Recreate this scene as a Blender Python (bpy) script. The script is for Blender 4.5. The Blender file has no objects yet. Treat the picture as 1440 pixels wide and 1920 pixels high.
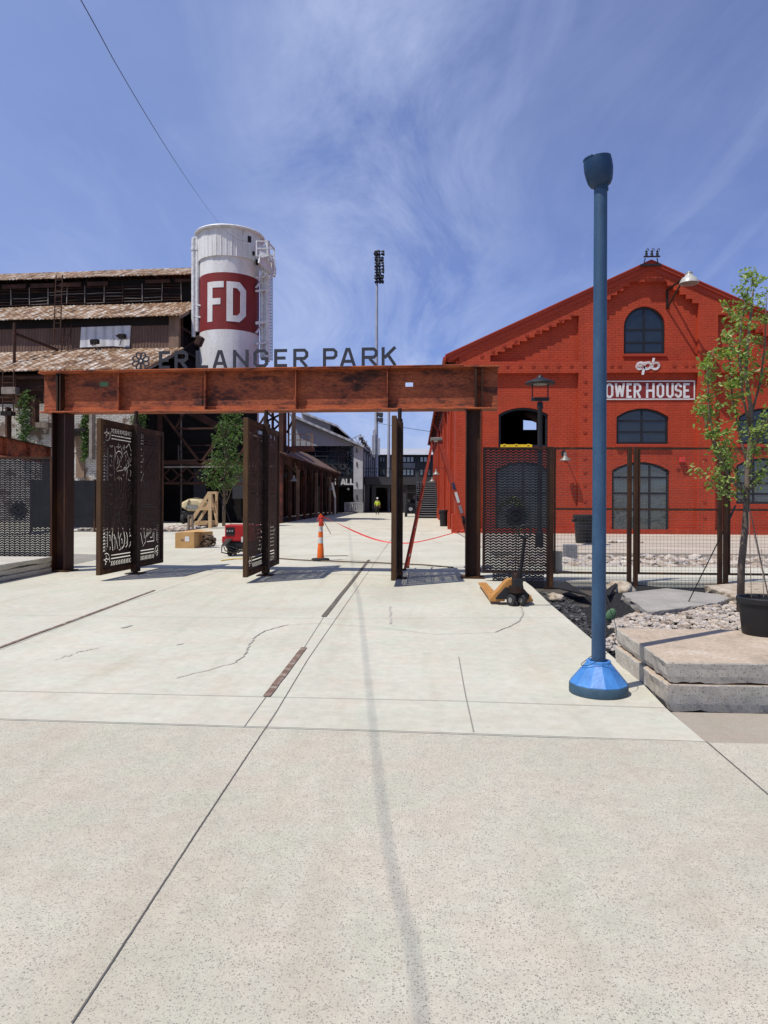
import bpy, bmesh, math, random
from mathutils import Vector, Matrix, noise
from mathutils.geometry import tessellate_polygon
R = math.radians
rnd = random.Random(7)
scene = bpy.context.scene
col = bpy.data.collections.new('place'); scene.collection.children.link(col)

# ------------------------------------------------------------------ camera and survey helpers
F, CX, CY, ROLL, YAW, EYE = 1331.0, 720.0, 936.7, 0.0045, R(2.71), 1.6
fwd = Vector((-math.sin(YAW), math.cos(YAW), 0)); rgt = Vector((math.cos(YAW), math.sin(YAW), 0))
def ray(px, py):
    u, v = px-CX, py-CY
    return fwd + rgt*((u+ROLL*v)/F) + Vector((0, 0, -(v-ROLL*u)/F))
def W(px, py, Y):                       # point seen there at distance Y
    d = ray(px, py); t = Y/d.y
    return Vector((d.x*t, Y, EYE+d.z*t))
def G(px, py, z=0.0):                   # point seen there on the level z
    d = ray(px, py); t = (z-EYE)/d.z
    return Vector((d.x*t, d.y*t, z))

cd = bpy.data.cameras.new('camera'); cam = bpy.data.objects.new('camera', cd); col.objects.link(cam)
cd.sensor_fit = 'VERTICAL'; cd.sensor_height = 36; cd.sensor_width = 27
cd.lens = F/1920*36; cd.shift_y = -(960-CY)/1920; cd.clip_start = .05; cd.clip_end = 6000
cam.matrix_world = Matrix.Translation((0, 0, EYE)) @ Matrix.Rotation(YAW, 4, 'Z') @ Matrix.Rotation(R(90), 4, 'X') @ Matrix.Rotation(ROLL, 4, 'Z')
scene.camera = cam

# ------------------------------------------------------------------ materials
def newmat(name):
    m = bpy.data.materials.new(name); m.use_nodes = True
    nt = m.node_tree; b = nt.nodes['Principled BSDF']
    return m, nt, b
def N(nt, t, **k):
    n = nt.nodes.new(t)
    for a, v in k.items(): setattr(n, a, v)
    return n
def coords(nt, stretch=(1, 1, 1), rot=(0, 0, 0)):
    tc = N(nt, 'ShaderNodeTexCoord'); mp = N(nt, 'ShaderNodeMapping')
    mp.inputs['Scale'].default_value = stretch; mp.inputs['Rotation'].default_value = rot
    nt.links.new(tc.outputs['Object'], mp.inputs['Vector']); return mp.outputs['Vector']
def noise_tex(nt, vec, scale, detail=6, rough=.55, dist=0):
    n = N(nt, 'ShaderNodeTexNoise'); n.inputs['Scale'].default_value = scale; n.inputs['Detail'].default_value = detail
    n.inputs['Roughness'].default_value = rough; n.inputs['Distortion'].default_value = dist
    nt.links.new(vec, n.inputs['Vector']); return n.outputs['Fac']
def ramp(nt, fac, stops, const=False):
    r = N(nt, 'ShaderNodeValToRGB'); e = r.color_ramp.elements
    if const: r.color_ramp.interpolation = 'CONSTANT'
    while len(e) < len(stops): e.new(.5)
    for i, (p, c) in enumerate(stops):
        e[i].position = p; e[i].color = (*c, 1) if len(c) == 3 else c
    nt.links.new(fac, r.inputs['Fac']); return r.outputs['Color']
def mixc(nt, fac, a, b, mode='MIX'):
    m = N(nt, 'ShaderNodeMix', data_type='RGBA', blend_type=mode)
    for s, v in ((m.inputs[0], fac), (m.inputs[6], a), (m.inputs[7], b)):
        if isinstance(v, (int, float)): s.default_value = v
        elif isinstance(v, tuple): s.default_value = (*v, 1)
        else: nt.links.new(v, s)
    return m.outputs[2]
def setbump(nt, b, h, strength=.3, dist=.01):
    bp = N(nt, 'ShaderNodeBump'); bp.inputs['Strength'].default_value = strength; bp.inputs['Distance'].default_value = dist
    nt.links.new(h, bp.inputs['Height']); nt.links.new(bp.outputs['Normal'], b.inputs['Normal'])
def pm(name, stops, scale=3, rough=.8, metal=0, bump=0, bscale=40, bdist=.01, stretch=(1, 1, 1), detail=7, spec=.3, nrough=.6, fine=.12, coat=0):
    m, nt, b = newmat(name); v = coords(nt, stretch)
    if len(stops) == 1: c = stops[0]; stops = [(.3, tuple(x*.82 for x in c)), (.7, tuple(min(1, x*1.12) for x in c))]
    c = ramp(nt, noise_tex(nt, v, scale, detail, nrough), stops)
    if fine:
        f = ramp(nt, noise_tex(nt, v, scale*14, 3, .6), [(.3, (1-fine*2,)*3), (.7, (1, 1, 1))])
        c = mixc(nt, 1.0, c, f, 'MULTIPLY')
    nt.links.new(c, b.inputs['Base Color'])
    b.inputs['Roughness'].default_value = rough; b.inputs['Metallic'].default_value = metal
    b.inputs['Specular IOR Level'].default_value = spec; b.inputs['Coat Weight'].default_value = coat
    if bump: setbump(nt, b, noise_tex(nt, v, bscale, 4), bump, bdist)
    return m
M = {}
M['steel_dark'] = pm('dark_weathered_steel', [(.3, (.018, .010, .008)), (.55, (.035, .018, .012)), (.75, (.10, .040, .015))], 2.2, .6, .3, .25, 60, stretch=(1, 1, .35))
M['plate_dark'] = pm('dark_cut_plate', [(.3, (.022, .012, .010)), (.65, (.045, .022, .017))], 3, .6, .2, .15)
M['frame_rust'] = pm('brown_rust_frame', [(.34, (.028, .014, .009)), (.55, (.07, .030, .013)), (.75, (.19, .085, .025))], 3, .7, .2, .3, 60, stretch=(1, 1, .4))
M['lit_edge_rust'] = pm('sunlit_rust_edge', [(.3, (.045, .023, .012)), (.55, (.10, .05, .020)), (.75, (.17, .09, .035))], 4, .75, .1, .3, 60, stretch=(1, 1, .3))  # lighter copy of the frame rust, sunlit look put into the colour
M['column'] = pm('column_rust', [(.36, (.026, .012, .010)), (.58, (.055, .022, .014)), (.78, (.16, .07, .02))], 1.6, .6, .25, .25, 60, stretch=(1.2, 1.2, .25))
M['girder'] = pm('red_rust_girder', [(.34, (.04, .018, .014)), (.42, (.12, .038, .024)), (.49, (.33, .085, .036)), (.66, (.50, .135, .05))], 1.25, .7, .1, .4, 50, stretch=(.7, 1, 1.8), nrough=.76, fine=.25)
M['girder_dull'] = pm('dull_rust_girder', [(.3, (.045, .018, .016)), (.5, (.10, .032, .024)), (.75, (.19, .05, .03))], 1.6, .7, .1, .3, 50, stretch=(.8, 1, 1.5), fine=.25)
M['girder_bright'] = pm('orange_rust_flange', [(.34, (.12, .05, .035)), (.47, (.46, .11, .04)), (.7, (.66, .20, .07))], 5, .75, .05, .4, 60, stretch=(.5, 1, 2), fine=.25)
M['letter'] = pm('grey_steel_letters', [(.06, .062, .07)], 4, .45, .5, .1)
M['perf'] = pm('charcoal_perforated_plate', [(.3, (.016, .016, .019)), (.7, (.030, .030, .035))], 2, .5, .5, .1)
M['wire'] = pm('grey_wire_mesh', [(.13, .13, .12)], 5, .5, .6, 0)
M['black'] = pm('black_plastic', [(.018, .018, .02)], 5, .5, 0, .1)
M['rubber'] = pm('rubber', [(.03, .03, .03)], 9, .85, 0, .3)
M['white_paint'] = pm('chalky_white_paint', [(.24, (.36, .32, .28)), (.38, (.66, .64, .61)), (.7, (.78, .78, .77))], 1.4, .7, 0, .2, 30, stretch=(1, 1, .35), fine=.10)
M['white_metal'] = pm('white_painted_metal', [(.3, (.55, .54, .52)), (.6, (.78, .78, .77))], 4, .5, .1, .1)
M['red_band'] = pm('dark_red_band_paint', [(.28, (.22, .03, .018)), (.5, (.21, .022, .02)), (.8, (.27, .032, .026))], 1.3, .6, 0, .2, stretch=(1, 1, .4), fine=.15)
M['blue_pole'] = pm('steel_blue_paint', [(.22, (.06, .070, .08)), (.30, (.024, .062, .118)), (.5, (.030, .078, .150)), (.68, (.042, .100, .180)), (.80, (.11, .16, .22))], 7, .5, 0, .12, 120, stretch=(1, 1, .4), spec=.4)
M['blue_dark'] = pm('navy_blue_paint', [(.3, (.010, .035, .085)), (.7, (.018, .055, .12))], 6, .4, 0, .25, 60)
M['blue_bright'] = pm('bright_blue_plastic', [(.24, (.16, .22, .30)), (.34, (.045, .18, .46)), (.6, (.07, .25, .60)), (.78, (.16, .36, .64))], 8, .38, 0, .12, 40, spec=.5)
M['blue_ring'] = pm('slate_blue_rubber', [(.3, (.035, .075, .11)), (.7, (.055, .105, .15))], 9, .6, 0, .2)
M['slab'] = pm('pale_cut_stone', [(.3, (.30, .24, .18)), (.45, (.47, .38, .28)), (.6, (.55, .44, .33)), (.75, (.62, .56, .47))], 2.5, .9, 0, .6, 26, .02, nrough=.7, fine=.14)
M['slab_side'] = None
M['slab_white'] = pm('white_cut_stone', [(.3, (.46, .43, .37)), (.7, (.62, .58, .5))], 2, .9, 0, .5, 18, .02)
M['boulder'] = pm('pitted_limestone', [(.3, (.26, .19, .13)), (.5, (.46, .38, .28)), (.7, (.62, .55, .45))], 5, .95, 0, .9, 25, .03)
M['flagstone'] = pm('grey_flagstone', [(.3, (.27, .25, .22)), (.7, (.40, .37, .33))], 2, .9, 0, .5, 12, .02)
M['pebble'] = None
M['soil'] = pm('dark_soil', [(.3, (.05, .042, .036)), (.7, (.13, .11, .09))], 4, 1, 0, .8, 30, .03)
M['mulch'] = pm('black_mulch', [(.35, (.012, .012, .013)), (.55, (.035, .034, .034)), (.8, (.12, .11, .10))], 22, .95, 0, 1, 70, .03, fine=.3)
M['fabric'] = pm('black_weed_fabric', [(.02, .02, .022)], 9, .9, 0, .3)
M['bark'] = pm('tree_bark', [(.3, (.10, .075, .055)), (.7, (.24, .19, .145))], 6, .95, 0, .6, 50, stretch=(1, 1, .25))
M['orange'] = pm('orange_plastic', [(.75, .14, .015)], 5, .45, 0, .05, fine=.05)
M['reflect'] = pm('reflective_band', [(.62, .62, .62)], 8, .4, 0, 0)
M['tape'] = pm('red_tape', [(.62, .05, .04)], 8, .5, 0, 0)
M['ladder'] = pm('red_fibreglass', [(.3, (.36, .045, .025)), (.7, (.50, .07, .035))], 4, .5, 0, .1)
M['alu'] = pm('aluminium', [(.45, .45, .46)], 8, .4, .7, .05)
M['jack'] = pm('amber_machine_paint', [(.3, (.38, .17, .045)), (.6, (.58, .28, .08))], 7, .55, 0, .2)
M['yellow'] = pm('yellow_paint', [(.80, .52, .02)], 6, .5, 0, 0, fine=.05)
M['card'] = pm('brown_cardboard', [(.3, (.48, .28, .11)), (.7, (.60, .36, .15))], 3, .9, 0, .1)
M['wood'] = pm('pale_lumber', [(.3, (.50, .33, .17)), (.7, (.68, .49, .28))], 3, .85, 0, .3, stretch=(1, 1, 4))
M['tan'] = pm('tan_tank_plastic', [(.3, (.50, .40, .22)), (.7, (.68, .58, .36))], 3, .6, 0, .1)
M['red_machine'] = pm('red_machine_paint', [(.42, .018, .02)], 4, .4, 0, .05)
M['hose'] = pm('brown_hose', [(.13, .09, .06)], 8, .7)
M['foundry_rust'] = pm('foundry_rust_steel', [(.3, (.030, .016, .012)), (.55, (.075, .032, .020)), (.75, (.16, .07, .035))], 1.1, .85, .1, .3, 20)
M['foundry_light'] = pm('bleached_steel', [(.3, (.16, .13, .11)), (.7, (.34, .29, .25))], 2, .8, .1, 0)
M['black_and_shade'] = pm('flat_black_and_shade', [(.3, (.008, .007, .007)), (.7, (.02, .016, .014))], 1, .95, 0, .2)  # near black: shade of open interiors put into the colour, also dark parts
M['tan_post'] = pm('weathered_tan_boards', [(.3, (.16, .10, .065)), (.7, (.30, .20, .14))], 2, .9, 0, .2, stretch=(1, 1, .3))
M['grey_clad'] = pm('grey_metal_cladding', [(.3, (.36, .365, .38)), (.7, (.44, .445, .46))], .6, .6, .2, .1)
M['grey_block'] = pm('painted_grey_block', [(.3, (.50, .50, .50)), (.7, (.6, .6, .6))], 1.2, .8, 0, .1)
M['grey_block_low'] = pm('darker_grey_block', [(.3, (.2, .2, .21)), (.7, (.26, .26, .27))], 1.2, .8, 0, .1)
M['dark_frame'] = pm('charcoal_frame', [(.022, .023, .027)], 2, .5, .2, 0)
M['char_wall'] = pm('charcoal_wall', [(.3, (.04, .042, .05)), (.7, (.06, .062, .07))], .6, .8)
M['mast'] = pm('galvanised_mast', [(.3, (.42, .43, .46)), (.7, (.55, .56, .59))], 1, .5, .4)
M['shade_metal'] = pm('grey_enamel_shade', [(.3, (.20, .20, .18)), (.7, (.34, .33, .30))], 6, .45, .2)
M['lamp_white'] = pm('white_enamel_shade', [(.3, (.42, .41, .37)), (.7, (.58, .57, .52))], 6, .35, .1)
M['redtrim'] = pm('red_metal_trim', [(.3, (.33, .038, .017)), (.7, (.41, .052, .022))], .8, .6, .1, .1, fine=.06)
M['hivis'] = pm('hi_vis_yellow', [(.62, .80, .06)], 9, .7, 0, 0)
M['denim'] = pm('dark_olive_trousers', [(.035, .038, .028)], 9, .9, 0, 0)
M['skin'] = pm('skin', [(.38, .22, .15)], 9, .6, 0, 0)
M['cactus'] = pm('cactus_pad', [(.10, .20, .10)], 12, .7, 0, .3)
M['joint'] = pm('joint_filler', [(.3, (.10, .085, .07)), (.7, (.19, .17, .145))], 8, .95)
M['joint_light'] = pm('faint_saw_cut', [(.28, .265, .23)], 8, .95)
M['inlay_brown'] = pm('brown_rusty_inlay', [(.3, (.16, .10, .075)), (.5, (.23, .15, .11)), (.68, (.40, .35, .29))], 9, .9, 0, .4, 60, fine=.2)
M['inlay_grey'] = pm('grey_rusty_inlay', [(.3, (.10, .085, .07)), (.7, (.22, .185, .15))], 9, .9, 0, .4, 60, fine=.2)
M['stain'] = pm('stain', [(.3, (.40, .37, .31)), (.5, (.46, .43, .36)), (.7, (.52, .49, .42))], 6, .95)
M['stain_dark'] = pm('dark_crack_stain', [(.35, (.26, .235, .20)), (.52, (.42, .39, .33)), (.68, (.52, .49, .41))], 14, .95)

def concrete(name, c_lo, c_hi, aggregate=0, streak=0, tone=.12, axis=(1, 1, 1)):
    m, nt, b = newmat(name); v = coords(nt)
    c = ramp(nt, noise_tex(nt, v, .45, 8, .62, .4), [(.3, c_lo), (.7, c_hi)])
    f = ramp(nt, noise_tex(nt, v, 9, 6, .7), [(.3, (1-tone,)*3), (.65, (1, 1, 1))])
    c = mixc(nt, 1.0, c, f, 'MULTIPLY')
    g = ramp(nt, noise_tex(nt, v, 260, 2, .6), [(.3, (.86,)*3), (.6, (1, 1, 1))])
    c = mixc(nt, 1.0, c, g, 'MULTIPLY')
    c = mixc(nt, 1.0, c, ramp(nt, noise_tex(nt, v, 2.2, 6, .6), [(.35, (.955, 1.0, .98)), (.5, (1, 1, 1)), (.65, (1.0, .965, .95))]), 'MULTIPLY')
    vs = coords(nt, (1.6, .16, 1), (0, 0, R(8)))
    s = ramp(nt, noise_tex(nt, vs, 1.3, 6, .65, .3), [(.52, (1, 1, 1)), (.72, (1-.10*(1+streak), 1-.12*(1+streak), 1-.15*(1+streak)))])
    c = mixc(nt, 1.0, c, s, 'MULTIPLY')
    d1 = ramp(nt, noise_tex(nt, v, 1.1, 7, .72, .8), [(.60, (1, 1, 1)), (.70, (.93, .915, .89)), (.80, (.84, .81, .77))])
    c = mixc(nt, 1.0, c, d1, 'MULTIPLY')                 # dried water marks and traffic dirt
    d2 = ramp(nt, noise_tex(nt, v, 13, 3, .5), [(.70, (1, 1, 1)), (.76, (.80, .77, .73))])
    c = mixc(nt, 1.0, c, d2, 'MULTIPLY')
    h = noise_tex(nt, v, 90, 5, .6)
    if aggregate:
        for sc, thr, dark, jit in ((86, .25, (.26, .235, .19), 1), (150, .25, (.33, .30, .245), 1), (112, .17, (.12, .11, .095), 1), (230, .24, (.30, .275, .23), 1)):
            vo = N(nt, 'ShaderNodeTexVoronoi'); vo.inputs['Scale'].default_value = sc*aggregate; vo.inputs['Randomness'].default_value = jit
            nt.links.new(v, vo.inputs['Vector'])
            rr = N(nt, 'ShaderNodeSeparateColor'); nt.links.new(vo.outputs['Color'], rr.inputs[0])
            lt = N(nt, 'ShaderNodeMath', operation='MULTIPLY'); nt.links.new(rr.outputs[0], lt.inputs[0]); lt.inputs[1].default_value = thr*2
            d = N(nt, 'ShaderNodeMath', operation='SUBTRACT'); nt.links.new(lt.outputs[0], d.inputs[0]); nt.links.new(vo.outputs['Distance'], d.inputs[1])
            mk = ramp(nt, d.outputs[0], [(.0, (0, 0, 0)), (.05, (1, 1, 1))])
            c = mixc(nt, mk, c, mixc(nt, rr.outputs[1], dark, tuple(min(1, x*1.45) for x in dark)))
    nt.links.new(c, b.inputs['Base Color']); b.inputs['Roughness'].default_value = .92; b.inputs['Specular IOR Level'].default_value = .2
    setbump(nt, b, h, .35, .004)
    return m
M['plaza'] = concrete('smooth_pale_concrete', (.505, .48, .385), (.62, .595, .49), tone=.15)
M['apron'] = concrete('exposed_aggregate_concrete', (.485, .45, .355), (.595, .555, .445), aggregate=1.0, tone=.16)
M['path_tan'] = concrete('tan_grit_path', (.33, .275, .215), (.40, .34, .27), aggregate=1.6)
M['walk'] = concrete('beige_walk', (.42, .36, .29), (.55, .48, .40))
M['gravel'] = concrete('grey_gravel', (.2, .19, .17), (.3, .28, .25), aggregate=.5)
M['slab_side'] = concrete('speckled_slab_edge', (.42, .39, .34), (.54, .50, .44), aggregate=.55)

def wallvec(nt, sx=1, sz=1):
    tc = N(nt, 'ShaderNodeTexCoord'); s = N(nt, 'ShaderNodeSeparateXYZ'); nt.links.new(tc.outputs['Object'], s.inputs[0])
    a = N(nt, 'ShaderNodeMath', operation='ADD'); nt.links.new(s.outputs[0], a.inputs[0]); nt.links.new(s.outputs[1], a.inputs[1])
    c = N(nt, 'ShaderNodeCombineXYZ'); nt.links.new(a.outputs[0], c.inputs[0]); nt.links.new(s.outputs[2], c.inputs[1])
    mp = N(nt, 'ShaderNodeMapping'); mp.inputs['Scale'].default_value = (sx, sz, 1); nt.links.new(c.outputs[0], mp.inputs[0]); return mp.outputs[0]
def brick(name, c1, c2, mort, patch=None):
    m, nt, b = newmat(name); v = wallvec(nt); vo = coords(nt)
    vw = N(nt, 'ShaderNodeVectorMath', operation='ADD'); nn = N(nt, 'ShaderNodeTexNoise'); nn.inputs['Scale'].default_value = 5; nt.links.new(vo, nn.inputs[0])
    sc = N(nt, 'ShaderNodeVectorMath', operation='SCALE'); nt.links.new(nn.outputs['Color'], sc.inputs[0]); sc.inputs['Scale'].default_value = .05
    nt.links.new(v, vw.inputs[0]); nt.links.new(sc.outputs[0], vw.inputs[1])
    br = N(nt, 'ShaderNodeTexBrick'); br.inputs['Scale'].default_value = 1.0; br.inputs['Brick Width'].default_value = .32; br.inputs['Row Height'].default_value = .115
    br.inputs['Mortar Size'].default_value = .016; br.inputs['Mortar Smooth'].default_value = .6
    br.inputs['Color1'].default_value = (*c1, 1); br.inputs['Color2'].default_value = (*c2, 1); br.inputs['Mortar'].default_value = (*mort, 1)
    nt.links.new(vw.outputs[0], br.inputs['Vector'])
    f = ramp(nt, noise_tex(nt, vo, 1.1, 8, .7), [(.3, (.80,)*3), (.7, (1.08, 1.06, 1.04))])
    c = mixc(nt, 1.0, br.outputs['Color'], f, 'MULTIPLY')
    st = ramp(nt, noise_tex(nt, coords(nt, (1.4, 1.4, .10)), 1.2, 8, .7), [(.40, (1, 1, 1)), (.66, (.86, .83, .82)), (.8, (.72, .68, .66))])
    c = mixc(nt, 1.0, c, st, 'MULTIPLY')
    if patch:
        k = ramp(nt, noise_tex(nt, vo, .9, 8, .75), [(patch[0], (0, 0, 0)), (patch[0]+.05, (1, 1, 1))])
        c = mixc(nt, k, c, patch[1])
    nt.links.new(c, b.inputs['Base Color']); b.inputs['Roughness'].default_value = .62; b.inputs['Specular IOR Level'].default_value = .3
    setbump(nt, b, br.outputs['Fac'], -.9, .03) if False else None
    inv = N(nt, 'ShaderNodeMath', operation='SUBTRACT'); inv.inputs[0].default_value = 1; nt.links.new(br.outputs['Fac'], inv.inputs[1])
    ad = N(nt, 'ShaderNodeMath', operation='ADD'); nt.links.new(inv.outputs[0], ad.inputs[0])
    nz = N(nt, 'ShaderNodeMath', operation='MULTIPLY'); nt.links.new(noise_tex(nt, vo, 16, 5, .7), nz.inputs[0]); nz.inputs[1].default_value = 1.3; nt.links.new(nz.outputs[0], ad.inputs[1])
    setbump(nt, b, ad.outputs[0], .75, .02)
    return m
M['redbrick'] = brick('red_painted_brick', (.44, .052, .0155), (.42, .048, .0145), (.395, .044, .0135))
M['whitebrick'] = brick('flaking_white_brick', (.62, .60, .55), (.50, .48, .43), (.22, .18, .15), (.52, (.16, .11, .08)))
def corrugated(name, stops, sc=1.0, period=.25, axis='x', base_scale=(1, 1, 1), bd=.04):
    m, nt, b = newmat(name); v = coords(nt, base_scale)
    c = ramp(nt, noise_tex(nt, v, sc, 9, .72, .3), stops)
    wv = N(nt, 'ShaderNodeTexWave', wave_type='BANDS', bands_direction='X'); wv.inputs['Scale'].default_value = 1/period/ (2*math.pi) * 2
    nt.links.new(wallvec(nt, 1, 1), wv.inputs['Vector'])
    k = ramp(nt, wv.outputs['Fac'], [(.0, (.62,)*3), (.5, (1, 1, 1))])
    c = mixc(nt, .8, c, k, 'MULTIPLY')
    nt.links.new(c, b.inputs['Base Color']); b.inputs['Roughness'].default_value = .85
    setbump(nt, b, wv.outputs['Fac'], .9, bd); return m
M['roof_rust'] = corrugated('rusty_corrugated_roof', [(.37, (.04, .024, .016)), (.45, (.17, .085, .04)), (.51, (.28, .16, .075)), (.56, (.40, .34, .28)), (.66, (.62, .58, .52))], 1.1, .5, base_scale=(2.6, .7, .8))
M['clad_brown'] = corrugated('brown_corrugated_wall', [(.3, (.10, .055, .038)), (.7, (.18, .105, .075))], 1.2, .24, base_scale=(1, 1, .3))
M['clad_white'] = corrugated('white_corrugated_patch', [(.3, (.5, .5, .5)), (.7, (.72, .72, .72))], 1.2, .7)
M['lean_roof'] = corrugated('dark_rusty_lean_to_roof', [(.35, (.06, .035, .03)), (.6, (.18, .10, .07)), (.8, (.35, .25, .2))], 1.6, .4)
M['seam_roof'] = corrugated('grey_standing_seam_roof', [(.3, (.33, .34, .37)), (.7, (.42, .43, .46))], .5, .9)
def glassmat(name, base, ior=1.6, rough=.04):
    m, nt, b = newmat(name); v = coords(nt)
    c = ramp(nt, noise_tex(nt, v, .5, 3, .5), [(.35, tuple(x*.6 for x in base)), (.65, base)])  # tone patches in the base colour stand in for reflections
    nt.links.new(c, b.inputs['Base Color']); b.inputs['Roughness'].default_value = rough; b.inputs['IOR'].default_value = ior
    b.inputs['Specular IOR Level'].default_value = .8
    setbump(nt, b, noise_tex(nt, v, 1.1, 2), .35, .05); return m
M['glass'] = glassmat('dark_window_glass', (.012, .02, .027), 1.5)
M['glass_green'] = glassmat('greenish_window_glass', (.06, .085, .085), 1.7)
M['glass_blue'] = glassmat('far_window_glass', (.10, .14, .17), 1.9)
def leafmat(name, a, b_, rough=.5):
    m, nt, b = newmat(name); oi = N(nt, 'ShaderNodeNewGeometry')
    c = ramp(nt, oi.outputs['Random Per Island'], [(0, a), (1, b_)])
    nt.links.new(c, b.inputs['Base Color']); b.inputs['Roughness'].default_value = rough
    tr = N(nt, 'ShaderNodeBsdfTranslucent'); nt.links.new(mixc(nt, 1.0, c, (1.3, 1.5, .6), 'MULTIPLY'), tr.inputs[0])
    mx = N(nt, 'ShaderNodeMixShader'); mx.inputs[0].default_value = .35
    nt.links.new(b.outputs[0], mx.inputs[1]); nt.links.new(tr.outputs[0], mx.inputs[2])
    nt.links.new(mx.outputs[0], nt.nodes['Material Output'].inputs['Surface']); return m
M['leaf_light'] = leafmat('fresh_green_leaves', (.13, .20, .035), (.34, .42, .11))
M['leaf_dark'] = leafmat('green_leaves', (.035, .075, .018), (.12, .19, .05))
M['ivy'] = leafmat('ivy_leaves', (.04, .08, .02), (.11, .17, .05))
def islandmat(name, stops, rough=.85):
    m, nt, b = newmat(name); oi = N(nt, 'ShaderNodeNewGeometry'); v = coords(nt)
    c = ramp(nt, oi.outputs['Random Per Island'], stops)
    c = mixc(nt, 1.0, c, ramp(nt, noise_tex(nt, v, 30, 4), [(.3, (.75,)*3), (.7, (1.05,)*3)]), 'MULTIPLY')
    nt.links.new(c, b.inputs['Base Color']); b.inputs['Roughness'].default_value = rough; setbump(nt, b, noise_tex(nt, v, 60, 3), .4, .01); return m
M['pebble'] = islandmat('river_stones', [(0, (.22, .17, .13)), (.3, (.42, .34, .26)), (.6, (.52, .45, .37)), (.85, (.33, .30, .28)), (1, (.62, .56, .48))])
M['chips'] = islandmat('mulch_chips', [(0, (.012, .012, .013)), (.7, (.04, .04, .042)), (1, (.16, .15, .14))])

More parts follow.
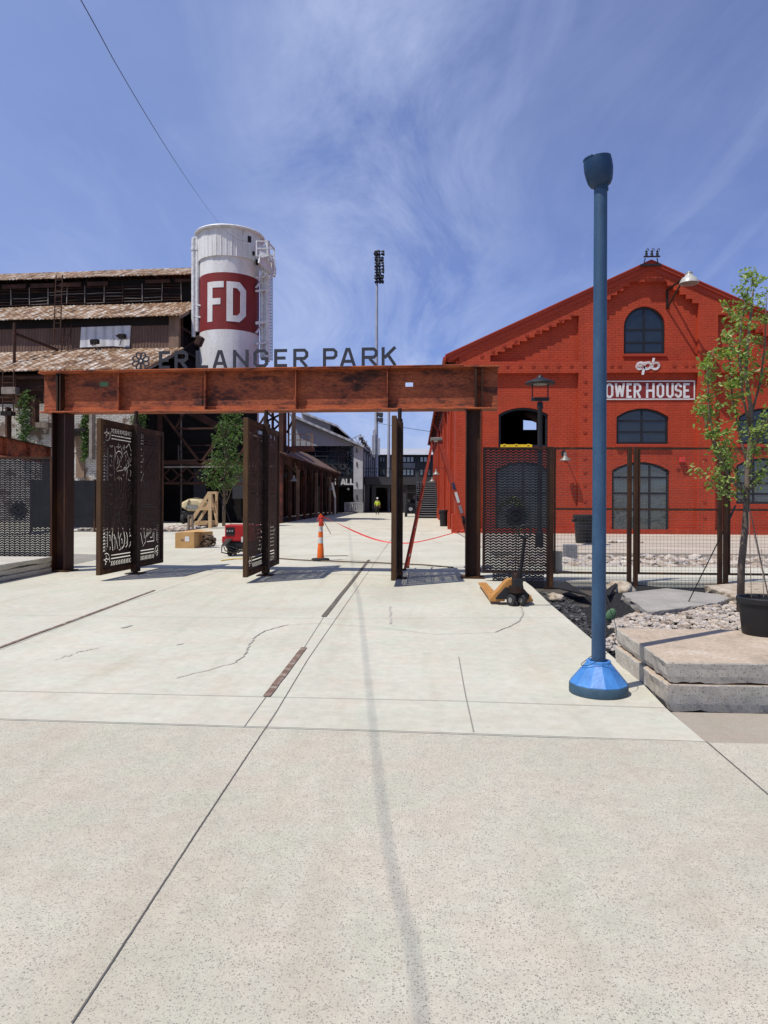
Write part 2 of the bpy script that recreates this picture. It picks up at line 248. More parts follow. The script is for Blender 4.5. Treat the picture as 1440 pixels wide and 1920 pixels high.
# ------------------------------------------------------------------ mesh builder
class MB:
    def __init__(s): s.v = []; s.f = []
    def add(s, vs, fs):
        n = len(s.v); s.v += [Vector(p) for p in vs]; s.f += [tuple(i+n for i in f) for f in fs]; return s
    def box(s, c, d, rot=None):
        c = Vector(c); h = Vector(d)/2; vs = []
        for x in (-1, 1):
            for y in (-1, 1):
                for z in (-1, 1):
                    p = Vector((x*h.x, y*h.y, z*h.z)); vs.append(c+(rot @ p if rot else p))
        return s.add(vs, [(0, 1, 3, 2), (4, 6, 7, 5), (0, 4, 5, 1), (2, 3, 7, 6), (0, 2, 6, 4), (1, 5, 7, 3)])
    def bx(s, x0, x1, y0, y1, z0, z1): return s.box(((x0+x1)/2, (y0+y1)/2, (z0+z1)/2), (abs(x1-x0), abs(y1-y0), abs(z1-z0)))
    def bar(s, p, q, w, t=None, up=(0, 0, 1)):
        p, q = Vector(p), Vector(q); t = t or w; d = (q-p); L = d.length; d.normalize(); up = Vector(up)
        if abs(d.dot(up)) > .99: up = Vector((0, 1, 0))
        a = d.cross(up).normalized(); b = a.cross(d).normalized(); vs = []
        for e in (p, q):
            for i, j in ((-1, -1), (1, -1), (1, 1), (-1, 1)): vs.append(e+a*i*w/2+b*j*t/2)
        return s.add(vs, [(0, 3, 2, 1), (4, 5, 6, 7), (0, 1, 5, 4), (1, 2, 6, 5), (2, 3, 7, 6), (3, 0, 4, 7)])
    def tube(s, pts, r, n=8, caps=True):
        pts = [Vector(p) for p in pts]; rs = r if isinstance(r, (list, tuple)) else [r]*len(pts); k = len(s.v); ref = None
        for i, p in enumerate(pts):
            d = (pts[min(i+1, len(pts)-1)]-pts[max(i-1, 0)]).normalized()
            if ref is None: ref = Vector((0, 0, 1)) if abs(d.z) < .9 else Vector((1, 0, 0))
            a = d.cross(ref).normalized(); b = d.cross(a).normalized(); ref = a.cross(d)
            ref = -ref if ref.dot(b) < 0 and False else ref
            for j in range(n):
                t = 2*math.pi*j/n; s.v.append(p+(a*math.cos(t)+b*math.sin(t))*rs[i])
        for i in range(len(pts)-1):
            for j in range(n):
                s.f.append((k+i*n+j, k+i*n+(j+1) % n, k+(i+1)*n+(j+1) % n, k+(i+1)*n+j))
        if caps: s.f.append(tuple(k+j for j in range(n))[::-1]); s.f.append(tuple(k+(len(pts)-1)*n+j for j in range(n)))
        return s
    def lathe(s, prof, c=(0, 0, 0), n=32, axis=None):
        c = Vector(c); k = len(s.v); rot = axis
        for r, z in prof:
            for j in range(n):
                t = 2*math.pi*j/n; p = Vector((r*math.cos(t), r*math.sin(t), z)); s.v.append(c+(rot @ p if rot else p))
        for i in range(len(prof)-1):
            for j in range(n): s.f.append((k+i*n+j, k+i*n+(j+1) % n, k+(i+1)*n+(j+1) % n, k+(i+1)*n+j))
        if prof[0][0] > 1e-4: s.f.append(tuple(k+j for j in range(n))[::-1])
        if prof[-1][0] > 1e-4: s.f.append(tuple(k+(len(prof)-1)*n+j for j in range(n)))
        return s
    def shape(s, outer, holes, t, mp):      # filled outline with real openings, thickness t; mp(u, v, w) -> point
        loops = [outer]+list(holes); flat = [p for l in loops for p in l]
        tris = tessellate_polygon([[Vector((p[0], p[1], 0)) for p in l] for l in loops])
        n = len(flat); vs = [mp(u, v, 0) for u, v in flat]+[mp(u, v, t) for u, v in flat]
        fs = [tuple(f) for f in tris]+[tuple(i+n for i in f[::-1]) for f in tris]; k = 0
        for l in loops:
            m = len(l)
            for i in range(m): a, b = k+i, k+(i+1) % m; fs.append((a, b, b+n, a+n))
            k += m
        return s.add(vs, fs)
    def build(s, name, mat, parent=None, smooth=False, bevel=0, label=None, recalc=True):
        me = bpy.data.meshes.new(name)
        o0 = Vector(parent.location) if parent else Vector((0, 0, 0))
        if parent is not None and parent.parent is not None:
            o0 = Vector(parent.parent.location)+Vector(parent.location)
        me.from_pydata([p-o0 for p in s.v], [], s.f); me.update()
        if recalc:
            bm = bmesh.new(); bm.from_mesh(me); bmesh.ops.recalc_face_normals(bm, faces=bm.faces); bm.to_mesh(me); bm.free()
        if smooth:
            for p in me.polygons: p.use_smooth = True
            if smooth != 'all': me.set_sharp_from_angle(angle=R(40))
        me.materials.append(M[mat] if isinstance(mat, str) else mat)
        o = bpy.data.objects.new(name, me); col.objects.link(o)
        if parent: o.parent = parent
        if bevel:
            bv = o.modifiers.new('bevel', 'BEVEL'); bv.width = bevel; bv.segments = 2; bv.limit_method = 'ANGLE'
        if label: o['label'] = label
        return o
def tag(o, label=None, cat=None, group=None, kind=None):
    for k, v in (('label', label), ('category', cat), ('group', group), ('kind', kind)):
        if v: o[k] = v
    return o
def thing(name, label, cat, loc=(0, 0, 0), group=None):
    o = bpy.data.objects.new(name, None); col.objects.link(o); o.location = loc; o.empty_display_size = .2
    return tag(o, label, cat, group)
def single(mb, name, mat, label, cat, base, group=None, **k):   # one-mesh thing with its origin at its base
    base = Vector(base)
    mb.v = [p-base for p in mb.v]; o = mb.build(name, mat, None, **k); o.location = base
    return tag(o, label, cat, group)
def dup(root, loc, rz=None, label=None):
    r = root.copy(); col.objects.link(r); r.location = loc
    if rz is not None: r.rotation_euler = (0, 0, rz)
    if label: r['label'] = label
    for ch in list(root.children):
        c = ch.copy(); col.objects.link(c); c.parent = r
        for g in list(ch.children):
            d = g.copy(); col.objects.link(d); d.parent = c
    return r
def struct(mb, name, mat, **k):
    o = mb.build(name, mat, None, **k); o['kind'] = 'structure'; return o

# ------------------------------------------------------------------ strokes and lettering
def offset_poly(pts, t, closed=False):
    P = [Vector(p) for p in pts]; n = len(P); L = []; Rr = []
    for i in range(n):
        a = P[i-1] if (i > 0 or closed) else None; b = P[(i+1) % n] if (i < n-1 or closed) else None
        d1 = (P[i]-a).normalized() if a is not None else None; d2 = (b-P[i]).normalized() if b is not None else None
        if d1 is None: nrm = Vector((-d2.y, d2.x)); k = 1
        elif d2 is None: nrm = Vector((-d1.y, d1.x)); k = 1
        else:
            n1, n2 = Vector((-d1.y, d1.x)), Vector((-d2.y, d2.x)); nrm = (n1+n2)
            nrm = nrm.normalized() if nrm.length > 1e-6 else n1; k = min(1/max(nrm.dot(n1), .3), 2.2)
        L.append(P[i]+nrm*t/2*k); Rr.append(P[i]-nrm*t/2*k)
    return L, Rr
def slot(pts, t):                      # closed outline of a stroke, used for cut-outs
    L, Rr = offset_poly(pts, t); return [tuple(p) for p in L]+[tuple(p) for p in reversed(Rr)]
def glyph(ch, w, t):
    a = t/2; x0, x1, y0, y1, m = a, w-a, a, 1-a, .5; c = .13
    if ch == 'E': return [([(w, y1), (x0, y1), (x0, y0), (w, y0)], 0), ([(t, m), (w*.88, m)], 0)]
    if ch == 'F': return [([(w, y1), (x0, y1), (x0, 0)], 0), ([(t, m), (w*.82, m)], 0)]
    if ch == 'L': return [([(x0, 1), (x0, y0), (w, y0)], 0)]
    if ch in 'RP':
        k = m-.04; g = [([(x0, 0), (x0, y1), (x1-c, y1), (x1, y1-c), (x1, k+c), (x1-c, k), (t, k)], 0)]
        return g+([([(w*.5, k-a*.9), (x1, 0)], 0)] if ch == 'R' else [])
    if ch == 'A': return [([(x0, 0), (w*.43, y1), (w*.57, y1), (x1, 0)], 0), ([(w*.24, .26), (w*.76, .26)], 0)]
    if ch == 'N': return [([(x0, 0), (x0, 1)], 0), ([(x1, 0), (x1, 1)], 0), ([(x0, 1-a), (x1, a)], 0)]
    if ch == 'G': return [([(x1, .70), (x1, y1-c), (x1-c, y1), (x0+c, y1), (x0, y1-c), (x0, y0+c), (x0+c, y0), (x1-c, y0), (x1, y0+c), (x1, .48), (w*.52, .48)], 0)]
    if ch == 'K': return [([(x0, 0), (x0, 1)], 0), ([(x1, 1), (t*.9, .42)], 0), ([(w*.42, .58), (x1, 0)], 0)]
    if ch == 'O': return [([(x0+c, y0), (x0, y0+c), (x0, y1-c), (x0+c, y1), (x1-c, y1), (x1, y1-c), (x1, y0+c), (x1-c, y0)], 1)]
    if ch == 'D': return [([(x0, y0), (x0, y1), (x1-c, y1), (x1, y1-c), (x1, y0+c), (x1-c, y0)], 1)]
    if ch == 'W': return [([(x0, 1), (w*.27, y0)], 0), ([(w*.27, y0), (w*.5, .85)], 0), ([(w*.5, .85), (w*.73, y0)], 0), ([(w*.73, y0), (x1, 1)], 0)]
    if ch == 'H': return [([(x0, 0), (x0, 1)], 0), ([(x1, 0), (x1, 1)], 0), ([(t, m), (w-t, m)], 0)]
    if ch == 'U': return [([(x0, 1), (x0, y0+c), (x0+c, y0), (x1-c, y0), (x1, y0+c), (x1, 1)], 0)]
    if ch == 'S': return [([(x1, .72), (x1, y1-c), (x1-c, y1), (x0+c, y1), (x0, y1-c), (x0, m+c*.6), (x0+c*.8, m), (x1-c*.8, m), (x1, m-c*.6), (x1, y0+c), (x1-c, y0), (x0+c, y0), (x0, y0+c), (x0, .28)], 0)]
    return []
def strokes(mb, gl, x, z, s, th, t, mp, sub=1, slant=0):
    """extrude each stroke; every next stroke 2 mm prouder so none share a plane"""
    for k, (pts, closed) in enumerate(gl):
        q = []
        n = len(pts); segs = n if closed else n-1
        for i in range(segs):
            a, b = Vector(pts[i]), Vector(pts[(i+1) % n])
            for j in range(sub): q.append(a.lerp(b, j/sub))
        if not closed: q.append(Vector(pts[-1]))
        L, Rr = offset_poly(q, t, closed); m = len(q); d = .002*k; vs = []
        for A, B in zip(L, Rr):
            for w in (-d, th):
                for P in (A, B): vs.append(mp(x+P.x*s, z+P.y*s, w))
        fs = []
        for i in range(m if closed else m-1):
            a, b = i*4, ((i+1) % m)*4
            fs += [(a, b, b+1, a+1), (a+2, a+3, b+3, b+2), (a, a+2, b+2, b), (a+1, b+1, b+3, a+3)]
        if not closed: fs += [(0, 1, 3, 2), ((m-1)*4, (m-1)*4+2, (m-1)*4+3, (m-1)*4+1)]
        mb.add(vs, fs)
    return mb
# ------------------------------------------------------------------ world and sun
SUN = Vector((-.4225, -.3157, 1)).normalized()
el = math.asin(SUN.z)
w = bpy.data.worlds.new('World'); scene.world = w; w.use_nodes = True; nt = w.node_tree
bg = nt.nodes['Background']; sky = N(nt, 'ShaderNodeTexSky', sky_type='NISHITA'); sky.sun_disc = False
sky.sun_elevation = el; sky.sun_rotation = math.atan2(SUN.x, SUN.y); sky.air_density = 1.0; sky.dust_density = .4; sky.ozone_density = 4.5
tc = N(nt, 'ShaderNodeTexCoord'); sp = N(nt, 'ShaderNodeSeparateXYZ'); nt.links.new(tc.outputs['Generated'], sp.inputs[0])
# wisps: the view direction projected on a high cloud layer
mx = N(nt, 'ShaderNodeMath', operation='MAXIMUM'); nt.links.new(sp.outputs[2], mx.inputs[0]); mx.inputs[1].default_value = .02
ad = N(nt, 'ShaderNodeMath', operation='ADD'); nt.links.new(mx.outputs[0], ad.inputs[0]); ad.inputs[1].default_value = .12
dv = N(nt, 'ShaderNodeVectorMath', operation='DIVIDE'); cb = N(nt, 'ShaderNodeCombineXYZ')
for i in range(3): nt.links.new(ad.outputs[0], cb.inputs[i])
nt.links.new(tc.outputs['Generated'], dv.inputs[0]); nt.links.new(cb.outputs[0], dv.inputs[1])
def cloud(scale, rot, stretch, lo, hi, amt, dist=.6, off=(0, 0, 0), rough=.62):
    mp = N(nt, 'ShaderNodeMapping'); mp.inputs['Rotation'].default_value = (0, 0, rot); mp.inputs['Scale'].default_value = stretch; mp.inputs['Location'].default_value = off
    nt.links.new(dv.outputs[0], mp.inputs[0])
    f = noise_tex(nt, mp.outputs[0], scale, 9, rough, dist)
    return ramp(nt, f, [(lo, (0, 0, 0)), (hi, (amt,)*3)])
c1 = cloud(1.6, R(-10), (1.1, .50, 0), .38, .70, 1.0, .9, (8.4, 2.9, 0), .66)
c2 = cloud(2.2, R(30), (1.8, .45, 0), .50, .85, .26, 1.2, (1.7, 4.4, 0), .55)
c3 = cloud(.6, R(10), (1, .8, 0), .42, .75, .28, .3, (5.2, 0, 0), .5)
dvx = N(nt, 'ShaderNodeMath', operation='DIVIDE'); nt.links.new(sp.outputs[0], dvx.inputs[0]); nt.links.new(sp.outputs[1], dvx.inputs[1])
cm1 = ramp(nt, dvx.outputs[0], [(0, (1, 1, 1)), (1, (1, 1, 1))])
mr = N(nt, 'ShaderNodeMapRange', interpolation_type='SMOOTHSTEP'); nt.links.new(dvx.outputs[0], mr.inputs[0])
for i_, v_ in ((1, -.34), (2, -.08), (3, .10), (4, 1)): mr.inputs[i_].default_value = v_
mr2 = N(nt, 'ShaderNodeMapRange', interpolation_type='SMOOTHSTEP'); nt.links.new(dvx.outputs[0], mr2.inputs[0])
for i_, v_ in ((1, -.04), (2, .20), (3, 1), (4, .15)): mr2.inputs[i_].default_value = v_
mm = N(nt, 'ShaderNodeMath', operation='MULTIPLY'); nt.links.new(mr.outputs[0], mm.inputs[0]); nt.links.new(mr2.outputs[0], mm.inputs[1])
c1 = mixc(nt, 1.0, c1, mm.outputs[0], 'MULTIPLY')     # one broad band of cirrus ahead
s1 = mixc(nt, 1.0, c1, c2, 'SCREEN'); s2 = mixc(nt, 1.0, s1, c3, 'SCREEN')
tint = mixc(nt, 1.0, sky.outputs[0], (.98, .93, 1.28), 'MULTIPLY')
vr = N(nt, 'ShaderNodeMapRange', interpolation_type='SMOOTHSTEP'); nt.links.new(sp.outputs[0], vr.inputs[0])
for i_, v_ in ((1, -.62), (2, .40), (3, .60), (4, .0)): vr.inputs[i_].default_value = v_
tint = mixc(nt, vr.outputs[0], tint, (3.0, 4.15, 7.6))  # thin high veil towards the sun side
cl = mixc(nt, s2, tint, (5.0, 5.9, 8.6))
nt.links.new(cl, bg.inputs[0]); bg.inputs[1].default_value = .10
sl = bpy.data.lights.new('sun', 'SUN'); sl.energy = 4.6; sl.angle = R(.53); sl.color = (1, .955, .88)
so = bpy.data.objects.new('sun', sl); col.objects.link(so); so.rotation_euler = SUN.to_track_quat('Z', 'Y').to_euler()
so.location = (-20, -15, 60)
scene.view_settings.view_transform = 'Standard'; scene.view_settings.look = 'None'; scene.view_settings.exposure = 0; scene.view_settings.gamma = 1
scene.render.resolution_x = 768; scene.render.resolution_y = 1024
scene.render.engine = 'CYCLES'; scene.cycles.max_bounces = 6

# ------------------------------------------------------------------ ground
struct(MB().bx(-1500, 1500, -60, 3000, -.6, -.14), 'ground', 'soil')
def slab(poly, z0, z1, name, mat):
    return struct(MB().shape(poly, [], z1-z0, lambda u, v, t: Vector((u, v, z0+t))), name, mat)
ek = [G(1325, 1393), G(1250, 1329), G(1192, 1268), G(1030, 1131), G(1008, 1108)]     # edge of the paving beside the planting bed
ek = [Vector((p.x, p.y, 0)) for p in ek]
Yj = G(700, 1371).y
apron = [(-40, -30), (40, -30), (40, G(1440, 1393).y), (ek[0].x, ek[0].y), (-40, G(0, 1350).y+40*.03)]
slab(apron, -.2, .003, 'apron', 'apron')
plaza = [(-60, G(0, 1350).y+60*.03), (ek[0].x, ek[0].y+.004), (ek[1].x, ek[1].y), (ek[2].x, ek[2].y), (ek[3].x, ek[3].y), (ek[4].x, 13.2),
         (ek[4].x, 14.22), (60, 14.22), (60, 17.5), (2.2, 17.5), (2.2, 21.4), (1.9, 33.9), (1.9, 200), (-9.0, 200), (-9.0, 46.2), (-17, 46.2), (-17, 39.6), (-11.5, 39.6), (-11.5, 34), (-17, 34),
         (-17, 22), (-8.4, 19.6), (-8.2, 15.7), (-60, 15.7)]
slab(plaza, -.2, 0, 'plaza', 'plaza')
p0, p1 = G(1250, 1332), G(1325, 1395)
slab([(ek[0].x+.01, ek[0].y+.01), (12, G(1440, 1395).y+.01), (12, p0.y), (ek[1].x+.02, p0.y)], -.2, -.012, 'path', 'path_tan')
slab([(2.2, 21.5), (60, 21.5), (60, 33.99), (1.95, 33.99)], -.2, .03, 'pavement', 'walk')
slab([(-60, 15.7), (-8.2, 15.7), (-8.4, 19.6), (-17, 22), (-60, 22)], -.2, -.02, 'gravel_bed', 'gravel')
slab([(-60, 22.0), (-17, 22.0), (-17, 60), (-60, 60)], -.2, -.01, 'yard', 'plaza')
slab([(-17, 34.0), (-11.5, 34.0), (-11.5, 39.6), (-17, 39.6)], -.2, -.03, 'rock_bed', 'soil')
def line(pts, w, name, mat, z=.006):
    mb = MB(); L, Rr = offset_poly([(p.x, p.y) for p in pts], w); n = len(L)
    vs = [Vector((p.x, p.y, z)) for p in L]+[Vector((p.x, p.y, z)) for p in Rr]
    mb.add(vs, [(i, i+1, n+i+1, n+i) for i in range(n-1)])
    return struct(mb, name, mat, recalc=False)
def px(*p): return [G(a, b) for a, b in p]
def wob(pts, n, amp, seed=1):
    r = random.Random(seed); out = []
    for a, b in zip(pts[:-1], pts[1:]):
        for i in range(n): out.append(a.lerp(b, i/n)+Vector((r.uniform(-amp, amp), r.uniform(-amp, amp), 0)))
    return out+[pts[-1]]
line(wob(px((135, 1922), (370, 1560), (517, 1337)), 70, .0008, 31), .0062, 'paving_joint', 'joint', .0075)
line(px((517, 1337), (577, 1237), (720, 1030)), .006, 'paving_joint', 'joint', .0045)
line(px((458, 1363), (500, 1305)), .006, 'paving_joint', 'joint_light', .0045)
line(px((570, 1215), (607, 1157)), .007, 'paving_joint', 'joint_light', .0045)
line(px((720, 1030), (757, 980)), .02, 'paving_joint', 'joint_light', .0045)
line(px((0, 1219), (215, 1137), (430, 1065)), .007, 'paving_joint', 'joint_light', .0045)
line([Vector((-9, G(0, 1350).y+9*.03-.27, 0)), G(0, 1350), G(700, 1371.5), ek[0]], .010, 'paving_joint', 'joint', .009)
line([G(-300, 1288), G(0, 1296), G(860, 1315), G(1249, 1328)], .006, 'paving_joint', 'joint_light', .0045)
line([G(-300, 1150), G(600, 1160), G(1060, 1158)], .006, 'paving_joint', 'joint_light', .0045)
line(px((860, 1232), (872, 1300), (888, 1373)), .010, 'paving_joint', 'joint_light', .0045)
line(px((1325, 1393), (1440, 1492), (1500, 1545)), .007, 'paving_joint', 'joint', .0095)
line(px((0, 1061), (250, 1068), (1000, 1085)), .02, 'paving_joint', 'joint_light', .0045)
line(px((560, 1052), (1000, 1070)), .03, 'paving_joint', 'joint_light', .0045)
for a, b, wd, mt in (((500, 1307), (570, 1215), .062, 'inlay_brown'), ((607, 1157), (692, 1050), .070, 'inlay_grey'), ((-60, 1237), (290, 1107), .050, 'inlay_brown')):
    line(wob([G(*a), G(*b)], 14, .003, 3), wd, 'steel_inlay', mt, .0085)
line(wob([G(595, 1043), G(652, 1042)], 6, .01), .16, 'stain_patch', 'inlay_grey', .0085)
# curved scuff and cracks
cr = px((330, 1272), (400, 1254), (440, 1243), (456, 1232), (463, 1220), (468, 1208), (480, 1193), (500, 1182), (540, 1172), (600, 1169), (700, 1176), (820, 1190), (930, 1186), (975, 1165), (982, 1150), (975, 1135))
line(wob(cr[:3], 6, .012, 5), .012, 'floor_scuff', 'stain', .0065)
line(wob(cr[2:9], 6, .012, 6), .017, 'floor_scuff', 'stain_dark', .0065)
line(wob(cr[8:13], 6, .01, 7), .008, 'floor_scuff', 'stain', .0065)
line(wob(cr[12:], 6, .01, 8), .022, 'floor_scuff', 'stain_dark', .0065)
line(wob(px((732, 1137), (732, 1170)), 8, .012, 9), .03, 'floor_scuff', 'stain', .0065)
line(wob(px((102, 1238), (150, 1222), (183, 1216)), 12, .03, 10), .009, 'floor_scuff', 'stain', .0065)
line(wob(px((228, 1178), (247, 1173)), 3, .01, 11), .05, 'floor_scuff', 'stain', .0065)
line(wob(px((330, 1210), (345, 1207)), 3, .005, 12), .02, 'floor_scuff', 'stain', .0065)

# planting bed on the right: mulch, river stones, boulders
def heap(x, y): return -.10-.10*max(0, min(1, (y-11)/2.5))+.07*noise.noise(Vector((x*1.3, y*1.3, 0)))
mb = MB(); nx, ny = 60, 60; X0, X1, Y0, Y1 = .9, 16, 5.0, 15.68
def bedx(y):                                   # left limit of the bed at distance y
    for a, b in zip(ek[:-1], ek[1:]):
        if a.y <= y <= b.y: return a.x+(b.x-a.x)*(y-a.y)/(b.y-a.y)
    return ek[-1].x if y > ek[-1].y else ek[0].x
for j in range(ny+1):
    y = Y0+(Y1-Y0)*j/ny; xl = bedx(y)-.03
    for i in range(nx+1):
        x = xl+(X1-xl)*(i/nx)**1.6; mb.v.append(Vector((x, y, heap(x, y)+min(.1, .05*(x-xl)))))
mb.f = [(j*(nx+1)+i, j*(nx+1)+i+1, (j+1)*(nx+1)+i+1, (j+1)*(nx+1)+i) for j in range(ny) for i in range(nx)]
struct(mb, 'planting_bed', 'mulch', smooth='all')
def stone(mb, c, s, seed, sub=1, rough=.25):
    bm = bmesh.new(); bmesh.ops.create_icosphere(bm, subdivisions=sub, radius=1)
    rr = random.Random(seed); off = Vector((rr.uniform(0, 99),)*3); rot = Matrix.Rotation(rr.uniform(0, 6.28), 3, 'Z') @ Matrix.Rotation(rr.uniform(-.3, .3), 3, 'X')
    n = len(mb.v)
    for v in bm.verts:
        p = v.co*(1+rough*noise.noise(v.co*1.5+off)*1.5); p = Vector((p.x*s[0], p.y*s[1], p.z*s[2])); mb.v.append(Vector(c)+rot @ p)
    for f in bm.faces: mb.f.append(tuple(n+v.index for v in f.verts))
    bm.free()
def pebbles(name, n, region, size, label, seed, zf, mat='pebble', cat='stones'):
    mb = MB(); r = random.Random(seed); k = 0
    while k < n:
        p = region(r)
        if p is None: continue
        s = r.uniform(*size)*(1.5 if r.random() < .1 else 1)
        stone(mb, (p[0], p[1], zf(*p)+s*.25), (s, s*r.uniform(.6, 1), s*r.uniform(.35, .6)), r.random()*1e6); k += 1
    o = mb.build(name, mat, None, smooth=False); tag(o, label, cat, None, 'stuff'); return o
def inpoly(x, y, P):
    c = False
    for (x1, y1), (x2, y2) in zip(P, P[1:]+P[:1]):
        if (y1 > y) != (y2 > y) and x < (x2-x1)*(y-y1)/(y2-y1)+x1: c = not c
    return c
def polyreg(P):
    xs, ys = [p[0] for p in P], [p[1] for p in P]
    def f(r):
        x, y = r.uniform(min(xs), max(xs)), r.uniform(min(ys), max(ys))
        return (x, y) if inpoly(x, y, P) else None
    return f
pr = [(q.x, q.y) for q in (G(1135, 1205), G(1150, 1165), G(1215, 1152), G(1345, 1134), G(1388, 1123), G(1600, 1113), G(1600, 1170), G(1440, 1190), G(1150, 1215))]
pebbles('river_rock', 4800, polyreg(pr), (.016, .046), 'pale rounded river stones heaped behind the two big stone slabs', 3, lambda x, y: heap(x, y)+.06+.06*min(1, abs(x-1.7)))
pebbles('river_rock', 1500, lambda r: (r.uniform(2.3, 14), r.uniform(17.6, 21.3)), (.07, .17), 'pale river stones in a strip between the mesh fence and the red brick building', 4, lambda x, y: -.10)
pebbles('river_rock', 700, lambda r: (r.uniform(-16.8, -11.6), r.uniform(34.2, 39.4)), (.10, .24), 'pale river stones around the small green tree in front of the foundry', 5, lambda x, y: -.02)
mr = [(p.x+.05, p.y) for p in ek[1:4]]+[(2.3, 13), (2.6, 9)]
pebbles('mulch_chips', 4200, polyreg([(ek[2].x+.06, ek[2].y), (ek[3].x+.06, ek[3].y), (1.75, 13.9), (2.9, 13.9), (2.35, 9.9), (1.9, 7.4)]), (.008, .028), 'black mulch chips in the bed along the edge of the paving', 6, lambda x, y: heap(x, y)+.03, 'chips', 'mulch')
for k, (a, b, s, lb) in enumerate([(1042, 1120, .16, 'pitted tan rock at the left end of the planting bed beside the pallet jack'),
                                   (1163, 1105, .24, 'brown flat-topped rock against the fence post beside the blue pole'),
                                   (1215, 1152, .17, 'dark brown lump of wood-like rock among the pale river stones'),
                                   (1170, 1168, .085, 'tan rounded rock just above the corner of the big stone slab'),
                                   (1208, 1175, .075, 'grey rounded rock lying at the back edge of the big stone slab'),
                                   (1240, 1165, .07, 'pale oval rock right of the dark brown lump')]):
    mb = MB(); p = G(a, b, -.06); stone(mb, p, (s*1.1, s*.8, s*.5), 50+k, 3, .35)
    single(mb, 'rock', 'bark' if k == 2 else 'boulder', lb, 'rock', (p.x, p.y, -.06), 'rocks in the planting bed', smooth='all')
def rough_slab(mb, poly, z0, z1, amp, seed, lump=.5, sub=14, ztop=None):
    """a stone plate with straight-ish top and broken, wavy sides and lower edge"""
    P = [Vector(p) for p in poly]; pts = []
    for a, b in zip(P, P[1:]+P[:1]):
        for i in range(sub): pts.append(a.lerp(b, i/sub))
    c = sum(pts, Vector((0, 0)))/len(pts); n = len(pts); rows = []
    for k, (z, e) in enumerate(((z1, .008), (z1-.010, 0), (z1-(z1-z0)*.35, .006), (z0+(z1-z0)*.3, .010), (z0, .03))):
        row = []
        for p in pts:
            d = (c-p).normalized(); nz = .6*noise.noise(Vector((p.x*4, p.y*4, z*9+seed)))+.7*noise.noise(Vector((p.x*15, p.y*15, z*30+seed)))
            q = p+d*(e+amp*nz*(1 if k else .3)); zz = z+(amp*1.6*(noise.noise(Vector((p.x*3, p.y*3, seed)))+.6*noise.noise(Vector((p.x*13, p.y*13, seed)))) if k == 4 else (amp*.15*nz))
            row.append(Vector((q.x, q.y, zz)))
        rows.append(row)
    vs = [p for r_ in rows for p in r_]; fs = []
    for k in range(4):
        for i in range(n): fs.append((k*n+i, k*n+(i+1) % n, (k+1)*n+(i+1) % n, (k+1)*n+i))
    fs.append(tuple(range(n))); fs.append(tuple(4*n+i for i in range(n))[::-1]); mb.add(vs, fs)
# the two big slabs
sx0, sx1, sy0, sy1 = 1.97, 6.2, G(1256, 1242, .33).y, 7.16
for k, (z0, z1, ins, lb) in enumerate([(-.06, .156, -.004, 'lower of the two big rough stone slabs beside the blue pole'), (.172, .33, 0, 'upper of the two big stone slabs, tan topped, under the black plant pot')]):
    mb = MB(); rough_slab(mb, [(sx0+ins, sy0+ins*.3), (sx1, sy0+ins*.3), (sx1, sy1), (sx0+ins, sy1)], z0, z1, .016, k*7.7, sub=110)
    o = single(mb, 'stone_slab', 'slab', lb, 'stone slab', ((sx0+sx1)/2, (sy0+sy1)/2, z0), 'stacked stone slabs by the blue pole')
    o.data.materials.append(M['slab_side'])
    for p in o.data.polygons:
        if abs(p.normal.z) < .8: p.material_index = 1
# flat flagstones behind
for k, (poly, z0, z1, mt, lb) in enumerate([([(1165, 1112), (1250, 1103), (1380, 1118), (1345, 1130), (1215, 1148)], -.08, .07, 'flagstone', 'large flat grey flagstone lying behind the river stones'),
        ([(1320, 1098), (1400, 1092), (1600, 1092), (1600, 1110), (1390, 1122)], -.05, .13, 'boulder', 'pitted pale stone block right of the flat grey flagstone')]):
    mb = MB(); pp = [G(a, b, z1) for a, b in poly]; rough_slab(mb, [(p.x, p.y) for p in pp], z0, z1, .05, 3.3+k, sub=12)
    single(mb, 'flagstone', mt, lb, 'stone slab', (pp[0].x, pp[0].y, z0))
# left slabs
for k, (z0, z1, ox, lb) in enumerate([(0, .10, .0, 'lowest of the three white stone slabs stacked beside the left fence'), (.112, .215, -.02, 'middle white stone slab of the stack beside the left fence'), (.228, .335, .0, 'topmost white stone slab of the stack beside the left fence')]):
    mb = MB(); rough_slab(mb, [(-10.5, 11.9), (-7.86+ox, 11.9), (-7.86+ox, 14.95), (-10.5, 14.95)], z0, z1, .02, 20+k*3, sub=26)
    single(mb, 'stone_slab', 'slab_white', lb, 'stone slab', (-9, 13.4, z0), 'white stone slabs by the left fence')
# weed fabric scraps
for k, (pts, lb) in enumerate([([(1035, 1105), (1060, 1098), (1090, 1110), (1105, 1122), (1075, 1118)], 'black weed fabric edge sticking out of the bed beside the perforated panel'),
                               ([(1135, 1112), (1160, 1098), (1150, 1112), (1140, 1122)], 'black weed fabric flap beside the brown flat-topped rock')]):
    mb = MB(); pp = [G(a, b, -.02) for a, b in pts]; n = len(pp)
    vs = [p+Vector((0, 0, .05+.05*math.sin(i*2.1))) for i, p in enumerate(pp)]; vs += [v-Vector((0, 0, .02)) for v in vs]
    mb.add(vs, [tuple(range(n)), tuple(range(n, 2*n))[::-1]]+[(i, (i+1) % n, n+(i+1) % n, n+i) for i in range(n)])
    single(mb, 'weed_fabric', 'fabric', lb, 'fabric', (pp[0].x, pp[0].y, -.02))
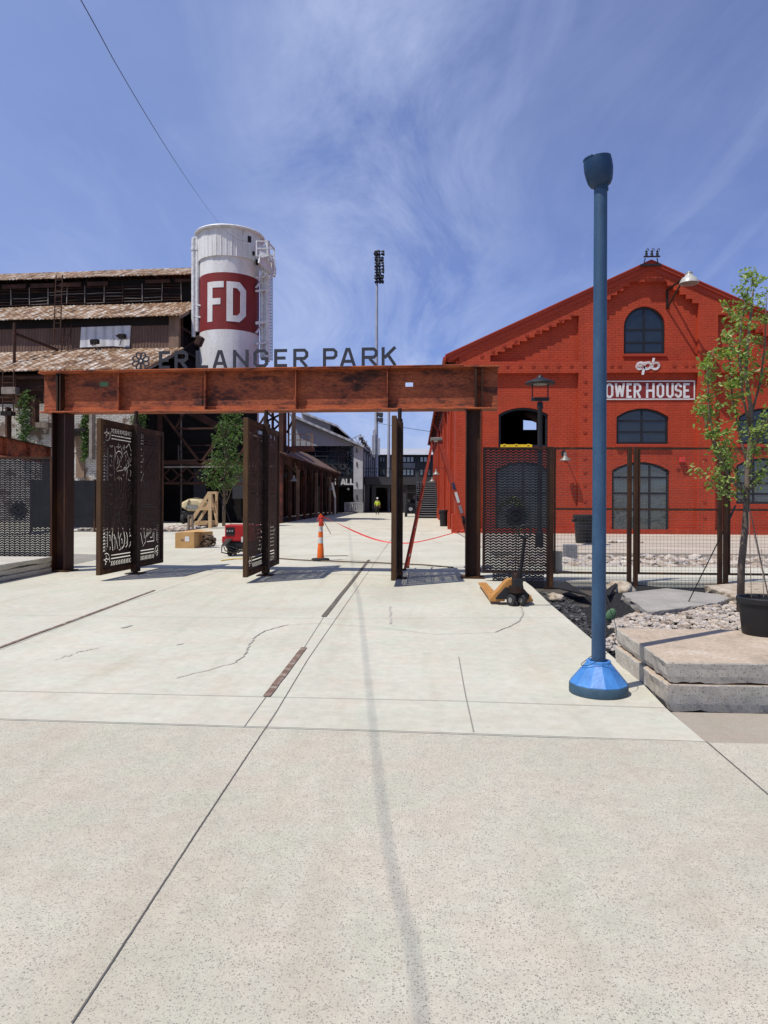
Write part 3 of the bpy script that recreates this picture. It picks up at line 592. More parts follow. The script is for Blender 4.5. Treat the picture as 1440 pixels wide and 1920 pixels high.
# cactus pad behind the pole
p = G(1140, 1158, 0); mb = MB(); mb.lathe([(.0, -.02), (.05, -.018), (.075, -.008), (.08, 0), (.075, .008), (.05, .018), (0, .02)], n=20)
mb.v = [Vector((v.x*.8, v.z, v.y*1.15+.08)) for v in mb.v]; rm = Matrix.Rotation(.5, 3, 'Y')
mb.v = [rm @ v + Vector((p.x, p.y, -.03)) for v in mb.v]
single(mb, 'cactus', 'cactus', 'green cactus pad poking up from the mulch beside the blue pole', 'cactus', (p.x, p.y, -.03), smooth='all')

# ------------------------------------------------------------------ blue pole
bp = G(1122, 1293); bx_, by_ = bp.x, 6.0
bx_ = W(1122, 1290, by_).x
t = thing('blue_pole', 'tall steel blue pole with a cup-shaped top and a bright blue collar at its foot', 'pole', (bx_, by_, 0))
c = (bx_, by_, 0)
MB().lathe([(.238, .003), (.240, .02), (.238, .075), (.232, .082)], c, 48).build('base_ring', 'blue_ring', t, smooth=True)
MB().lathe([(.236, .078), (.238, .086), (.225, .100), (.105, .245), (.100, .268), (.085, .272), (.07, .262), (.07, .1)], c, 12).build('base_collar', 'blue_bright', t, bevel=.006)
zt = W(1122, 348, by_).z; z2 = W(1122, 297, by_).z
MB().lathe([(.058, .15), (.0575, .3), (.054, zt)], c, 32).build('pole', 'blue_pole', t, smooth=True)
h = z2-zt
tr_ = Matrix.Translation(c) @ Matrix.Translation((0, 0, zt)) @ Matrix.Rotation(R(-9), 4, 'Y') @ Matrix.Rotation(R(5), 4, 'X')
hd = MB().lathe([(.058, -.05), (.060, -.012), (.082, .0), (.100, h*.14), (.110, h*.34), (.117, h*.56), (.116, h*.78), (.110, h*.98), (.102, h*1.0), (.100, h*.85), (.0, h*.82)], (0, 0, 0), 32)
hd.v = [tr_ @ p for p in hd.v]
hp = hd.build('pole_cap', 'blue_dark', t, smooth=True)
rm = MB()
for j in range(9):
    a = math.pi+.9-j*.22; rm.box(tr_ @ Vector((.106*math.cos(a), .106*math.sin(a), h*.99)), (.016, .016, .016), Matrix.Rotation(a, 3, 'Z'))
rm.build('cap_teeth', 'blue_dark', hp, bevel=.003)
pts = []
for i in range(60):
    f = i/59; a = 2.2-5.0*f; rr = .075+.10*math.sin(math.pi*f)*(.8+.3*math.sin(9*f)); z = .52*(1-f)**2+.27-.12*math.sin(math.pi*f)+.01
    zs = max(z, .085+.0+max(0, (.236-rr))*1.25+.012) if rr > .08 else z
    pts.append((bx_+rr*math.cos(a-math.pi/2), by_+rr*math.sin(a-math.pi/2), zs))
MB().tube(pts, .0028, 6).build('wire', 'black', t, smooth=True)
# ------------------------------------------------------------------ red brick hall
YF = 34.0
def FX(p): return W(p, 900, YF).x
def FZ(q, p=1208): return W(p, q, YF).z
XL = FX(860); XA = FX(1213); XR = FX(1221)*2-XL
RY = 33.78
eaveX, apexX = W(835, 665, RY).x, W(1221, 487, RY).x; eaveZ, apexZ = W(835, 665, RY).z, W(1221, 487, RY).z
sl_ = (apexZ-eaveZ)/(apexX-eaveX)
def roofz(x): return apexZ-abs(x-apexX)*sl_
HY1 = 87.0
hall = thing('brick_hall', 'red painted brick gabled hall with stepped brickwork and arched windows', 'building', (XA, YF, 0))
def fr(y0): return lambda u, v, w_: Vector((u, y0+w_, v))
def arch(x0, x1, z0, zs, zt, n=14):
    cx, hw = (x0+x1)/2, (x1-x0)/2; r = zt-zs
    if abs(r-hw) < .12*hw: pts = [(cx+hw*math.cos(math.pi*i/n), zs+r*math.sin(math.pi*i/n)) for i in range(n+1)]
    else:
        R0 = (hw*hw+r*r)/(2*r); a = math.asin(min(1, hw/R0)); pts = [(cx+R0*math.sin(a-2*a*i/n), zt-R0+R0*math.cos(a-2*a*i/n)) for i in range(n+1)]
    return [(x1, z0)]+pts+[(x0, z0)] if zs > z0 else pts
def win(p0, p1, qb, qs, qt): return arch(FX(p0), FX(p1), FZ(qb), FZ(qs), FZ(qt))
hw_ = (FX(1248)-FX(1170))/2
openings = [arch(FX(1170), FX(1248), FZ(662), FZ(573)-hw_, FZ(573)),
            win(1157, 1255, 832, 781, 765), win(1149, 1257, 1001, 882, 866),
            win(935, 1028, 838, 776, 763), win(930, 1033, 1001, 882, 866),
            win(1387, 1482, 832, 781, 765), win(1383, 1486, 944, 872, 858)]
wall_o = [(XL, 0), (XR, 0), (XR, roofz(XR)-.16), (apexX, apexZ-.17), (XL, roofz(XL)-.16)]
MB().shape(wall_o, openings, .30, fr(YF+.14)).build('wall', 'redbrick', hall)
# proud brickwork: piers, belt and stepped corbels left standing round the sunk panels
bl, bt = FZ(699), FZ(677)
z0 = FZ(1003)
def stepped(xa, xb, za, zb, n):     # rising steps from (xa, za) to (xb, zb)
    pts = []
    for i in range(n):
        x = xa+(xb-xa)*i/n; xn = xa+(xb-xa)*(i+1)/n; z = za+(zb-za)*(i+1)/n
        pts += [(x, z), (xn, z)]
    return pts
PL0, PL1, PC0, PC1, PR0, PR1 = FX(893), FX(1083.5), FX(1119), FX(1307), FX(1340), XR-(FX(893)-XL)
holes = [[(PL0, .25), (PL1, .25), (PL1, bl), (PL0, bl)], [(PC0, .25), (PC1, .25), (PC1, bl), (PC0, bl)], [(PR0, .25), (PR1, .25), (PR1, bl), (PR0, bl)]]
lowx, lowz = FX(918), FZ(671)
st = stepped(lowx, PL1, lowz-.02, FZ(592), 12)
holes.append([(lowx, bt), (PL1, bt)]+st[::-1])
mir = [(2*XA-x, z) for x, z in ([(lowx, bt), (PL1, bt)]+st[::-1])]
holes.append(mir)
cz0, cz1 = FZ(578), FZ(529)
s1 = stepped(PC0, FX(1190), cz0, cz1, 6)
cen = [(PC0, bt), (PC1, bt)]+[(2*XA-x, z) for x, z in s1]+s1[::-1]
holes.append(cen)
MB().shape([(XL-.001, 0), (XR, 0), (XR, roofz(XR)-.18), (apexX, apexZ-.19), (XL-.001, roofz(XL)-.18)], holes, .217, fr(YF-.08)).build('raised_brickwork', 'redbrick', hall)
# plinth of the windows and sills
for a, b, q in ((1168, 1250, 664), (1155, 1257, 834), (1385, 1484, 834)):
    MB().bx(FX(a), FX(b), YF+.02, YF+.2, FZ(q+4), FZ(q-1)).build('window_sill', 'redtrim', hall, bevel=.01)
def window(op, cols_, rows_, glass='glass', open_=False, bars=.085):
    f = None; xs = [p[0] for p in op]; zs = [p[1] for p in op]; x0, x1, za, zb = min(xs), max(xs), min(zs), max(zs)
    cx, cz = (x0+x1)/2, (za+zb)/2
    inner = [(cx+(x-cx)*(1-.22/(x1-x0)), cz+(z-cz)*(1-.22/(zb-za))) for x, z in op]
    fm = MB().shape(op, [inner], .06, fr(YF+.24))
    def top(x):
        best = za
        for (xa, z_a), (xb, z_b) in zip(op, op[1:]):
            if min(xa, xb) <= x <= max(xa, xb) and abs(xa-xb) > 1e-6: best = max(best, z_a+(z_b-z_a)*(x-xa)/(xb-xa))
        return best
    if not open_:
        for i in range(1, cols_):
            x = x0+(x1-x0)*i/cols_; fm.bx(x-bars/2, x+bars/2, YF+.235, YF+.29, za+.05, top(x)-.05)
        for z in rows_:
            e0 = x0
            xsok = [x0+(x1-x0)*k/40 for k in range(41) if top(x0+(x1-x0)*k/40) > z]
            fm.bx(min(xsok)+.03, max(xsok)-.03, YF+.238, YF+.292, z-bars/2, z+bars/2)
    w_ = fm.build('window', 'dark_frame', hall)
    if not open_:
        MB().shape([(cx+(x-cx)*.985, cz+(z-cz)*.985) for x, z in op], [], .01, fr(YF+.268)).build('pane', glass, w_)
    return w_
window(openings[0], 2, [FZ(616), FZ(640)])
window(openings[1], 2, [FZ(788), FZ(809)])
window(openings[2], 3, [FZ(895), FZ(925), FZ(955)], 'glass_green')
window(openings[3], 1, [], open_=True)
window(openings[4], 2, [FZ(925)], 'glass_green')
window(openings[5], 2, [FZ(788), FZ(809)])
window(openings[6], 3, [FZ(885), FZ(905), FZ(925)], 'glass_green')
# side and rear walls
sd = MB(); sd.bx(XL, XL+.35, YF+.44, HY1, 0, roofz(XL)-.16)
sd.build('side_wall', 'redbrick', hall)
pil = MB()
y = YF+.0
k = 0
while y < HY1-1:
    pil.bx(XL-.16, XL-.003, y+(.0 if k else .0), y+1.15, 0, roofz(XL)-.55); pil.bx(XL-.30, XL-.16, y+.2, y+.95, 0, .9); y += 4.4; k += 1
pil.bx(XL-.2, XL-.0025, YF+1.15, HY1, roofz(XL)-1.35, roofz(XL)-.85)
pil.build('side_piers', 'redbrick', hall)
yy = YF+2.05
while yy < HY1-3:
    wm = MB().bx(XL-.05, XL-.002, yy, yy+1.5, 3.9, 6.1); wm.bx(XL-.05, XL-.002, yy, yy+1.5, .9, 3.0)
    wm.build('side_window', 'dark_frame', hall); yy += 4.4
MB().bx(XR-.35, XR, YF+.44, HY1, 0, roofz(XR)-.16).build('side_wall', 'redbrick', hall)
hz = W(993, 797, HY1)
rw = MB(); xa_, xb_, rz_ = hz.x-.8, hz.x+.8, lambda x: roofz(x)-.12
rw.shape([(XL+.35, 0), (xa_, 0), (xa_, rz_(xa_)), (apexX, rz_(apexX)), (XL+.35, rz_(XL))], [], .3, fr(HY1-.3))
rw.shape([(xb_, 0), (XR-.35, 0), (XR-.35, rz_(XR)), (xb_, rz_(xb_))], [], .3, fr(HY1-.3))
rw.shape([(xa_, 0), (xb_, 0), (xb_, hz.z-.6), (xa_, hz.z-.6)], [], .3, fr(HY1-.3))
rw.shape([(xa_, hz.z+.6), (xb_, hz.z+.6), (xb_, rz_(xb_)), (xa_, rz_(xa_))], [], .3, fr(HY1-.3))
rw.build('rear_wall', 'redbrick', hall)
# roof
eR = 2*apexX-eaveX
roof = [(eaveX, eaveZ), (apexX, apexZ), (eR, eaveZ), (eR, eaveZ-.17), (apexX, apexZ-.19), (eaveX, eaveZ-.17)]
MB().shape(roof, [], HY1+.6-RY, lambda u, v, w_: Vector((u, RY+w_, v))).build('roof', 'redtrim', hall)
r2 = [(eaveX+.16, eaveZ-.10), (apexX, apexZ-.192), (eR-.16, eaveZ-.10), (eR-.16, eaveZ-.32), (apexX, apexZ-.42), (eaveX+.16, eaveZ-.32)]
MB().shape(r2, [], .115, lambda u, v, w_: Vector((u, RY+.10+w_, v))).build('verge_trim', 'redtrim', hall)
# thin rib along the verge
for s_ in (1, -1):
    rb = MB(); X0_ = eaveX if s_ > 0 else eR
    rb.bar((X0_, RY-.015, eaveZ-.02), (apexX, RY-.015, apexZ-.02), .05, .05); rb.build('verge_rib', 'redtrim', hall)
# eave brackets, gutter and downpipes on the side
g = MB(); g.tube([(eaveX-.02, RY+.05, eaveZ-.16), (eaveX-.02, HY1, eaveZ-.16)], .09, 8); g.build('gutter', 'redtrim', hall, smooth=True)
yy = YF+.5
while yy < HY1-1:
    br = MB(); br.bar((XL-.02, yy, eaveZ-1.1), (eaveX+.1, yy, eaveZ-.25), .10, .12); br.bar((XL-.02, yy, eaveZ-.32), (eaveX+.05, yy, eaveZ-.25), .1, .1); yy += 2.2; br.build('eave_bracket', 'girder_dull', hall)
for yy in (38.0, 46.8, 60.0):
    MB().tube([(eaveX+.0, yy, eaveZ-.2), (eaveX+.05, yy, eaveZ-.45), (XL-.22, yy, eaveZ-1.2), (XL-.22, yy, .1)], .055, 8).build('downpipe', 'redtrim', hall, smooth=True)
# tie plates (small raised stars)
tp = MB()
for q in range(5):
    a = q*2*math.pi/5+.3; tp.box((math.cos(a)*.06, -.012, math.sin(a)*.06), (.075, .022, .045), Matrix.Rotation(-a, 3, 'Y'))
tp.box((0, -.018, 0), (.06, .034, .06))
tme = None
def tieplate(x, z):
    global tme
    if tme is None:
        o = tp.build('tie_plate', 'redtrim', None); tme = o.data
    else: o = bpy.data.objects.new('tie_plate', tme); col.objects.link(o)
    o.parent = hall; o.location = Vector((x, YF-.079, z))-Vector(hall.location)
for a in range(950, 1100, 24): tieplate(FX(a), FZ(686))
for a in (1122, 1145, 1160, 1262, 1284, 1298, 1320, 1345, 1375, 1405, 1435): tieplate(FX(a), FZ(686))
for q in (715, 737, 760, 786, 811, 860, 885, 910, 940, 970):
    tieplate(FX(1096), FZ(q)); tieplate(FX(1320), FZ(q))
for i in range(9): tieplate(FX(902+i*21), FZ(669-i*9.6-2)); tieplate(2*XA-FX(902+i*21), FZ(669-i*9.6-2))
for a in (1145, 1170, 1262, 1285): tieplate(FX(a), FZ(852) if a else 0)
# name board on the wall: POWER HOUSE
sb = thing_board = MB()
bx0, bx1, bz0, bz1 = FX(1112), FX(1304), FZ(749), FZ(713)
brd = MB().bx(bx0, bx1, YF+.115, YF+.139, bz0, bz1).build('name_board', 'red_band', hall)
bd = MB(); e = .055
for a in ((bx0, bx1, bz1-e, bz1), (bx0, bx1, bz0, bz0+e)): bd.bx(a[0], a[1], YF+.100, YF+.114, a[2], a[3])
bd.bx(bx0, bx0+e, YF+.100, YF+.114, bz0+e+.001, bz1-e-.001); bd.bx(bx1-e, bx1, YF+.100, YF+.114, bz0+e+.001, bz1-e-.001)
bd.build('board_border', 'white_paint', brd)
lh = FZ(718)-FZ(745.5); zb = FZ(745.5)
spec = [('P', 1116, 1132), ('O', 1135.5, 1150.5), ('W', 1153, 1172), ('E', 1175, 1185), ('R', 1188.5, 1203), ('H', 1212, 1228), ('O', 1232, 1246), ('U', 1250, 1264), ('S', 1266, 1279.5), ('E', 1282, 1294)]
for ch, a, b in spec:
    m_ = strokes(MB(), glyph(ch, (FX(b)-FX(a))/lh, .148), FX(a), zb, lh, .012, .148, lambda u, v, w_: Vector((u, YF+.104+w_*.8, v)))
    m_.build('letter', 'white_paint', brd)
# white logotype above it
lg = MB(); zc = FZ(686.5); hh = .30; mp_ = lambda u, v, w_: Vector((u+.18*(v-zc), YF-.105+w_, v))
def ring(cx, cz, r, gap0, gap1, n=22): return [(cx+r*math.cos(gap0+(gap1-gap0)*i/n), cz+r*math.sin(gap0+(gap1-gap0)*i/n)) for i in range(n+1)]
xe, xp, xh = FX(1198), FX(1212), FX(1227)
for pts in (ring(xe, zc, .15, -.9, -2*math.pi+.0), [(xe-.13, zc), (xe+.17, zc)], ring(xp, zc, .15, math.pi, -math.pi+.0), [(xp-.15, zc+.18), (xp-.15, zc-.42)], ring(xh, zc-.01, .15, math.pi*.9, -math.pi*.7), [(xh-.15, zc-.15), (xh-.15, zc+.36)]):
    strokes(lg, [(pts, 0)], 0, 0, 1, .02, .11, mp_)
lg.v = [Vector((p.x, p.y-.0015*(i // 40), p.z)) for i, p in enumerate(lg.v)]
lo = lg.build('logo', 'white_paint', hall)
lg = MB()
for k in range(3): strokes(lg, [([(FX(1190), zc-.12+.07*k), (FX(1212), zc-.02+.07*k), (FX(1236), zc+.05+.07*k)], 0)], 0, 0, 1, .003, .016, lambda u, v, w_: Vector((u, YF-.142+w_, v)))
lg.build('logo_stripe', 'redtrim', lo)
# small rack with three insulators on the ridge
ra = thing('insulator_rack', 'small black rack with three hooked insulators on the peak of the red gable', 'insulator rack', (apexX, RY-.09, apexZ))
c = Vector((apexX, RY-.09, apexZ))
MB().box(c+Vector((-.05, .0, -.28)), (.95, .10, .08)).build('bracket', 'dark_frame', ra)
for dx in (-.38, .30): MB().bar(c+Vector((dx, 0, -.3)), c+Vector((dx*.8, 0, .05)), .04).build('bracket_leg', 'dark_frame', ra)
MB().box(c+Vector((0, 0, .12)), (.75, .08, .05)).build('cross_bar', 'dark_frame', ra)
for dx in (-.25, 0, .25):
    i_ = MB().lathe([(.02, .1), (.07, .14), (.05, .2), (.07, .25), (.04, .3), (.06, .36), (.02, .42)], c+Vector((dx, 0, 0)), 10); i_.tube([c+Vector((dx, 0, .42)), c+Vector((dx+.04, 0, .50)), c+Vector((dx+.11, 0, .46)), c+Vector((dx+.09, 0, .38))], .018, 6)
    i_.build('insulator', 'black', ra, smooth=True)

# ------------------------------------------------------------------ lamps on the hall
gl = thing('gable_lamp', 'big white bowl lamp on a triangular bracket high on the red gable', 'wall lamp', (FX(1252), YF, FZ(577)))
a0, a1 = Vector((FX(1251), YF+.11, FZ(578))), Vector((FX(1251), YF+.11, FZ(543)))
tipY = 32.65; tp_ = W(1292, 519, tipY)
MB().bar(a0, a1, .10, .06).build('wall_bar', 'steel_dark', gl)
MB().bar(a0, tp_+Vector((-.25, .3, -.22)), .06).build('strut', 'steel_dark', gl)
MB().bar(a1, tp_+Vector((-.05, 0, .08)), .07).build('arm', 'steel_dark', gl)
cc = tp_+Vector((0, 0, .0))
sh = MB().lathe([(.10, .12), (.16, .10), (.20, .0), (.31, -.06), (.39, -.20), (.42, -.30), (.40, -.30), (.30, -.12), (.0, -.05)], cc, 28, Matrix.Rotation(R(0), 3, 'Y')).build('lamp_shade', 'lamp_white', gl, smooth=True)
MB().lathe([(.0, -.33), (.2, -.32), (.36, -.30), (.36, -.28), (0, -.28)], cc, 24).build('lens', 'shade_metal', sh, smooth=True)
MB().lathe([(.15, .11), (.15, .17), (.11, .22), (.0, .22)], cc, 16).build('lamp_cap', 'shade_metal', gl, smooth=True)
def sconce(name, label, base, out, group, s=1.0):
    base = Vector(base); out = Vector(out); t = thing(name, label, 'wall lamp', base, group); tip = base+out*.55*s+Vector((0, 0, -.10*s))
    MB().box(base+out*.02, (.14*s, .14*s, .24*s)).build('wall_plate', 'black', t, bevel=.01)
    MB().tube([base+out*.03, base+out*.25*s+Vector((0, 0, .16*s)), base+out*.45*s+Vector((0, 0, .15*s)), tip], .022*s, 8).build('arm', 'black', t, smooth=True)
    MB().lathe([(.05, .10), (.07, .08), (.07, -.04), (.10, -.10), (.24, -.20), (.25, -.23), (.23, -.225), (.09, -.12), (0, -.08)], (0, 0, 0), 20)
    l = MB().lathe([(.05*s, .10*s), (.07*s, .08*s), (.07*s, -.04*s), (.10*s, -.10*s), (.24*s, -.22*s), (.25*s, -.25*s), (.235*s, -.245*s), (.09*s, -.13*s), (0, -.09*s)], tip, 20)
    l.build('lamp_shade', 'shade_metal', t, smooth=True); return t
sconce('wall_lamp', 'gooseneck lamp on the red front wall right of the black perforated panel', (FX(1056), YF+.13, FZ(850)), (0, -1, 0), 'gooseneck lamps on the red hall', 1.05)
sconce('wall_lamp', 'first and largest gooseneck lamp on the side wall of the red hall, above the bin', (XL-.16, 48.0, W(830, 880, 48).z), (-1, 0, 0), 'gooseneck lamps on the red hall', 1.0)
sconce('wall_lamp', 'gooseneck lamp farther along the red side wall, seen through the ladder', (XL-.16, 61, W(815, 895, 61).z), (-1, 0, 0), 'gooseneck lamps on the red hall', 1.0)
sconce('wall_lamp', 'farthest gooseneck lamp on the red side wall, over the dark stairs', (XL-.16, 76, W(812, 902, 76).z), (-1, 0, 0), 'gooseneck lamps on the red hall', 1.0)
t = thing('alarm_box', 'small red strobe box on the red wall right of the tall arched window', 'alarm', (FX(1279), YF, FZ(870)))
MB().box((FX(1279), YF-.0, FZ(862)), (.26, .15, .24)).build('housing', 'tape', t, bevel=.02)
MB().box((FX(1279), YF+.09, FZ(867)), (.16, .10, .12)).build('bracket', 'redtrim', t)
# ------------------------------------------------------------------ foundry on the left (built in its own frame, right front corner at the origin of the Empty)
FXc = W(334, 640, 50).x
fd = thing('foundry', 'long derelict foundry with three tiers of rusty roofs and dark louvres', 'building', (0, 0, 0))
def zz(q, Y, p=300): return W(p, q, Y).z
LEN = 62
# local frame: x = 0 at the right end, y = 0 at the second wall
zE3, zT3 = zz(690, 44), zz(652, 50.2)        # lowest roof, eave and top
zE2, zT2 = zz(592, 49.8), zz(567, 54.4)
zE1, zT1 = zz(513, 53.8), zz(501, 59)
def sheet(y0, z0, y1, z1, x1=.35, th=.06, ov=0):     # a roof plane with wavy corrugated eave
    mb = MB(); n = 420; x0 = -LEN; vs = []
    for i in range(n+1):
        x = x0+(x1-x0)*i/n; dz = .035*math.sin(i*math.pi*.97)+(.05 if False else 0)
        jag = .05*noise.noise(Vector((x*.5, y0, 0)))
        sag = .10*noise.noise(Vector((x*.12, 3+y0, 0)))
        vs += [Vector((x, y0+jag, z0+dz+sag)), Vector((x, y1, z1+dz+sag*1.2))]
    vs += [v-Vector((0, 0, th)) for v in vs]; m = 2*(n+1); fs = []
    for i in range(n):
        a = 2*i; fs += [(a, a+2, a+3, a+1), (m+a, m+a+1, m+a+3, m+a+2), (a, m+a, m+a+2, a+2), (a+1, a+3, m+a+3, m+a+1)]
    fs += [(0, 1, m+1, m), (m-2, m+m-2, m+m-1, m-1)]
    return mb.add(vs, fs)
for y0, z0_, y1, z1_ in ((-6, zE3, .15, zT3), (-.4, zE2, 4.3, zT2), (3.7, zE1, 9, zT1)):
    rf = sheet(y0, z0_, y1, z1_).build('roof', 'roof_rust', fd)
    fm = MB(); fm.bar((.28, y0, z0_-.16), (.28, y1, z1_-.16), .10, .22); fm.build('barge_board', 'foundry_light', rf)
# back slope, body and walls
MB().add([Vector(p) for p in ((-LEN, 9, zT1), (.3, 9, zT1), (.3, 14.4, zE1), (-LEN, 14.4, zE1), (-LEN, 9, zT1-.1), (.3, 9, zT1-.1), (.3, 14.4, zE1-.1), (-LEN, 14.4, zE1-.1))], [(0, 1, 2, 3), (4, 7, 6, 5), (0, 4, 5, 1), (2, 6, 7, 3), (1, 5, 6, 2), (0, 3, 7, 4)]).build('rear_roof', 'roof_rust', fd)
MB().bx(-LEN, -.05, 4.6, 4.9, zT2-.1, zE1-.05).build('louvre_backing', 'black_and_shade', fd)
# louvres: posts and slats
cl_h = zE1-zT2
lou = MB(); lou2 = MB(); r = random.Random(4)
px0 = [31, 68, 105, 141, 179, 216, 254, 292, 330]
pxm = [W(p, 545, 54).x-FXc for p in px0]; step = pxm[1]-pxm[0]
xs = sorted([pxm[0]-step*i for i in range(1, 26)]+pxm)
for i, x in enumerate(xs):
    lean = r.uniform(-.05, .05)
    MB().bar((x, 4.22, zT2+.12), (x+lean, 4.22, zT2+cl_h*.74), .06, .05).build('louvre_post', 'foundry_light' if r.random() < .7 else 'foundry_rust', fd)
slr = MB()
for a, b in zip(xs[:-1], xs[1:]):
    for k in range(6):
        if r.random() < .16: continue
        z = zT2+.18+k*cl_h*.115; tl = r.uniform(-.05, .05)
        sl_1 = MB() if a > -21 else slr
        sl_1.bar((a+.1, 4.3, z+tl), (b-.1, 4.3, z+r.uniform(-.04, .04)), .12, .035)
        if a > -21: sl_1.build('louvre_slat', 'foundry_light' if r.random() < .3 else 'foundry_rust', fd)
tag(slr.build('far_slats', 'foundry_rust', fd), kind='stuff')
for i in range(26):
    if r.random() < .8: mb = MB(); mb.bx(-LEN+i*2.4, -LEN+i*2.4+2.3-r.random()*.9, 4.0, 4.06, zE1-.62+r.uniform(-.06, .06), zE1-.32); mb.build('eave_board', 'foundry_rust', fd)
# second wall of brown boards with a white patch
zb2, zt2 = zT3-.1, zE2-.1
w2 = MB().bx(-LEN, -.75, .2, .35, zb2, zt2-.45).build('upper_wall', 'clad_brown', fd)
MB().bx(-LEN, .0, .15, .36, zt2-.449, zt2+.15).build('eave_shade_strip', 'black_and_shade', fd)  # dark strip painted in for the shade under the second eave
wx0, wx1 = W(141, 625, 50).x-FXc, W(241, 625, 50).x-FXc
MB().shape([(wx0, zb2+.25), (wx0+.1, zt2-.47), (wx1, zt2-.44), (wx1-.1, zb2+.18), (wx1-1.4, zb2+.3)], [[(wx0+.8, zb2+.42), (wx0+1.25, zb2+.40), (wx0+1.3, zb2+.75), (wx0+.75, zb2+.8)], [(wx1-1.1, zb2+.95), (wx1-.65, zb2+.9), (wx1-.7, zb2+1.12), (wx1-1.2, zb2+1.1)]], .04, lambda u, v, t_: Vector((u, .10+t_, v))).build('white_patch', 'clad_white', fd)
MB().bx(-.72, .02, .05, .4, zb2, zt2+.2).build('corner_post', 'tan_post', fd)
# end wall: near-black blocks paint the interior's shade behind open steel
di = MB().bx(-LEN, -.4, .4, 4.55, .0, zE2-.3); di.bx(-LEN, -.4, 4.95, 14.3, 0, zE1-.8); di.build('dark_interior', 'black_and_shade', fd)
ew = MB()
for y in (1.0, 4.6, 9, 14): ew.bar((-.2, y, 0), (-.2, y, zE2+.4 if y < 4.5 else zE1-.8), .22)
for z in (zE3, zT3, zE2-.6): ew.bar((-.2, .6, z), (-.2, 14, z), .2)
ew.bar((-.18, 1, zT3), (-.18, 4.6, zE2-.4), .12); ew.bar((-.18, 4.6, zT3+.4), (-.18, 9, zE2), .12); ew.bar((-.18, 4.6, zE3), (-.18, 9, zT3+1), .12)
ew.build('end_frame', 'foundry_rust', fd)
# ladders and pipes on the roofs
def ladder_at(x, y0, z0_, y1, z1_, w_=.45, nm='roof_ladder', mat='foundry_rust'):
    m_ = MB()
    for s_ in (-1, 1): m_.bar((x+s_*w_/2, y0, z0_), (x+s_*w_/2, y1, z1_), .06)
    n = int((Vector((0, y1, z1_))-Vector((0, y0, z0_))).length/.38)
    for i in range(1, n): f = i/n; m_.bar((x-w_/2, y0+(y1-y0)*f, z0_+(z1_-z0_)*f), (x+w_/2, y0+(y1-y0)*f, z0_+(z1_-z0_)*f), .04)
    return m_.build(nm, mat, fd)
lx = W(114, 620, 49.5).x-FXc
ladder_at(lx, -.5, zT3-.2, -.05, zt2-.3, .5)
lx2 = W(102, 590, 49.5).x-FXc
ladder_at(lx2, -.75, zb2+.3, -.45, zT2+.9, .5)
pl = MB(); X_ = W(15, 640, 46).x-FXc
pl.tube([(X_, -3.6, .5), (X_, -3.6, zz(598, 46.4))], .10, 8); pl.bar((X_, -3.5, zz(618, 46.4)), (W(95, 652, 48.5).x-FXc, -1.0, zz(652, 49)), .16, .16)
pl.build('stack_brace', 'foundry_rust', fd)
fl = MB()
for p, q in ((165, 636), (218, 627)):
    X_ = W(p, q, 49).x-FXc; fl.box((X_, -.3, zz(q, 49.5)), (.5, .3, .3)); fl.bar((X_, -.3, zz(q, 49.5)), (X_+.3, -1.2, zb2+.05), .05)
fl.build('floodlight', 'black_and_shade', fd)
# lower wall: dark clutter above flaking white brick
zw = zz(752, 44)
MB().bx(-LEN, -.1, -5.4, -5.1, 0, zw).build('white_wall', 'whitebrick', fd)
MB().bx(-LEN, -.15, -5.2, -4.9, zw+.001, zE3-.1).build('eave_wall', 'foundry_rust', fd)
cm = MB()
for i in range(30):
    x = -LEN+i*2.05; cm.bar((x, -5.5, zw), (x, -5.5, zE3-.2), .14); cm.bar((x, -5.55, zw+.1+r.random()*.4), (x+2, -5.55, zw+.3+r.random()*1.0), .10)
cm.bar((-LEN, -5.5, zw+.95), (0, -5.5, zw+.9), .12); cm.bar((-LEN, -5.5, zE3-.35), (0, -5.5, zE3-.4), .2)
cm.build('eave_trusses', 'foundry_rust', fd)
X_ = W(20, 720, 44).x-FXc
ladder_at(X_, -6.2, zz(775, 44), -6.2, zz(690, 44), .75, 'caged_ladder')
for a, b, q0, q1, mt in ((2, 30, 722, 735, 'foundry_light'), (30, 62, 742, 762, 'foundry_rust'), (0, 22, 768, 776, 'black_and_shade'), (60, 70, 745, 800, 'foundry_rust'), (10, 14, 760, 830, 'foundry_rust'), (120, 170, 802, 808, 'black_and_shade'), (70, 95, 790, 800, 'bark'), (176, 182, 770, 860, 'foundry_light')):
    A_, B_ = W(a, q1, 43.6), W(b, q0, 43.6); MB().bx(A_.x-FXc, B_.x-FXc, -6.35, -5.9, A_.z, B_.z).build('wall_clutter', mt, fd)
# white wall window reveal and downpipe, round red-white target painted on the wall
for p in (142,):
    X_ = W(p, 850, 43.5).x-FXc
    MB().bx(X_-.25, X_+.3, -5.5, -5.405, zz(895, 44), zz(815, 44)).build('window_reveal', 'tan_post', fd)
    MB().bx(X_-.5, X_+.6, -5.75, -5.3, zz(815, 44), zz(806, 44)).build('window_hood', 'black_and_shade', fd)
fd.location = (FXc, 50, 0); fd.rotation_euler = (0, 0, -R(4.2))
def FDL(x, y, z): return Matrix.Translation((FXc, 50, 0)) @ Matrix.Rotation(-R(4.2), 4, 'Z') @ Vector((x, y, z))

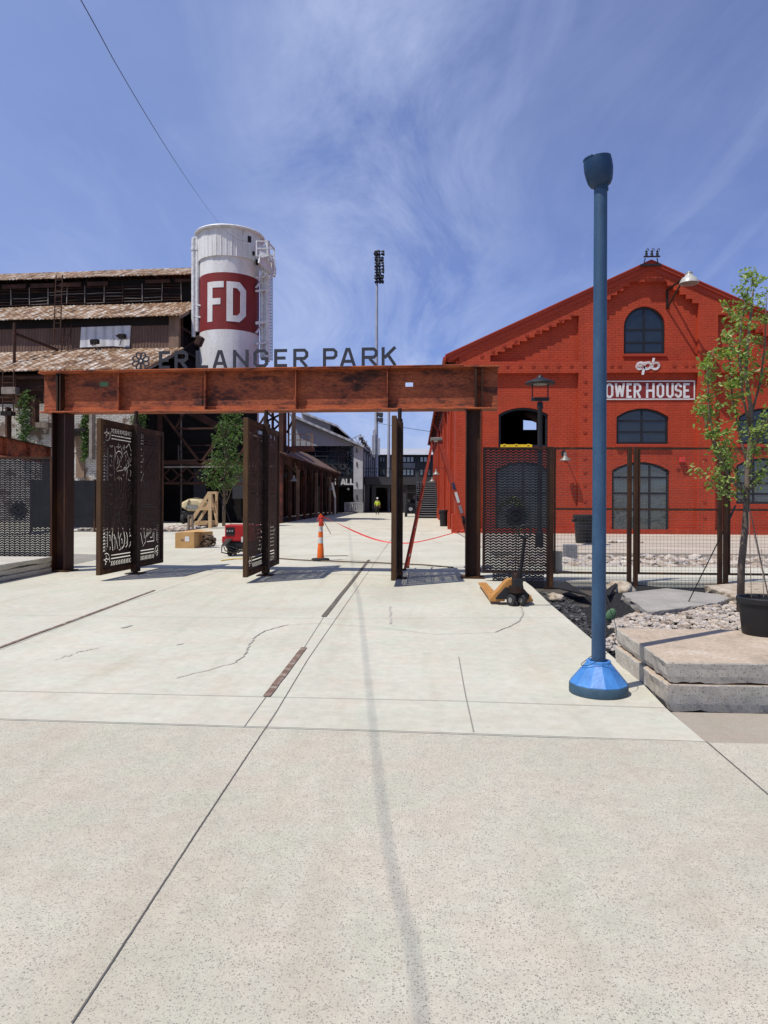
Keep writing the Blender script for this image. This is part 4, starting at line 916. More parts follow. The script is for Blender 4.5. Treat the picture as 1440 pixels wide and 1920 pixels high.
# ivy on the white wall
def leaves(mb, c, n, spread, size, r, droop=.4):
    for _ in range(n):
        p = Vector(c)+Vector((r.gauss(0, spread[0]), r.gauss(0, spread[1]), r.gauss(0, spread[2])))
        a = Vector((r.uniform(-1, 1), r.uniform(-1, 1), r.uniform(-.7, .7))).normalized(); b = a.cross(Vector((r.uniform(-1, 1), r.uniform(-1, 1), r.uniform(-1, 1)))).normalized()
        s = size*r.uniform(.6, 1.25); t_ = a*s; u = b*s*.62; nn = a.cross(b)*s*.22
        mb.add([p-t_*.5, p-u*.5+nn-t_*.05, p+t_*.75, p+u*.5+nn-t_*.05], [(0, 1, 2), (0, 2, 3)])
r = random.Random(11)
for k, (p, y0_, y1_, wd, lb) in enumerate([(47, 738, 850, .30, 'ivy climbing the white brick wall above the left rusty girder end'), (160, 778, 860, .13, 'thin strip of ivy on the white brick wall between column and first gate'), (262, 778, 800, .22, 'small tuft of ivy on the white brick wall behind the first gate')]):
    mb = MB(); Y_ = 44.2
    for i in range(60):
        q = y0_+(y1_-y0_)*i/60; c_ = W(p+4*math.sin(i*.4), q, Y_)
        leaves(mb, c_, 15, (wd*(.5+.5*math.sin(i*.21+k)**2), .10, .12), .17, r)
    base = W(p, y1_, Y_)
    single(mb, 'ivy', 'ivy', lb, 'climbing plant', (base.x, base.y, 0), 'ivy on the white wall', recalc=False)

# ------------------------------------------------------------------ open shed and its colonnade
sh0, sh1 = W(290, 900, 47).x, W(527, 900, 47).x       # front between these, at Y = 47
shed = thing('open_shed', 'black open steel shed with rusty braces and a long lean-to colonnade', 'building', ((sh0+sh1)/2, 47, 0))
SY = 47.0; SZ = W(400, 700, SY).z
MB().bx(sh0-.5, sh1-2.2, SY+2.4, SY+2.5, 0, SZ).build('rear_wall', 'black_and_shade', shed)  # shed walls coloured near black to carry the shade inside
MB().bx(sh0-.5, sh0-.2, SY, SY+9, 0, SZ).build('side_wall', 'black_and_shade', shed)
MB().bx(sh0-.5, sh1-.4, SY+.2, 57, SZ, SZ+.2).build('roof', 'black_and_shade', shed)
MB().bx(sh1-3.3, sh1-3.1, SY+2.51, 84, 0, W(527, 850, SY).z+1.9).build('inner_wall', 'black_and_shade', shed)
def fb(p0, p1, wd, nm='brace', mat='foundry_rust', y=SY, d=.12):
    a, b = W(*p0, y), W(*p1, y); return MB().bar(a, b, wd, d, (0, 1, 0)).build(nm, mat, shed)
fb((300, 768), (376, 868), .16); fb((348, 768), (330, 803), .12); fb((335, 804), (402, 803), .12)
fb((376, 868), (440, 780), .14); fb((440, 868), (500, 775), .14)
fb((292, 867), (525, 868), .28, 'girder_chord'); fb((292, 876), (525, 874), .12, 'girder_chord', 'foundry_light'); fb((292, 906), (525, 907), .16, 'girder_chord')
la = MB()
for i in range(8):
    x0_, x1_ = 292+i*29, 292+(i+1)*29
    for a, b in (((x0_, 877), (x1_, 905)), ((x0_, 905), (x1_, 877))): la.bar(W(*a, SY+.05), W(*b, SY+.05), .09, .06, (0, 1, 0))
la.build('girder_lacing', 'foundry_rust', shed)
for p in (300, 527, 340, 510): fb((p, 985) if p in (300, 527) else (p, 985), (p, 768), .30 if p in (300, 527) else .07, 'column', 'foundry_rust' if p != 340 else 'foundry_light', SY+(.0 if p in (300, 527) else 1.5))
fb((335, 835), (400, 835), .06, 'rail', 'foundry_rust', SY+1.5); fb((335, 848), (400, 848), .06, 'rail', 'foundry_rust', SY+1.5); fb((335, 864), (400, 864), .16, 'rail', 'tan_post', SY+1.5); fb((335, 835), (335, 866), .05, 'rail', 'foundry_light', SY+1.5); fb((398, 835), (398, 866), .05, 'rail', 'foundry_light', SY+1.5)
fb((352, 770), (410, 800), .5, 'roof_sheet', 'foundry_rust', SY+2, .05)
for p in (375, 448): MB().bar(W(p, 880, SY+2), W(p, 935, SY+2), .9, .04, (0, 1, 0)).build('hanging_tarp', 'char_wall', shed)
# upper columns and walkway at the corner
for p, wd, mt in ((533, .32, 'girder_dull'), (551, .26, 'tan_post'), (541, .12, 'foundry_rust')): fb((p, 850), (p, 769), wd, 'column', mt, 50)
cb = MB()
for a, b in (((500, 790), (530, 775)), ((500, 800), (530, 820)), ((500, 818), (530, 790)), ((512, 772), (512, 830)), ((538, 812), (548, 790)), ((497, 775), (497, 850)), ((500, 772), (530, 800))): cb.bar(W(*a, 52), W(*b, 52), .14, .1, (0, 1, 0))
cb.build('truss', 'foundry_rust', shed)
MB().bar(W(540, 842, 50), W(588, 842, 50), .30, 1.0, (0, 1, 0)).build('walkway', 'girder_dull', shed)
rl = MB()
for q in (814, 825): rl.bar(W(541, q, 49.6), W(586, q, 49.6), .05)
for p in (541, 552, 563, 574, 583, 586): rl.bar(W(p, 813, 49.6), W(p, 842, 49.6), .06)
rl.build('railing', 'tan_post', shed)
# lean-to roof, posts and braces along the passage
LX = sh1; z4 = W(527, 850, SY).z; 
mb = MB(); n = 90; vs = []
for i in range(n+1):
    y = SY-.6+(83-SY)*i/n; s_ = .10*noise.noise(Vector((y*.4, 1, 1))); vs += [Vector((LX+.15+s_*.6, y, z4+s_)), Vector((LX-3.2, y, z4+2.0+s_))]
vs += [v-Vector((0, 0, .08)) for v in vs]; m = 2*(n+1); fs = []
for i in range(n): a = 2*i; fs += [(a, a+2, a+3, a+1), (m+a, m+a+1, m+a+3, m+a+2), (a, m+a, m+a+2, a+2), (a+1, a+3, m+a+3, m+a+1)]
fs += [(0, 1, m+1, m), (m-2, 2*m-2, 2*m-1, m-1)]; mb.add(vs, fs); mb.build('lean_to_roof', 'lean_roof', shed)
r = random.Random(5); y = SY; i = 0
while y < 82:
    pm_ = MB().bar((LX, y, 0), (LX, y, z4-.1), .24, .24); pm_.bar((LX, y, z4-1.2), (LX-1.1, y, z4+.3), .12)
    pm_.bar((LX, y, z4-1.3), (LX, y+1.2, z4-.25), .12); pm_.bar((LX, y, z4-1.3), (LX, y-1.2, z4-.25), .12)
    pm_.build('colonnade_post', ('girder_dull', 'foundry_rust', 'tan_post')[i % 3], shed); y += 3.3; i += 1
MB().bar((LX, SY-.3, z4-.15), (LX, 83, z4-.15), .22, .2).build('eave_beam', 'foundry_rust', shed)
for i in range(45): yy = SY+i*.75; pj = MB(); pj.bar((LX+.18, yy, z4-.1), (LX+.18, yy, z4-.35-r.random()*.5), .18, .03); pj.build('torn_valance', 'foundry_rust', shed)
md = MB()
for i in range(16): yy = SY+1+i*2.1; md.bx(LX-2.75, LX-2.6, yy, yy+.5, 0, 3.2+r.random())
md.build('inner_boards', 'foundry_rust', shed)
MB().tube([W(623, 905, 66), W(628, 930, 66), W(628, 966, 66)], .10, 8).build('white_duct', 'grey_clad', shed, smooth=True)
for k, (p, q, Y_) in enumerate(((549, 897, 49), (632, 915, 70))):
    sconce('wall_lamp', ('near gooseneck lamp hanging under the lean-to of the dark shed', 'far gooseneck lamp at the end of the dark shed colonnade')[k], (LX-.1, Y_, W(p, q, Y_).z+.2), (1, 0, 0), 'gooseneck lamps on the dark shed', 1.1)

# ------------------------------------------------------------------ white round tower with the red band
TY = 52.0; TS = TY/58; tc_ = W(430.5, 600, TY); TX = tc_.x
tw = thing('round_tower', 'white round tower with a red band lettered FD and a corrugated drum on top', 'tower', (TX, TY, 0))
RS = 2.42*TS; zf = lambda q, rr=RS: W(430, q, TY-rr).z
zb0, zb1, zd0, zd1 = zf(617), zf(510), zf(479), zf(421, 2.75*TS)
c = (TX, TY, 0)
MB().lathe([(RS, 0), (RS, zb0)], c, 96).build('shaft', 'white_paint', tw, smooth=True)
MB().lathe([(RS, zb0), (RS, zb1)], c, 96).build('painted_band', 'red_band', tw, smooth=True)
MB().lathe([(RS, zb1), (RS, zd0+.3)], c, 96).build('shaft', 'white_paint', tw, smooth=True)
dm = MB(); n = 240; prof = [(zd0, 0), (zd0+.02, .02), (zd1-.1, .05)]
vs = []; fs = []
for z, e_ in ((zd0, 0), (zd1-.12, .06)):
    for j in range(n):
        a = 2*math.pi*j/n; rr = RS+.10+e_+(.035 if j % 6 in (0,) else 0)+.05*noise.noise(Vector((math.cos(a)*3, math.sin(a)*3, z*.4))); vs.append(Vector((TX+rr*math.cos(a), TY+rr*math.sin(a), z)))
for j in range(n): fs.append((j, (j+1) % n, n+(j+1) % n, n+j))
fs.append(tuple(range(n))); dm.add(vs, fs); dr = dm.build('drum', 'white_paint', tw)
MB().lathe([(RS+.12, zd1-.14), (2.82*TS, zd1-.12), (2.86*TS, zd1-.02), (2.80*TS, zd1+.06), (1.2*TS, zd1+.42), (0, zd1+.55)], c, 96).build('drum_roof', 'white_metal', tw, smooth=True)
def cyl(a, z, rr): return Vector((TX+rr*math.sin(a), TY-rr*math.cos(a), z))
def cang(p): return math.asin(max(-1, min(1, (p-430.5)/54.5)))
va = math.atan2(TX, TY)                       # the side facing the camera
mpc = lambda u, v, w_: cyl(u/RS, v, RS+.012-w_*.5)
a_off = -va
zl0, zl1 = zf(602), zf(527); H_ = zl1-zl0
for ch, a, b in (('F', 392, 420), ('D', 425, 459)):
    u0, u1 = cang(a)*RS, cang(b)*RS
    m_ = strokes(MB(), glyph(ch, (u1-u0)/H_, .155), u0-va*RS, zl0, H_, .05, .155, lambda u, v, w_: cyl(u/RS, v, RS+.026-w_), sub=6)
    m_.build('letter', 'white_paint', tw)
for a, q, rr in ((36, 438, .30), (46, 462, .2), (56, 476, .26)):
    an = -va+R(a); z = zf(q, 2.6)
    MB().box(cyl(an, z, RS+.16), (rr*.9, .12, rr*1.5), Matrix.Rotation(an, 3, 'Z')).build('drum_opening', 'black_and_shade', tw, bevel=.04)
pp = MB()
for p, q0, q1 in ((363, 447, 632), (370.5, 441, 622)): pp.tube([W(p, q0, TY-.9), W(p, q1, TY-.9)], .16, 12); pp.lathe([(.2, 0), (.2, .2), (.16, .2)], W(p, 470, TY-.9), 12)
for q in (445, 570, 592): pp.bar(W(362, q, TY-.9), W(382, q+4, TY-1.2), .10)
pp.build('left_pipes', 'white_metal', tw, smooth=True)
pp = MB()
for p, q0, q1, rr in ((501, 452, 678, .20), (491, 485, 672, .13), (496, 490, 672, .08), (489, 520, 672, .06)): pp.tube([W(p, q0, TY-.3), W(p, q1, TY-.3)], rr, 12)
for q in (521, 546, 605, 607, 645): pp.bar(W(479, q, TY-.9), W(503, q-3, TY-.4), .13)
for q in (535, 620): pp.bar(W(480, q+4, TY-.9), W(490, q-8, TY-.4), .12)
pp.build('right_pipes', 'white_metal', tw, smooth=True)
lb_ = MB()
for p in (508, 510.5): lb_.tube([W(p, 478, TY-.1), W(p, 676, TY-.1)], .035, 6)
for i in range(34): lb_.bar(W(505, 485+i*5.7, TY-.1), W(510, 485+i*5.7, TY-.1), .05)
lb_.build('ladder', 'mast', tw)
cg = MB()
cA, cB, cC, cD = W(481, 452, TY-2.2), W(501, 453, TY-2.0), W(501, 481, TY-2.0), W(481, 480, TY-2.2)
dp = Vector((.2, 1.4, 0))
for a, b in ((cA, cB), (cB, cC), (cC, cD), (cD, cA), ((cA+cD)/2, (cB+cC)/2)): cg.bar(a, b, .09); cg.bar(a+dp, b+dp, .09)
for a in (cA, cB, cC, cD): cg.bar(a, a+dp, .09)
cg.build('cage', 'white_metal', tw)
MB().bar((cA+cD)/2+Vector((.2, .05, -.25)), (cB+cC)/2+Vector((-.1, .05, -.1)), .85, .05, (0, 1, 0)).build('cage_panel', 'white_metal', tw)
gm = MB()
g0, g1, g2 = W(500, 500, TY-1.6), W(516, 512, TY-.2), W(516, 478, TY-.2)
gm.bar(W(486, 484, TY-2.2), W(516, 512, TY-.3), .12, .7); gm.bar(W(500, 468, TY-2), W(516, 492, TY-.3), .06); gm.bar(W(502, 480, TY-2), W(517, 503, TY-.3), .06)
for a, b in (((503, 470), (503, 498)), ((509, 480), (509, 506)), ((515, 490), (516, 514)), ((517, 512), (508, 522)), ((508, 522), (498, 512)), ((490, 486), (497, 520)), ((500, 492), (489, 516))): gm.bar(W(*a, TY-1), W(*b, TY-1), .07)
gm.build('gallery', 'white_metal', tw)
MB().box(W(374, 640, TY-3), (.5, .5, .7), Matrix.Rotation(.4, 3, 'Y')).build('roof_clutter', 'foundry_rust', tw, bevel=.1)

# overhead cable: sagging from the tower over the plaza and past the camera
cp = [Vector(p) for p in ((-2.0, -6, 5.55), (-2.25, -3, 5.75), (-2.6, .24, 6.2), (-2.93, 1.73, 6.5))]
def cy(px_, py_, Y): return W(px_, py_, Y)
cp += [cy(150, -3, 8.4), cy(225, 133, 11.2), cy(300, 258, 16), cy(350, 335, 24.5), cy(385, 385, 39), W(409, 417, 49.6)]
cr_ = []
for i in range(len(cp)-1):                       # smooth curve through the points
    p0_, p1_, p2_, p3_ = cp[max(i-1, 0)], cp[i], cp[i+1], cp[min(i+2, len(cp)-1)]
    for k in range(10):
        t_ = k/10; cr_.append(.5*((2*p1_)+(p2_-p0_)*t_+(2*p0_-5*p1_+4*p2_-p3_)*t_*t_+(3*p1_-p0_-3*p2_+p3_)*t_**3))
cr_ += [cp[-1], W(420, 430, 49.3), W(430, 438, 49.3), W(445, 449, 49.4), W(462, 453, 49.6), W(474, 450, 50)]
single(MB().tube(cr_, .007, 6), 'overhead_cable', 'black', 'thin dark cable sagging across the sky from the white round tower', 'cable', (TX, TY, 0), smooth='all')
# ------------------------------------------------------------------ far buildings
HYF = 84.0
gh = thing('grey_hall', 'pale grey gabled hall with dark glazing, a tall pier and the sign HALL', 'building', (W(620, 900, HYF).x, HYF, 0))
def hx(p, Y=HYF): return W(p, 900, Y).x
def hz_(q, Y=HYF, p=620): return W(p, q, Y).z
xA_, xB_ = hx(545), hx(681)
MB().shape([(xA_, hz_(836)), (hx(663), hz_(836)), (hx(680), hz_(840)), (xA_, hz_(779))], [], .4, fr(HYF)).build('gable_wall', 'grey_clad', gh)
MB().bx(hx(663), hx(680), HYF-.15, HYF+.6, hz_(917), hz_(836)).build('pier', 'grey_block', gh)
MB().bx(hx(663), hx(680), HYF-.155, HYF+.605, 0, hz_(917)-.002).build('pier_base', 'grey_block_low', gh)
rfm = MB().shape([(xA_, hz_(776)), (hx(683), hz_(836)), (hx(683), hz_(840)), (xA_, hz_(781))], [], 30, fr(HYF-.8)).build('roof', 'seam_roof', gh)
up = MB().shape([(hx(560), hz_(768)), (hx(630), hz_(795)), (hx(648), hz_(812)), (hx(648), hz_(815)), (hx(629), hz_(798)), (hx(560), hz_(772))], [], 18, fr(HYF+1)); up.build('monitor_roof', 'seam_roof', gh)
MB().shape([(hx(560), hz_(772)), (hx(615), hz_(793)), (hx(615), hz_(806)), (hx(560), hz_(786))], [], .3, fr(HYF+2)).build('monitor_wall', 'grey_clad', gh)
MB().shape([(hx(615), hz_(793)), (hx(629), hz_(798)), (hx(647), hz_(814)), (hx(640), hz_(818)), (hx(615), hz_(806))], [], .3, fr(HYF+5)).build('monitor_end', 'dark_frame', gh)
gz = MB().bx(xA_, hx(663), HYF+.35, HYF+.4, hz_(893), hz_(836)).build('glazing', 'glass', gh)
fm = MB()
for q in (846, 855, 870): fm.bx(xA_, hx(662), HYF+.28, HYF+.34, hz_(q+.7), hz_(q-.5))
for p in (590, 612, 634, 650): fm.bx(hx(p), hx(p+.8), HYF+.27, HYF+.345, hz_(893), hz_(836))
for a, b in (((622, 872), (640, 888)), ((640, 872), (626, 892)), ((645, 870), (655, 890)), ((634, 878), (655, 880))): fm.bar(W(*a, HYF+.3), W(*b, HYF+.3), .2, .08, (0, 1, 0))
fm.build('glazing_bars', 'char_wall', gz)
MB().bx(xA_, hx(663), HYF+.2, HYF+.5, hz_(912), hz_(893)).build('fascia', 'dark_frame', gh)
MB().bx(xA_, hx(663), HYF+3, HYF+3.2, 0, hz_(911)).build('recessed_front', 'black_and_shade', gh)
s_ = hz_(897.5)-hz_(909)
for ch, a in (('H', 627), ('A', 638.5), ('L', 648), ('L', 656.2)):
    strokes(MB(), glyph(ch, .62 if ch != 'A' else .82, .23), hx(a), hz_(909), s_, .05, .23, lambda u, v, w_: Vector((u, HYF+.12+w_, v))).build('letter', 'white_paint', gh)
MB().bx(hx(663.5), hx(680), HYF+.6, HYF+30, 0, hz_(842)).build('side_wall', 'char_wall', gh)
sdm = MB()
for i in range(6): sdm.bx(xB_-.05, xB_+.03, HYF+2+i*4, HYF+3+i*4, 0, hz_(846))
sdm.build('side_piers', 'grey_clad', gh)
for q in (845, 870, 908, 932): MB().box(W(669, q, HYF-.2), (.12, .08, .5)).build('wall_vent', 'char_wall', gh)
MB().bar(W(651, 917, HYF-.5), W(655, 917, HYF-.5), .4, .25).build('sign_lamp', 'shade_metal', gh)
# deck with the black passage under it
dk = thing('raised_deck', 'dark raised deck with a railing above the black passageway', 'deck', (hx(745, 86), 86, 0))
DY = 86.0
def dx_(p): return W(p, 900, DY).x
def dz(q): return W(740, q, DY).z
MB().bx(dx_(682), dx_(812), DY, DY+8, dz(909), dz(894)).build('deck', 'char_wall', dk)
MB().bx(dx_(682), dx_(812), DY+9, DY+9.3, 0, dz(909)).build('back_wall', 'black_and_shade', dk)
for p in (684, 697, 737, 756, 783): MB().bx(dx_(p), dx_(p)+.5, DY+.3, DY+.8, 0, dz(909)-.01).build('column', 'char_wall', dk)
MB().bx(dx_(697), dx_(737), DY+.2, DY+.29, dz(909)-.35, dz(909)-.02).build('door_head', 'char_wall', dk)
rl = MB()
for q in (878, 885): rl.bar(W(682, q, DY), W(810, q, DY), .06)
p = 682
while p < 812: rl.bar(W(p, 878, DY), W(p, 894, DY), .06); p += 8
rl.build('railing', 'dark_frame', dk)
r = random.Random(9)
for k in range(14):
    p, q = r.uniform(757, 781), r.uniform(912, 960)
    MB().box(W(p, q, DY+2), (r.uniform(.3, .9), .5, r.uniform(.2, .5)), Matrix.Rotation(r.random(), 3, 'Y')).build('stored_goods', ('char_wall', 'foundry_rust', 'tan_post', 'grey_block_low')[k % 4], dk)
# building beyond
bb = thing('back_building', 'long charcoal building with a pale standing seam roof behind the deck', 'building', (W(760, 900, 112).x, 112, 0))
BY = 112.0
def bx2(p): return W(p, 900, BY).x
def bz2(q): return W(760, q, BY).z
MB().bx(bx2(690), bx2(850), BY, BY+12, 0, bz2(853)).build('wall', 'char_wall', bb)
MB().add([Vector(v) for v in ((bx2(690)-.5, BY-.8, bz2(853)), (bx2(850), BY-.8, bz2(853)), (bx2(850), BY+6, bz2(836)), (bx2(690)-.5, BY+6, bz2(836)), (bx2(690)-.5, BY+12.8, bz2(853)), (bx2(850), BY+12.8, bz2(853)))], [(0, 1, 2, 3), (3, 2, 5, 4), (0, 3, 4), (1, 5, 2), (0, 4, 5, 1)]).build('roof', 'seam_roof', bb)
for (a, b) in ((712, 722), (755, 776), (787, 808)):
    for (q0, q1) in ((856, 867), (880, 892)):
        wm = MB().bx(bx2(a), bx2(b), BY-.10, BY-.02, bz2(q1), bz2(q0)).build('window', 'dark_frame', bb)
        n = 2 if b-a < 15 else 3; wd = (bx2(b)-bx2(a))/n
        for i in range(n): MB().bx(bx2(a)+wd*i+.1, bx2(a)+wd*(i+1)-.1, BY-.14, BY-.102, bz2(q1)+.1, bz2(q0)-.1).build('pane', 'glass_blue', wm)
MB().bx(bx2(752), bx2(778), BY-.06, BY-.01, bz2(879), bz2(868)).build('spandrel', 'grey_block_low', bb)
# masts
def mast(name, label, p, Y, top, r0, r1, zbase=0):
    c = W(p, 900, Y); t = thing(name, label, 'light mast', (c.x, Y, 0)); zt_ = W(p, top, Y).z
    MB().lathe([(r0, 0), (r1, zt_)], (c.x, Y, 0), 20).build('mast', 'mast', t, smooth=True); return t, c.x, zt_
t, mx_, zt_ = mast('floodlight_mast', 'tall pale stadium light mast with a column of dark floodlights at its top', 705, 100, 470, .33, .15)
zA, zB = W(706, 474, 100).z, W(706, 530, 100).z
r = random.Random(2)
fr_ = MB(); fr_.bar((mx_+.3, 99.8, zB), (mx_+.3, 99.8, zA), .12); fr_.build('lamp_frame', 'dark_frame', t)
for i in range(11):
    z = zB+(zA-zB)*i/10; l = MB()
    for j in range(3):
        x = mx_-.1+j*.45+r.uniform(-.08, .08)
        l.lathe([(.10, .22), (.16, .15), (.30, -.05), (.31, -.10), (0, -.06)], (x, 99.5+r.uniform(-.3, .3), z), 10, Matrix.Rotation(R(40+r.uniform(-15, 15)), 3, 'Y') @ Matrix.Rotation(R(r.uniform(-30, 30)), 3, 'X'))
    l.bar((mx_-.2, 99.8, z+.1), (mx_+1.0, 99.8, z+.1), .08); l.build('floodlights', 'char_wall', t, smooth=True)
for q in (777, 787):
    l = MB(); l.bar(W(706, q, 99.6), W(718, q, 99.6), .5, .5); l.bar(W(711, q+1, 99.3), W(718, q+2, 99.3), .35, .6); l.build('floodlights', 'char_wall', t, bevel=.05)
for (a, b, q0, q1) in ((699, 703.5, 806, 852), (708, 712, 821, 853), (697, 699.5, 816, 850)): MB().bx(W(a, 850, 99).x, W(b, 850, 99).x, 99.2, 99.55, W(a, q1, 99).z, W(a, q0, 99).z).build('control_box', 'mast', t)
mast('utility_mast', 'slim pale mast standing right of the tall stadium light mast', 728.5, 94, 700, .22, .16)
rt = thing('roof_lattice', 'thin steel lattice with small floodlights on the grey hall roof', 'lattice', (W(677, 840, 92).x, 92, W(677, 852, 92).z))
lm = MB()
for a, b in (((658, 824), (676, 815)), ((676, 815), (696, 845)), ((676, 815), (672, 832)), ((672, 832), (696, 850)), ((676, 832), (682, 818)), ((684, 842), (688, 826)), ((692, 850), (694, 838)), ((666, 820), (672, 832)), ((696, 845), (696, 870))): lm.bar(W(*a, 92), W(*b, 92), .12)
lm.build('lattice', 'mast', rt); lm = MB()
for i in range(10): lm.box(W(676+i*2, 822+i*3.0, 91.8), (.5, .4, .35), Matrix.Rotation(i, 3, 'Y'))
lm.build('floodlights', 'grey_block_low', rt)
pw = [W(707, 793, 98), W(740, 799, 96), W(772, 804, 94), W(806, 809, 90)]
single(MB().tube(pw, .03, 5), 'power_line', 'black', 'thin wire running from the tall light mast to the red hall', 'cable', pw[-1])
# stairs beside the hall
st_ = thing('staircase', 'dark metal stairs with pale nosings against the red hall side wall', 'stairs', (W(800, 960, 62).x, 62, 0))
n = 17; zt_ = W(803, 905, 74).z; x0_, x1_ = W(781, 960, 62).x, XL-.2
for i in range(n):
    y = 61.5+i*.66; z = zt_*(i+1)/n
    tr = MB().bx(x0_+.0, x1_, y, y+.62, z-.22, z-.03).build('tread', 'black_and_shade', st_)
    MB().bx(x0_, x1_, y-.02, y+.05, z-.029, z+.02).build('nosing', 'grey_clad', tr)
rl = MB()
for x in (x0_-.03, x1_+.0): rl.bar((x, 61.5, .95), (x, 72.5, zt_+.95), .07); rl.bar((x, 61.5, .0), (x, 72.5, zt_-.1), .05, .3)
for i in range(6): rl.bar((x0_-.03, 61.6+i*2.1, zt_*i/5.3), (x0_-.03, 61.6+i*2.1, zt_*i/5.3+1.0), .06)
rl.build('railing', 'dark_frame', st_)
# forklift
fk = W(771, 968, 66); f = thing('forklift', 'small dark forklift parked at the foot of the far stairs', 'forklift', (fk.x, 66, 0))
X_ = fk.x
MB().bx(X_-.55, X_+.55, 65.6, 67.6, .30, 1.25).build('body', 'black', f, bevel=.1)
MB().bx(X_-.45, X_+.45, 66.9, 67.6, 1.25, 1.6).build('counterweight', 'char_wall', f, bevel=.08)
ms = MB()
for s_ in (-.4, .4): ms.bar((X_+s_, 65.5, .1), (X_+s_, 65.5, 2.5), .12)
ms.bar((X_-.4, 65.5, 2.45), (X_+.4, 65.5, 2.45), .1); ms.bar((X_-.4, 65.5, 1.2), (X_+.4, 65.5, 1.2), .1); ms.build('mast', 'dark_frame', f)
gd = MB()
for sx in (-.45, .45):
    for sy in (65.9, 67.3): gd.bar((X_+sx, sy, 1.2), (X_+sx*.9, sy, 2.3), .06)
gd.bx(X_-.45, X_+.45, 65.8, 67.4, 2.28, 2.34); gd.build('overhead_guard', 'dark_frame', f)
for sx in (-.5, .5):
    for sy in (65.95, 67.3): MB().lathe([(.0, -.1), (.28, -.1), (.30, -.06), (.30, .06), (.28, .1), (0, .1)], (X_+sx, sy, .30), 20, Matrix.Rotation(R(90), 3, 'Y')).build('wheel', 'rubber', f, smooth=True)
MB().lathe([(0, -.02), (.17, -.02), (.19, .02), (0, .03)], (X_-.05, 65.57, .75), 20, Matrix.Rotation(R(90), 3, 'X')).build('headlight', 'mast', f, smooth=True)
# barricades by the pier
for k, p in enumerate((654, 668)):
    b = W(p, 966, 79+k); t = thing('barricade', ('small grey barricade left of the grey pier, nearest the dark shed', 'wider grey barricade standing in front of the grey pier')[k], 'barricade', (b.x, b.y, 0), 'grey barricades by the pier')
    wd = (.9, 1.5)[k]; x = b.x
    m_ = MB()
    for s_ in (-1, 1): m_.bar((x+s_*wd/2, b.y, 0), (x+s_*wd/2, b.y, 1.25), .08)
    m_.bar((x-wd/2, b.y, 1.22), (x+wd/2, b.y, 1.22), .12); m_.bar((x-wd/2, b.y, .3), (x+wd/2, b.y, .3), .12); m_.build('frame', 'grey_clad', t)
    m_ = MB()
    for i in range(7): m_.bar((x-wd/2+wd*(i+.5)/7, b.y, .3), (x-wd/2+wd*(i+.5)/7, b.y, 1.2), .05)
    m_.build('bars', 'grey_block', t)

# ------------------------------------------------------------------ worker
def skinfig(name, chains, mat, parent, root=0):
    vs, es, rs = [], [], []
    for ch in chains:
        prev = ch[0] if isinstance(ch[0], int) else None
        for q in ch:
            if isinstance(q, int): prev = q; continue
            vs.append(q[:3]); rs.append(q[3]); i = len(vs)-1
            if prev is not None: es.append((prev, i))
            prev = i
    me = bpy.data.meshes.new(name); me.from_pydata([Vector(v) for v in vs], es, []); o = bpy.data.objects.new(name, me); col.objects.link(o)
    md_ = o.modifiers.new('skin', 'SKIN'); md_.use_smooth_shade = True
    for i, s in enumerate(me.skin_vertices[0].data): s.radius = (rs[i], rs[i]*.85) if not isinstance(rs[i], tuple) else rs[i]; s.use_root = (i == root)
    sb_ = o.modifiers.new('sub', 'SUBSURF'); sb_.levels = 1; sb_.render_levels = 1
    me.materials.append(M[mat]); o.parent = parent; return o
pc = W(707.5, 966, 75.0); wk = thing('person', 'worker in a hi-vis yellow shirt, dark trousers and white helmet standing in the far passage', 'person', (pc.x, 75.0, 0))
body = [[(0, 0, .93, (.15, .11)), (0, 0, 1.12, (.14, .10)), (0, .0, 1.34, (.17, .11)), (0, 0, 1.45, (.10, .08)), (0, 0, 1.52, .055), (0, -.01, 1.60, (.072, .09)), (0, -.01, 1.69, (.07, .085)), (0, -.01, 1.74, .05)],
        [2, (-.19, 0, 1.40, .06), (-.25, .02, 1.14, .045), (-.27, -.06, .90, .035), (-.27, -.08, .82, .035)], [2, (.19, 0, 1.40, .06), (.25, .02, 1.14, .045), (.27, -.04, .90, .035), (.27, -.06, .82, .035)],
        [0, (-.10, 0, .84, .09), (-.11, -.06, .48, .065), (-.11, .04, .09, .045), (-.12, -.08, .04, .04)], [0, (.10, 0, .84, .09), (.11, .05, .48, .065), (.11, .14, .09, .045), (.12, .03, .04, .04)]]
skinfig('body', body, 'skin', wk)
for sx in (-1, 1):
    for k in range(5):
        x = sx*(.27+(-.03+.015*k)*.6); y = -.08+(.02-.012*k if k else .03)
        skinfig('finger', [[(x, y, .80, .010), (x+sx*.004, y-.01, .75-.01*(k in (2, 3)), .009), (x, y-.03, .72, .008)]], 'skin', wk)
skinfig('shirt', [[(0, 0, .86, (.17, .13)), (0, 0, 1.12, (.165, .125)), (0, 0, 1.34, (.195, .135)), (0, 0, 1.47, (.10, .085))], [2, (-.19, 0, 1.41, .08), (-.25, .02, 1.16, .065), (-.265, -.03, 1.02, .055)], [2, (.19, 0, 1.41, .08), (.25, .02, 1.16, .065), (.265, -.02, 1.02, .055)]], 'hivis', wk)
skinfig('trousers', [[(0, 0, .95, (.165, .125)), (0, 0, .86, (.16, .125))], [1, (-.10, 0, .80, .105), (-.11, -.06, .48, .08), (-.11, .03, .13, .065)], [1, (.10, 0, .80, .105), (.11, .05, .48, .08), (.11, .13, .13, .065)]], 'denim', wk)
for x, y in ((-.115, -.02), (.115, .09)): m_ = MB(); stone(m_, Vector((x, y, .05)), (.05, .14, .05), 3, 2, 0); o = m_.build('boot', 'black', None, smooth='all'); o.parent = wk
